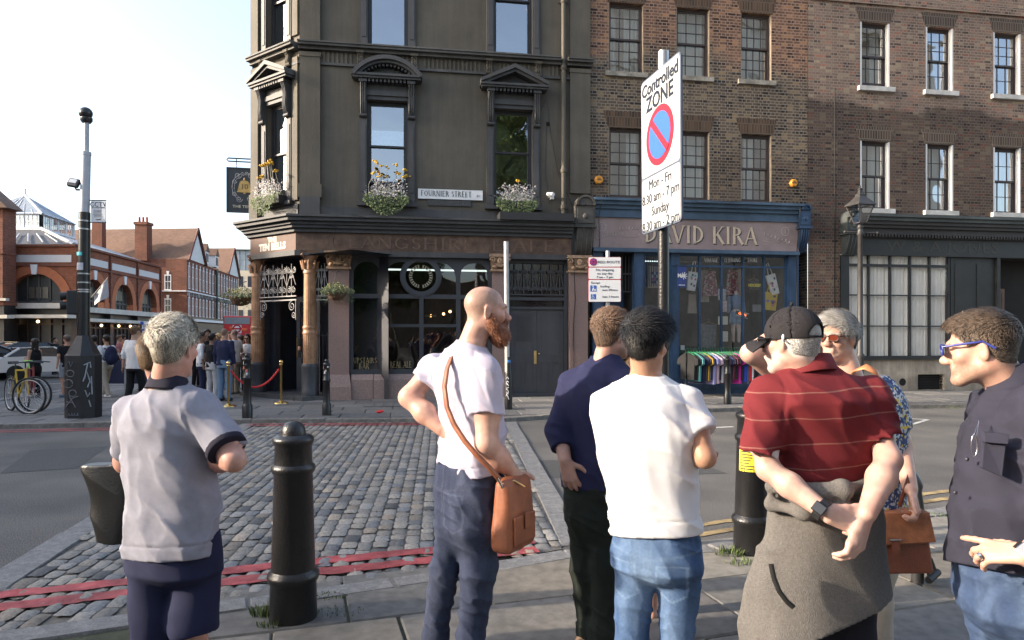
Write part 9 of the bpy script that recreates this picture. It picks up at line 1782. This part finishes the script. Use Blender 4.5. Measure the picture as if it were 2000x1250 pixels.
s_.fold(0.0100,(6,6,5),3);sdf_obj(s_,.008,"trousers",cloth("beige_chino",(.42,.37,.31)),man6,root)
shoe_pair(man6,root,[(pw(kx,0,d)[0],d+dd,0)for kx,dd in((1640,.08),(1708,-.05))],-118,M("brown_boots",(.1,.06,.04)))
satr=pw(1757,1055,2.98);st=empty("leather_satchel",satr,0,"brown leather satchel with flap and buckle carried by the person in the floral shirt","bag")
sat=M("brown_leather",(.17,.050,.026),.36,.25,12,.25,200,spec=.5);sat2=M("brown_suede_flap",(.30,.105,.042),.6,.35,22,.3,200)
Mz=Matrix.Rotation(R(-6),4,'Z')@Matrix.Rotation(R(-3),4,'Y');mb=MB(Mz)
mb.prism([(-.115,-.045,-.135),(.118,-.045,-.135),(.105,-.028,.10),(-.10,-.028,.10)],(0,.085,0));mb.build("satchel_body",sat,st,bevel=.012)
mb=MB(Mz);mb.prism([(-.118,-.050,-.005),(.124,-.050,.005),(.112,-.034,.125),(-.105,-.034,.125)],(0,-.010,0));mb.prism([(-.105,-.044,.118),(.112,-.044,.118),(.105,.05,.118),(-.10,.05,.118)],(0,0,.012));mb.build("flap",sat2,st,bevel=.006)
mb=MB(Mz);mb.prism([(-.060,-.064,-.035),(-.028,-.064,-.035),(-.026,-.061,.02),(-.062,-.061,.02)],(0,-.006,0));bk=mb.build("tab",sat,st,bevel=.003)
mb=MB(Mz);mb.tube([(-.07,-.068,.022),(-.02,-.068,.022)],.004,6);mb.build("buckle",M("dark_chrome",(.4,.38,.35),.25,.1,metal=1),bk)
ribbon([p-satr for p in(pw(1790,990,2.96),pw(1778,962,2.94),pw(1773,930,2.94),pw(1765,962,2.95),pw(1757,990,2.97))],.016,.006,lambda p:Vector((0,.3,p.z))).build("handle",sat,st)
ribbon([p-satr for p in(pw(1652,742,3.25),pw(1672,722,3.08),pw(1690,716,3.03),pw(1712,727,3.02),pw(1728,752,3.06))],.034,.004,lambda p:Vector(pw(1690,800,3.2))-Vector(satr)).build("shoulder_strap",M("orange_leather",(.42,.16,.06),.5,.15,20),st)
d=3.9;root=(pw(1580,900,d)[0],d,0);hd=Head(pw(1578,652,d),-150,0,0,.98);b=Sdf();hd.build(b,pw(1580,725,d),.058)
b.loft(secs([(900,1545,1620),(760,1540,1625),(730,1565,1598)],d,.6,-150),R(-150))
b.chain([pw(1530,745,3.85),pw(1466,690,3.72),pw(1530,640,3.70)],[.052,.050,.032],.03);hand(b,pw(1530,640,3.70),(1,.1,.15),(0,.5,-.9),(.2,-.9,-.2),curls=((10,15,10),)*4)
b.chain([pw(1622,748,3.9),pw(1615,830,3.75),pw(1525,735,3.62)],[.05,.043,.03],.03);hand(b,pw(1522,732,3.62),(-.35,-.1,.9),(.2,.9,.2),(.8,-.1,.3),curls=((35,45,35),(30,45,35),(30,45,35),(35,45,35)),spread=(12,4,-4,-12))
for kx in(1560,1605):b.chain([pw(kx,920,d),pw(kx,1050,d),np.array([pw(kx,0,d)[0],d,.08])],[.07,.05,.035],.03)
man7=person_root(b,.006,root,lambda V:skin_tint(V,hd,(.62,.40,.33),(.3,.25,.2)),"bald person with raised arm shading the eyes behind the black cap")
s_=Sdf();s_.loft(secs([(910,1538,1624),(780,1532,1630),(745,1545,1615),(732,1562,1600)],d,.7,-150),R(-150));s_.cap(pw(1535,750,3.86),pw(1510,728,3.80),.062,.06,.03,end=(pw(1510,728,3.8),(-.6,-.2,.5)));s_.cap(pw(1620,750,3.9),pw(1617,800,3.8),.06,.058,.03)
sdf_obj(s_,.008,"t_shirt",cloth("dark_grey_jersey",(.07,.07,.08)),man7,root)
s_=Sdf();s_.loft(secs([(960,1540,1624),(890,1542,1622)],d,.75,-150),R(-150),taper=.1)
for kx in(1562,1602):s_.chain([pw(kx,950,d),pw(kx,1050,d),np.array([pw(kx,0,d)[0],d,.05])],[.08,.068,.06],.03,end=((0,0,.05),(0,0,-1)))
sdf_obj(s_,.009,"trousers",cloth("black_trousers",(.012,.012,.018)),man7,root);shoe_pair(man7,root,[(pw(kx,0,d)[0],d,0)for kx in(1562,1602)],-150,M("brown_boots",(.1,.06,.04)))
d=2.08;root=(pw(2000,900,d)[0],d,0);hd=Head(pw(1914,680,d),-54,-8,0,.90)
b=Sdf();hd.build(b,pw(1968,752,d),.06);b.loft(secs([(1120,1880,2080),(900,1890,2100),(800,1925,2095),(745,1955,2035)],d,.62,-55),R(-55))
shL,elL,wrL=pw(2040,800,1.90),pw(2110,1010,1.78),pw(2012,1086,1.80)
b.chain([shL,elL,wrL],[.055,.05,.034],.03);shR=pw(1935,800,2.3);b.chain([shR,pw(1925,960,2.28),pw(1950,1075,2.16)],[.045,.04,.03],.03)
kn=hand(b,pw(1999,1083,1.80),pw(1945,1078,1.845)-pw(1999,1083,1.80),(.1,.8,-.6),(0,.6,.8),curls=((5,8,8),(30,35,20),(34,36,20),(38,36,20)),spread=(12,-4,-12,-24),thumb=(.5,.5,.7),sc=.9)
for kx,dd in((1950,.06),(2015,-.08)):b.chain([pw(kx,1160,d+dd),pw(kx,1290,d+dd),np.array([pw(kx,0,d)[0],d+dd,.08])],[.045,.045,.035],.03)
man8=person_root(b,.0045,root,lambda V:skin_tint(V,hd,(.62,.38,.29),(.16,.1,.07),beard=(.15,.10,.075),beard_amt=.62,ears=1.2,buzz=(.18,.13,.10),fade=True),"person with blue sunglasses looking left in a navy overshirt, hand on hip")
hd.hair("hair",man8,root,(.13,.095,.07),.018,.008,n=4600,length=.020,fr=.3,seed=10,col2=(.17,.13,.10),sweep=(0,.7,.25),front_lift=.012,front=.074)
blue=M("blue_frame",(.028,.042,.22),.3,.1);glasses(hd,man8,root,blue,M("dark_lens",(.012,.012,.014),.08),fr=.0028,y=.112,z=.008,w_=.053,hgt=.037)
ov=cloth("navy_overshirt",(.027,.027,.042),.10,7,.25,500)
s_=Sdf();s_.loft(secs([(1140,1850,2096),(1095,1848,2096),(1050,1857,2100),(1010,1858,2104),(980,1857,2106),(900,1871,2112),(840,1889,2116),(795,1908,2112),(765,1926,2090),(742,1944,2052),(728,1952,2025)],d,.72,-55),R(-55),2.5,bot=(pw(1930,1110,d),(-.18,-.2,-1)))
he=pw(2085,965,1.82);s_.cap(shL,he,.072,.072,.05,end=(he,he-shL));s_.cap(shR,pw(1925,930,2.3),.066,.064,.04)
s_.fold(0.0125,(5,5,6),5,(4,0,5)).fold(0.0150,(7,7,5),12,(6,0,4),region=(pw(1920,1040,1.95),.16)).fold(0.0150,(8,8,5),22,(-6,0,4),region=(pw(1990,900,1.85),.12))
s_.fold(.012,(11,11,4),31,(6,2,0),3).fold(.010,(7,7,13),33,(5,0,7),3);sdf_obj(s_,.0055,"overshirt",ov,man8,root);strip_collar(man8,root,pw(1972,738,d),-58,.066,.105,-.045,.032,ov,tilt=.45,gap=70)
A_=axes(R(-55))
def plate(pts,th,name,mat,par,rt,bev=.002):mb=MB();mb.prism([Vector(p)-Vector(rt)for p in pts],Vector((0,-th,0)));return mb.build(name,mat,par,bevel=bev)
plate([pw(1916,852,1.93),pw(1960,858,1.905),pw(1952,930,1.885),pw(1912,912,1.905)],.012,"chest_pocket",ov,man8,root)
plate([pw(1914,842,1.93),pw(1963,846,1.90),pw(1960,866,1.893),pw(1915,862,1.918)],.018,"pocket_flap",ov,man8,root)
mb=MB();rt=Vector(root)
for bx,by in((1889,897),(1866,962)):mb.ball(Vector(pw(bx,by,1.975))-rt,(.006,.005,.006),8,5)
mb.build("shirt_button",M("dark_button",(.03,.03,.04),.3),man8)
mb=MB();pts=[Vector(pw(1906-6*math.sin(t)*1.0-3,870+22*math.cos(t),1.95))-rt for t in np.linspace(0,6.28,14)];mb.tube(pts,.0016,5,cap=False);mb.tube([Vector(pw(1903,848,1.95))-rt,Vector(pw(1912,822,1.97))-rt,Vector(pw(1908,850,1.93))-rt],.0016,5);mb.build("hanging_glasses",M("silver",(.7,.7,.7),.25,metal=1),man8)
s_=Sdf();s_.loft(secs([(1180,1868,2088),(1080,1866,2088)],d,.75,-55),R(-55),taper=.1)
for kx,dd,x2 in((1940,.06,1955),(2020,-.08,2010)):s_.chain([pw(kx,1150,d+dd),pw(x2,1290,d+dd),np.array([pw(x2,0,d)[0],d+dd,.05])],[.092,.072,.07],.03,end=((0,0,.05),(0,0,-1)))
s_.fold(0.0100,(6,6,7),4,(3,0,5));s_.fold(.007,(8,8,22),41,(0,0,9),4).fold(.005,(15,15,7),43,(6,0,4),3);sdf_obj(s_,.007,"jeans",DEN,man8,root,tintf=denim_tint((.040,.065,.13),(.15,.215,.32),pw(1990,1120,d),-55,(),5))
shoe_pair(man8,root,[(pw(kx,0,d)[0],d+dd,0)for kx,dd in((1955,.06),(2010,-.08))],-55,M("brown_boots",(.1,.06,.04)))
band(man8,root,pw(2008,1084,1.80),wrL-elL,.0365,M("black_strap",(.012,.012,.013),.5),.024,face=(-.5,-.7,.8),fmat=M("steel_watch",(.45,.42,.38),.25,metal=1))
fdv=kn[2]+(np.array([-.02,0,-.010]));band(man8,root,kn[2]+np.array([-.016,.004,-.009]),(-1,.3,-.5),.0108,M("silver",(.7,.7,.7),.25,metal=1),.006,name="ring")
d=3.1;root=(pw(325,900,d)[0],d,0);hd=Head(pw(313,694,d),10,-10,0,.93);b=Sdf();hd.build(b,pw(320,760,d),.05)
b.loft(secs([(1000,280,375),(800,285,370),(770,300,350)],d,.6,10),R(10));wrL=pw(243,903,3.0)
b.chain([pw(285,790,d),pw(262,860,3.1),wrL],[.042,.038,.026],.03);hand(b,wrL,(-.3,-.1,-1),(.9,.1,0),(.1,.9,-.1),curls=((40,60,40),)*4,sc=.9)
b.chain([pw(372,790,d),pw(385,880,3.1),pw(380,950,3.0)],[.042,.038,.026],.03)
for kx in(310,350):b.chain([pw(kx,1000,d),pw(kx,1120,d),np.array([pw(kx,0,d)[0],d,.07])],[.07,.05,.035],.03)
wom=person_root(b,.007,root,lambda V:skin_tint(V,hd,(.60,.38,.31)),"person with fair tied back hair mostly hidden behind the grey polo shirt")
hd.hair("hair",wom,root,(.15,.095,.052),.016,.015,n=1800,length=.04,fr=.05,seed=12,sweep=(0,-.9,-.2),front=.07,nape=-.09,sz=.0)
s_=Sdf();s_.loft(secs([(1060,268,388),(1000,272,384),(900,278,378),(800,276,380),(775,290,362)],d,.66,10),R(10));s_.cap(pw(285,792,d),pw(270,840,d),.052,.05,.03);s_.cap(pw(372,792,d),pw(382,850,d),.052,.05,.03);sdf_obj(s_,.009,"dress",cloth("dark_dress",(.05,.05,.06)),wom,root)
shoe_pair(wom,root,[(pw(kx,0,d)[0],d,0)for kx in(310,350)],10,M("black_shoes",(.02,.02,.02)),.24)
tr=pw(221,985,2.98);to=empty("tote_bag",tr,0,"black leather tote bag holding a bottle, left of the grey polo shirt","bag")
blk=M("black_leather",(.009,.009,.009),.32,.2,6,.15,120,spec=.6);s_=Sdf();tz=lambda py:pw(0,py,2.98)[2]
def totef(X,Y,Z):
    z=Z;t=np.clip((z-tz(1055))/(tz(905)-tz(1055)),0,1);cx=tr[0]+.012*(1-t)*1.2;hw_=.080+.055*t;hd_=.075-.03*t;x=np.abs(X-cx)/hw_;y=np.abs(Y-tr[1]-.02)/hd_
    d0=((x**3+y**3)**(1/3)-1)*np.minimum(hw_,hd_);return np.maximum(np.maximum(d0,z-(tz(905)-.16*(tr[0]-X)*.5)),tz(1055)-z)
s_.fn(tr-.2,tr+.2,totef,.01);s_.fold(0.0125,(5,5,4),4,(4,0,2));sdf_obj(s_,.006,"tote_body",blk,to,tr)
mb=MB();mb.tube([pw(222,914,2.99)-tr,pw(236,895,3.0)-tr,pw(250,893,3.0)-tr,pw(262,915,2.99)-tr],.007,7);mb.build("handle",blk,to)
bo=empty("water_bottle",pw(203,925,3.0),0,"clear water bottle with a white cap poking out of the black tote","bottle");mb=MB();mb.lathe([(.03,-.16),(.03,-.02),(.014,-.004),(.013,.004)],14);mb.build("bottle_body",M("pale_plastic",(.5,.6,.66),.15),bo);mb=MB();mb.lathe([(.0175,.0),(.0175,.022),(.014,.024)],16);mb.build("cap",M("white_plastic",(.8,.8,.8),.35),bo)
d=3.75;root=(pw(1258,1215,d)[0],d,0);hd=Head(pw(1250,735,d),20,0,0,.92);b=Sdf();hd.build(b,pw(1254,795,d),.05)
b.loft(secs([(980,1220,1292),(840,1222,1290),(805,1240,1270)],d,.6,20),R(20));b.chain([pw(1228,820,d),pw(1222,890,d),pw(1232,950,d-.08)],[.04,.036,.026],.03);b.chain([pw(1284,820,d),pw(1290,890,d),pw(1282,950,d-.08)],[.04,.036,.026],.03)
for kx in(1238,1272):
    q=np.array(G(kx,1210));b.chain([pw(kx,990,d),pw(kx,1090,d),np.array([q[0],d-.02,.07])],[.065,.048,.036],.03);b.cap((q[0],d-.04,.03),(q[0]+.05,d+.12,.02),.03,.026,.02)
    for t in range(5):b.cap((q[0]+.02+.014*t,d+.10,.02),(q[0]+.045+.013*t,d+.15-.006*t,.014),.011,.008,.006)
sh=person_root(b,.007,root,lambda V:skin_tint(V,hd,(.58,.35,.27)),"short person in sandals almost hidden between the navy jumper and the white T-shirt")
hd.hair("hair",sh,root,(.17,.11,.07),.02,.018,n=1600,length=.04,fr=.05,seed=13,sweep=(0,-.9,-.2),nape=-.1,sz=-.01)
s_=Sdf();s_.loft(secs([(1090,1212,1300),(980,1214,1298),(830,1216,1296),(808,1234,1276)],d,.66,20),R(20));s_.cap(pw(1228,822,d),pw(1224,860,d),.05,.05,.03);s_.cap(pw(1284,822,d),pw(1288,860,d),.05,.05,.03);sdf_obj(s_,.01,"dress",cloth("white_dress",(.6,.58,.55)),sh,root)
for kx in(1238,1272):
    q=np.array(G(kx,1210));mb=MB();mb.prism([Vector((q[0]-.04-root[0],-.09,.002)),Vector((q[0]+.03-root[0],-.1,.002)),Vector((q[0]+.10-root[0],.16,.002)),Vector((q[0]+.02-root[0],.18,.002))],(0,0,.012));mb.tube([(q[0]-root[0]-.01,.09,.02),(q[0]-root[0]+.03,.07,.055),(q[0]-root[0]+.08,.05,.02)],.010,6);mb.build("sandal",M("pale_pink_leather",(.5,.33,.3)),sh)
# ---------------------------------------------------------------- people further away
CSK=vcol("skin_far",.55,.05,20,spec=.3)
def pal_(c):return np.array(c,float)
def walker(px,d,top,yaw,shirt,trou,label,hair=(.05,.035,.025),skin=(.50,.31,.23),sleeve='short',pose='down',stride=0.0,female=False,longhair=False,bald=False,shorts=False,dress=None,sung=False,bag=None,z0=None,group="pedestrians around the crossing and pub",h=.016,feet=(.05,.05,.05)):
    z0=PZ if z0 is None else z0;root=np.array(((px-1000)/F*d,d,z0));H=CH+(HOR-top)/F*d-z0;s=H/1.75;A=axes(R(yaw));L=lambda x,y,z:root+A@(np.array([x,y,z])*s)
    b=Sdf();hd=Head(L(0,.02,1.63),yaw+(0),-2,0,s*1.0);hd.build(b,L(0,-.01,1.47),.052);sw=.165 if female else .19;r_=lambda v:v*s
    def loft(sd,rows,n=2.3,**kw):sd.loft([(L(0,0,z)[2],L(0,y,0)[0],L(0,y,0)[1],r_(a),r_(bb))for z,y,a,bb in rows],R(yaw),n,**kw)
    loft(b,[(.92,0,.13,.09),(1.1,0,.115,.08),(1.3,0,.135,.09),(1.42,0,.12,.07),(1.48,0,.06,.05)])
    arms={'down':[((sw+.035,-.01,1.16),(sw+.05,.03,.90))]*2,'phone':[((sw+.02,.02,1.15),(.06,.26,1.18))]*2,'bent':[((sw+.05,-.04,1.16),(sw-.06,.2,1.10))]*2,'cross':[((sw+.03,.05,1.15),(.02,.18,1.17))]*2,'raise':[((sw+.05,.1,1.25),(.12,.25,1.42)),((sw+.035,-.01,1.16),(sw+.05,.03,.90))]}[pose]
    shs=[];
    for q,(el,wr)in zip((1,-1),arms):
        sh_=L(q*sw,0,1.405);e_=L(q*el[0],el[1]+stride*q*.10,el[2]);w_=L(q*wr[0],wr[1]+stride*q*.2,wr[2]);b.chain([sh_,e_,w_],[r_(.045),r_(.038),r_(.026)],.03);hdv=(w_-e_)/np.linalg.norm(w_-e_);hand(b,w_,hdv,A@np.array([-q,.1,0]),A@np.array([0,1,.1]),curls=((18,25,15),)*4,sc=s*.92,k=.004);shs.append((sh_,e_,w_))
    legs=[]
    for q in(1,-1):hp,kn,an=L(q*.09,0,.93),L(q*.10,.04+q*stride*.12,.50),L(q*.10,-.0+q*stride*.26,.085);b.chain([hp,kn,an],[r_(.075),r_(.052),r_(.036)],.03);legs.append((hp,kn,an))
    V,Q=b.mesh(h);lowz=root[2]+.0
    o=np_obj("person",V,Q,CSK,None,root,tint=skin_tint(V,hd,skin,tuple(np.array(hair)*.8),buzz=(hair if bald=='buzz' else None),beard=(hair if bald=='beard' else None),beard_amt=.8));tag(o,label,"person",group)
    if bald is not True and bald!='buzz':
        sd=Sdf()
        def f(X,Y,Z):
            x,y,z=hd.lxyz(X,Y,Z);w_=hd.hair_w(x,y,z);t=np.clip(z/.09,0,1);return(hd.cran(x,y,z)-(w_*(.010+.018*t+.02)-.02)-(vnoise(x*45,y*45,z*45,3)-.5)*.012*w_)*hd.s
        sd.fn(hd.c-.17*s,hd.c+.17*s,f)
        if longhair:sd.cap(hd.P(0,-.07,.02),hd.P(0,-.10,-.20),.07*s,.05*s,.04,flat=(A[:,1],1.6));sd.cap(hd.P(.06,-.03,.03),hd.P(.075,-.03,-.18),.035*s,.03*s,.03);sd.cap(hd.P(-.06,-.03,.03),hd.P(-.075,-.03,-.18),.035*s,.03*s,.03)
        V,Q=sd.mesh(.011);np_obj("hair",V,Q,vcol("hair",.42,.2,220),o,root,tint=np.repeat(pal_(hair)[None],len(V),0)*(.6+.8*vnoise(V[:,0]*90,V[:,1]*90,V[:,2]*40,2)[:,None]))
    if dress:
        sd=Sdf();loft(sd,[(.45,0,.24,.18),(.75,0,.20,.15),(1.05,0,.145,.105),(1.3,0,.165,.115),(1.43,0,.13,.08)]);sd.fold(.02*s,(9,9,2),2);V,Q=sd.mesh(h);np_obj("dress",V,Q,dress,o,root)
    else:
        sd=Sdf();loft(sd,[(.86,0,.185 if not female else .165,.125),(1.05,0,.165 if not female else .14,.115),(1.3,0,.19 if not female else .16,.12),(1.41,0,.165 if not female else .14,.085),(1.46,0,.085,.07)]);
        for(sh_,e_,w_)in shs:
            if sleeve=='long':sd.chain([sh_,e_,w_*.92+e_*.08],[r_(.06),r_(.052),r_(.04)],.03)
            elif sleeve=='roll':sd.chain([sh_,e_,e_*.75+w_*.25],[r_(.06),r_(.054),r_(.05)],.03)
            elif sleeve=='short':m_=sh_*.35+e_*.65;sd.cap(sh_,m_,r_(.06),r_(.058),.035,end=(m_,m_-sh_))
        sd.fold(.010*s,(7,7,6),int(px)%40,(3,0,4));V,Q=sd.mesh(h);np_obj("shirt",V,Q,shirt,o,root)
        sd=Sdf();loft(sd,[(.80,0,.165,.115),(.93,0,.165,.12),(1.0,0,.155,.115)])
        for hp,kn,an in legs:
            if shorts:m_=kn*.85+hp*.15;sd.cap(hp,m_,r_(.095),r_(.085),.03,end=(m_,(0,0,-1)))
            else:sd.chain([hp,kn,an],[r_(.09),r_(.070),r_(.060)],.03,end=((0,0,root[2]+.05*s),(0,0,-1)))
        sd.fold(.010*s,(6,6,7),3);V,Q=sd.mesh(h);np_obj("shorts" if shorts else "trousers",V,Q,trou,o,root)
    f_=A[:,1];FM_=M("shoe_%02d%02d%02d"%tuple(int(c*99)for c in feet),feet,.6)
    for hp,kn,an in legs:
        sd=Sdf();g_=np.array([an[0],an[1],root[2]+.035*s]);sd.cap(g_-f_*.05*s,g_+f_*.15*s,.04*s,.035*s,.02,end=((0,0,root[2]+.002),(0,0,-1)));sd.cap(g_+(0,0,.03*s),g_+f_*.06*s,.042*s,.035*s,.02);V,Q=sd.mesh(.014);np_obj("shoe",V,Q,FM_,o,root)
    if sung:
        mb=MB();[mb.ball(hd.P(q*.034,.098,.004)-root,(.026*s,.02*s,.02*s),8,6)for q in(1,-1)];mb.tube([hd.P(-.03,.104,.01)-root,hd.P(.03,.104,.01)-root],.006*s,5);mb.build("sunglasses",M("dark_lens",(.012,.012,.014),.08),o)
    return o,L,A
CT=lambda n,c:cloth("far_"+n,c)
navyc,whitec,bluec,blackc,khaki,jeansc,greyc=CT("navy",(.018,.022,.055)),CT("white",(.62,.62,.63)),CT("blue",(.13,.22,.38)),CT("black",(.012,.012,.014)),CT("khaki",(.32,.28,.22)),CT("jeans",(.13,.20,.30)),CT("grey",(.22,.22,.24))
walker(68,16.2,662,-75,blackc,blackc,"person in a black strappy top with long dark hair behind the bicycles",hair=(.02,.014,.012),sleeve='none',pose='phone',female=True,longhair=True,z0=0)
o,L,A=walker(131,16.3,655,-60,blackc,greyc,"person with grey beard, sunglasses, black polo and grey shorts left of the CCTV pole",hair=(.10,.07,.055),skin=(.52,.28,.20),pose='raise',shorts=True,sung=True,bald='beard',feet=(.03,.08,.14))
walker(184,17.2,656,-60,bluec,CT("denimshort",(.10,.14,.22)),"bearded person in a blue shirt just right of the CCTV pole",hair=(.02,.015,.012),skin=(.40,.24,.16),bald='beard',shorts=True)
o,L,A=walker(208,16.4,655,-65,whitec,khaki,"person in a white shirt and khaki trousers looking at a phone, wearing a backpack",hair=(.025,.018,.014),skin=(.46,.28,.19),sleeve='roll',pose='phone',stride=.9,bald='beard',feet=(.6,.55,.53))
bp_=L(0,-.2,1.18);bk=empty("backpack",bp_,0,"dark backpack on the shoulders of the white shirt and khaki trousers person","backpack");sd=Sdf();sd.ell((0,0,0),(.15,.11,.23),A);sd.ell(A@np.array([0,-.09,-.07]),(.11,.06,.12),A,.03);V,Q=sd.mesh(.014);np_obj("pack_body",V,Q,navyc,bk);mb=MB()
for q in(-1,1):mb.tube([Vector(L(q*.10,-.1,1.36)-bp_),Vector(L(q*.12,.03,1.44)-bp_),Vector(L(q*.13,.115,1.32)-bp_),Vector(L(q*.14,.06,1.12)-bp_),Vector(L(q*.12,-.1,1.05)-bp_)],.02,6)
mb.build("strap",CT("strap",(.03,.025,.09)),bk)
ph=L(0,.33,1.21);mb=MB();mb.box(-.035,.035,-.06,.06,-.006,.006);tag(mb.build("phone",M("sign_black",(.02,.022,.03),.5),None,Vector(ph)),"phone held by the person in white shirt and khaki trousers","phone")
walker(263,13.6,637,18,whitec,blackc,"person walking away in a white long sleeved top and black trousers",hair=(.13,.075,.04),sleeve='roll',stride=.5,feet=(.1,.1,.1))
walker(393,15.9,650,60,whitec,navyc,"person in a white shirt and dark trousers at the back of the queue",hair=(.02,.015,.012),skin=(.32,.19,.13),sleeve='roll')
walker(405,16.8,644,150,blackc,blackc,"person in black with thick dark hair standing in the queue",hair=(.012,.01,.01),skin=(.22,.13,.09),female=True)
walker(414,15.7,652,20,blackc,CT("paletrouser",(.45,.44,.45)),"person in dark top and pale wide trousers left of the navy jumper queue",hair=(.015,.012,.012),skin=(.25,.15,.10),female=True)
walker(427,16.2,652,200,None,None,"person in a white dress behind the navy jumper and jeans queue",hair=(.45,.30,.14),female=True,longhair=True,dress=whitec,skin=(.30,.17,.11))
walker(438,15.35,641,8,navyc,jeansc,"person with navy jumper and light jeans seen from behind beside the rope post",hair=(.09,.06,.045),sleeve='long',bald='buzz',feet=(.02,.02,.025))
walker(458,17.2,643,-70,whitec,khaki,"balding person in a white T-shirt near the barrel",hair=(.12,.09,.07),bald='buzz',pose='bent')
walker(483,17.6,653,175,whitec,blackc,"person with sunglasses, long dark hair and white shirt facing the camera by the pub",hair=(.02,.013,.012),female=True,longhair=True,sung=True,pose='cross',sleeve='roll')
walker(498,17.9,650,-100,navyc,blackc,"person in a dark T-shirt half hidden by the left bronze column",hair=(.08,.05,.03),pose='bent')
walker(471,19.0,655,-40,CT("red",(.45,.03,.03)),blackc,"person in a red top between the white T-shirt and white shirt by the pub",hair=(.05,.03,.02),female=True)
walker(448,18.4,648,140,CT("beige",(.30,.24,.18)),jeansc,"person in beige facing the camera behind the navy jumper queue",hair=(.10,.06,.04),skin=(.55,.32,.24))
walker(383,19.5,651,110,CT("olive",(.08,.08,.05)),blackc,"person in olive in the crowd left of the white shirt queue",hair=(.03,.02,.016))
walker(420,20.5,650,-20,CT("plum",(.10,.05,.07)),jeansc,"person in plum deep in the crowd by the pub",hair=(.04,.025,.02))
walker(399,22,652,90,greyc,blackc,"person in grey deep in the crowd left of the pub",hair=(.02,.015,.012))
walker(278,18.2,650,30,blackc,blackc,"person in black ahead of the white long sleeved top",hair=(.015,.012,.012),skin=(.25,.15,.1))
walker(232,24,655,60,CT("pink",(.40,.16,.18)),blackc,"person in pink far across the road behind the backpack",hair=(.12,.07,.04),z0=0,h=.022)
walker(240,25,654,20,CT("orange",(.40,.16,.05)),blackc,"person in orange far across the road",hair=(.03,.02,.02),z0=0,h=.022)
walker(107,27,659,90,blackc,blackc,"person in black far behind the white car, upper part visible",hair=(.02,.015,.012),z0=0,h=.022)
walker(165,26,657,-90,greyc,navyc,"person in grey crossing far behind the CCTV pole",hair=(.03,.02,.015),z0=0,h=.022)
walker(310,22,652,-150,bluec,jeansc,"person in blue hidden behind the grey haired person's head",hair=(.10,.06,.03),z0=PZ,h=.022)
pdo=Mc@Vector((CW*.60,.75,0));pdw=P0+Matrix.Rotation(TH,4,'Z')@pdo;walker(1000+F*pdw.x/pdw.y,pdw.y,640,-20,blackc,blackc,"person in black going in at the pub doorway",hair=(.05,.03,.02),z0=PZ+.1,pose='bent')
# ---------------------------------------------------------------- parts that came out of one loop become parts of their own
def split_part(o,tol=.01):
    me=o.data;n=len(me.vertices);par=list(range(n))
    def find(a):
        while par[a]!=a:par[a]=par[par[a]];a=par[a]
        return a
    for p in me.polygons:
        v=p.vertices
        for k in v[1:]:par[find(k)]=find(v[0])
    isl={}
    for i in range(n):isl.setdefault(find(i),[]).append(i)
    co=[v.co.copy()for v in me.vertices];bx=[(Vector((min(co[i][k]for i in q)for k in range(3))),Vector((max(co[i][k]for i in q)for k in range(3))),q)for q in isl.values()]
    m=len(bx);g=list(range(m))
    def fg(a):
        while g[a]!=a:a=g[a]
        return a
    for a in range(m):
        for b in range(a):
            if all(bx[a][0][k]-tol<=bx[b][1][k]and bx[b][0][k]-tol<=bx[a][1][k]for k in range(3)):g[fg(a)]=fg(b)
    cl={}
    for a in range(m):cl.setdefault(fg(a),[]).extend(bx[a][2])
    if len(cl)<2:return
    lab={}
    for c,(k,q)in enumerate(cl.items()):
        for i in q:lab[i]=c
    base=o.name.split('.')[0]
    for c,q in enumerate(cl.values()):
        mp={i:j for j,i in enumerate(q)};fs=[p for p in me.polygons if lab[p.vertices[0]]==c];m2=bpy.data.meshes.new(base);m2.from_pydata([co[i]for i in q],[],[[mp[i]for i in p.vertices]for p in fs])
        for mt in me.materials:m2.materials.append(mt)
        m2.polygons.foreach_set("material_index",[p.material_index for p in fs]);m2.polygons.foreach_set("use_smooth",[p.use_smooth for p in fs]);m2.update()
        if c==0:first=m2
        else:
            d=bpy.data.objects.new(base,m2);C.objects.link(d);d.parent=o.parent;d.matrix_local=o.matrix_local
            for ch in[]:pass
    o.data=first
for o in list(bpy.data.objects):
    if o.type=='MESH' and o.parent and o.name.split('.')[0]in("pilaster","granite_pier","granite_plinth","bracket","window_column","bulb","wall_lamp","shirt_button","chimney_pot","steel_band","hoop","window_bay","panel_door","chimney","rope_hook","cable","roof_rib"):split_part(o)
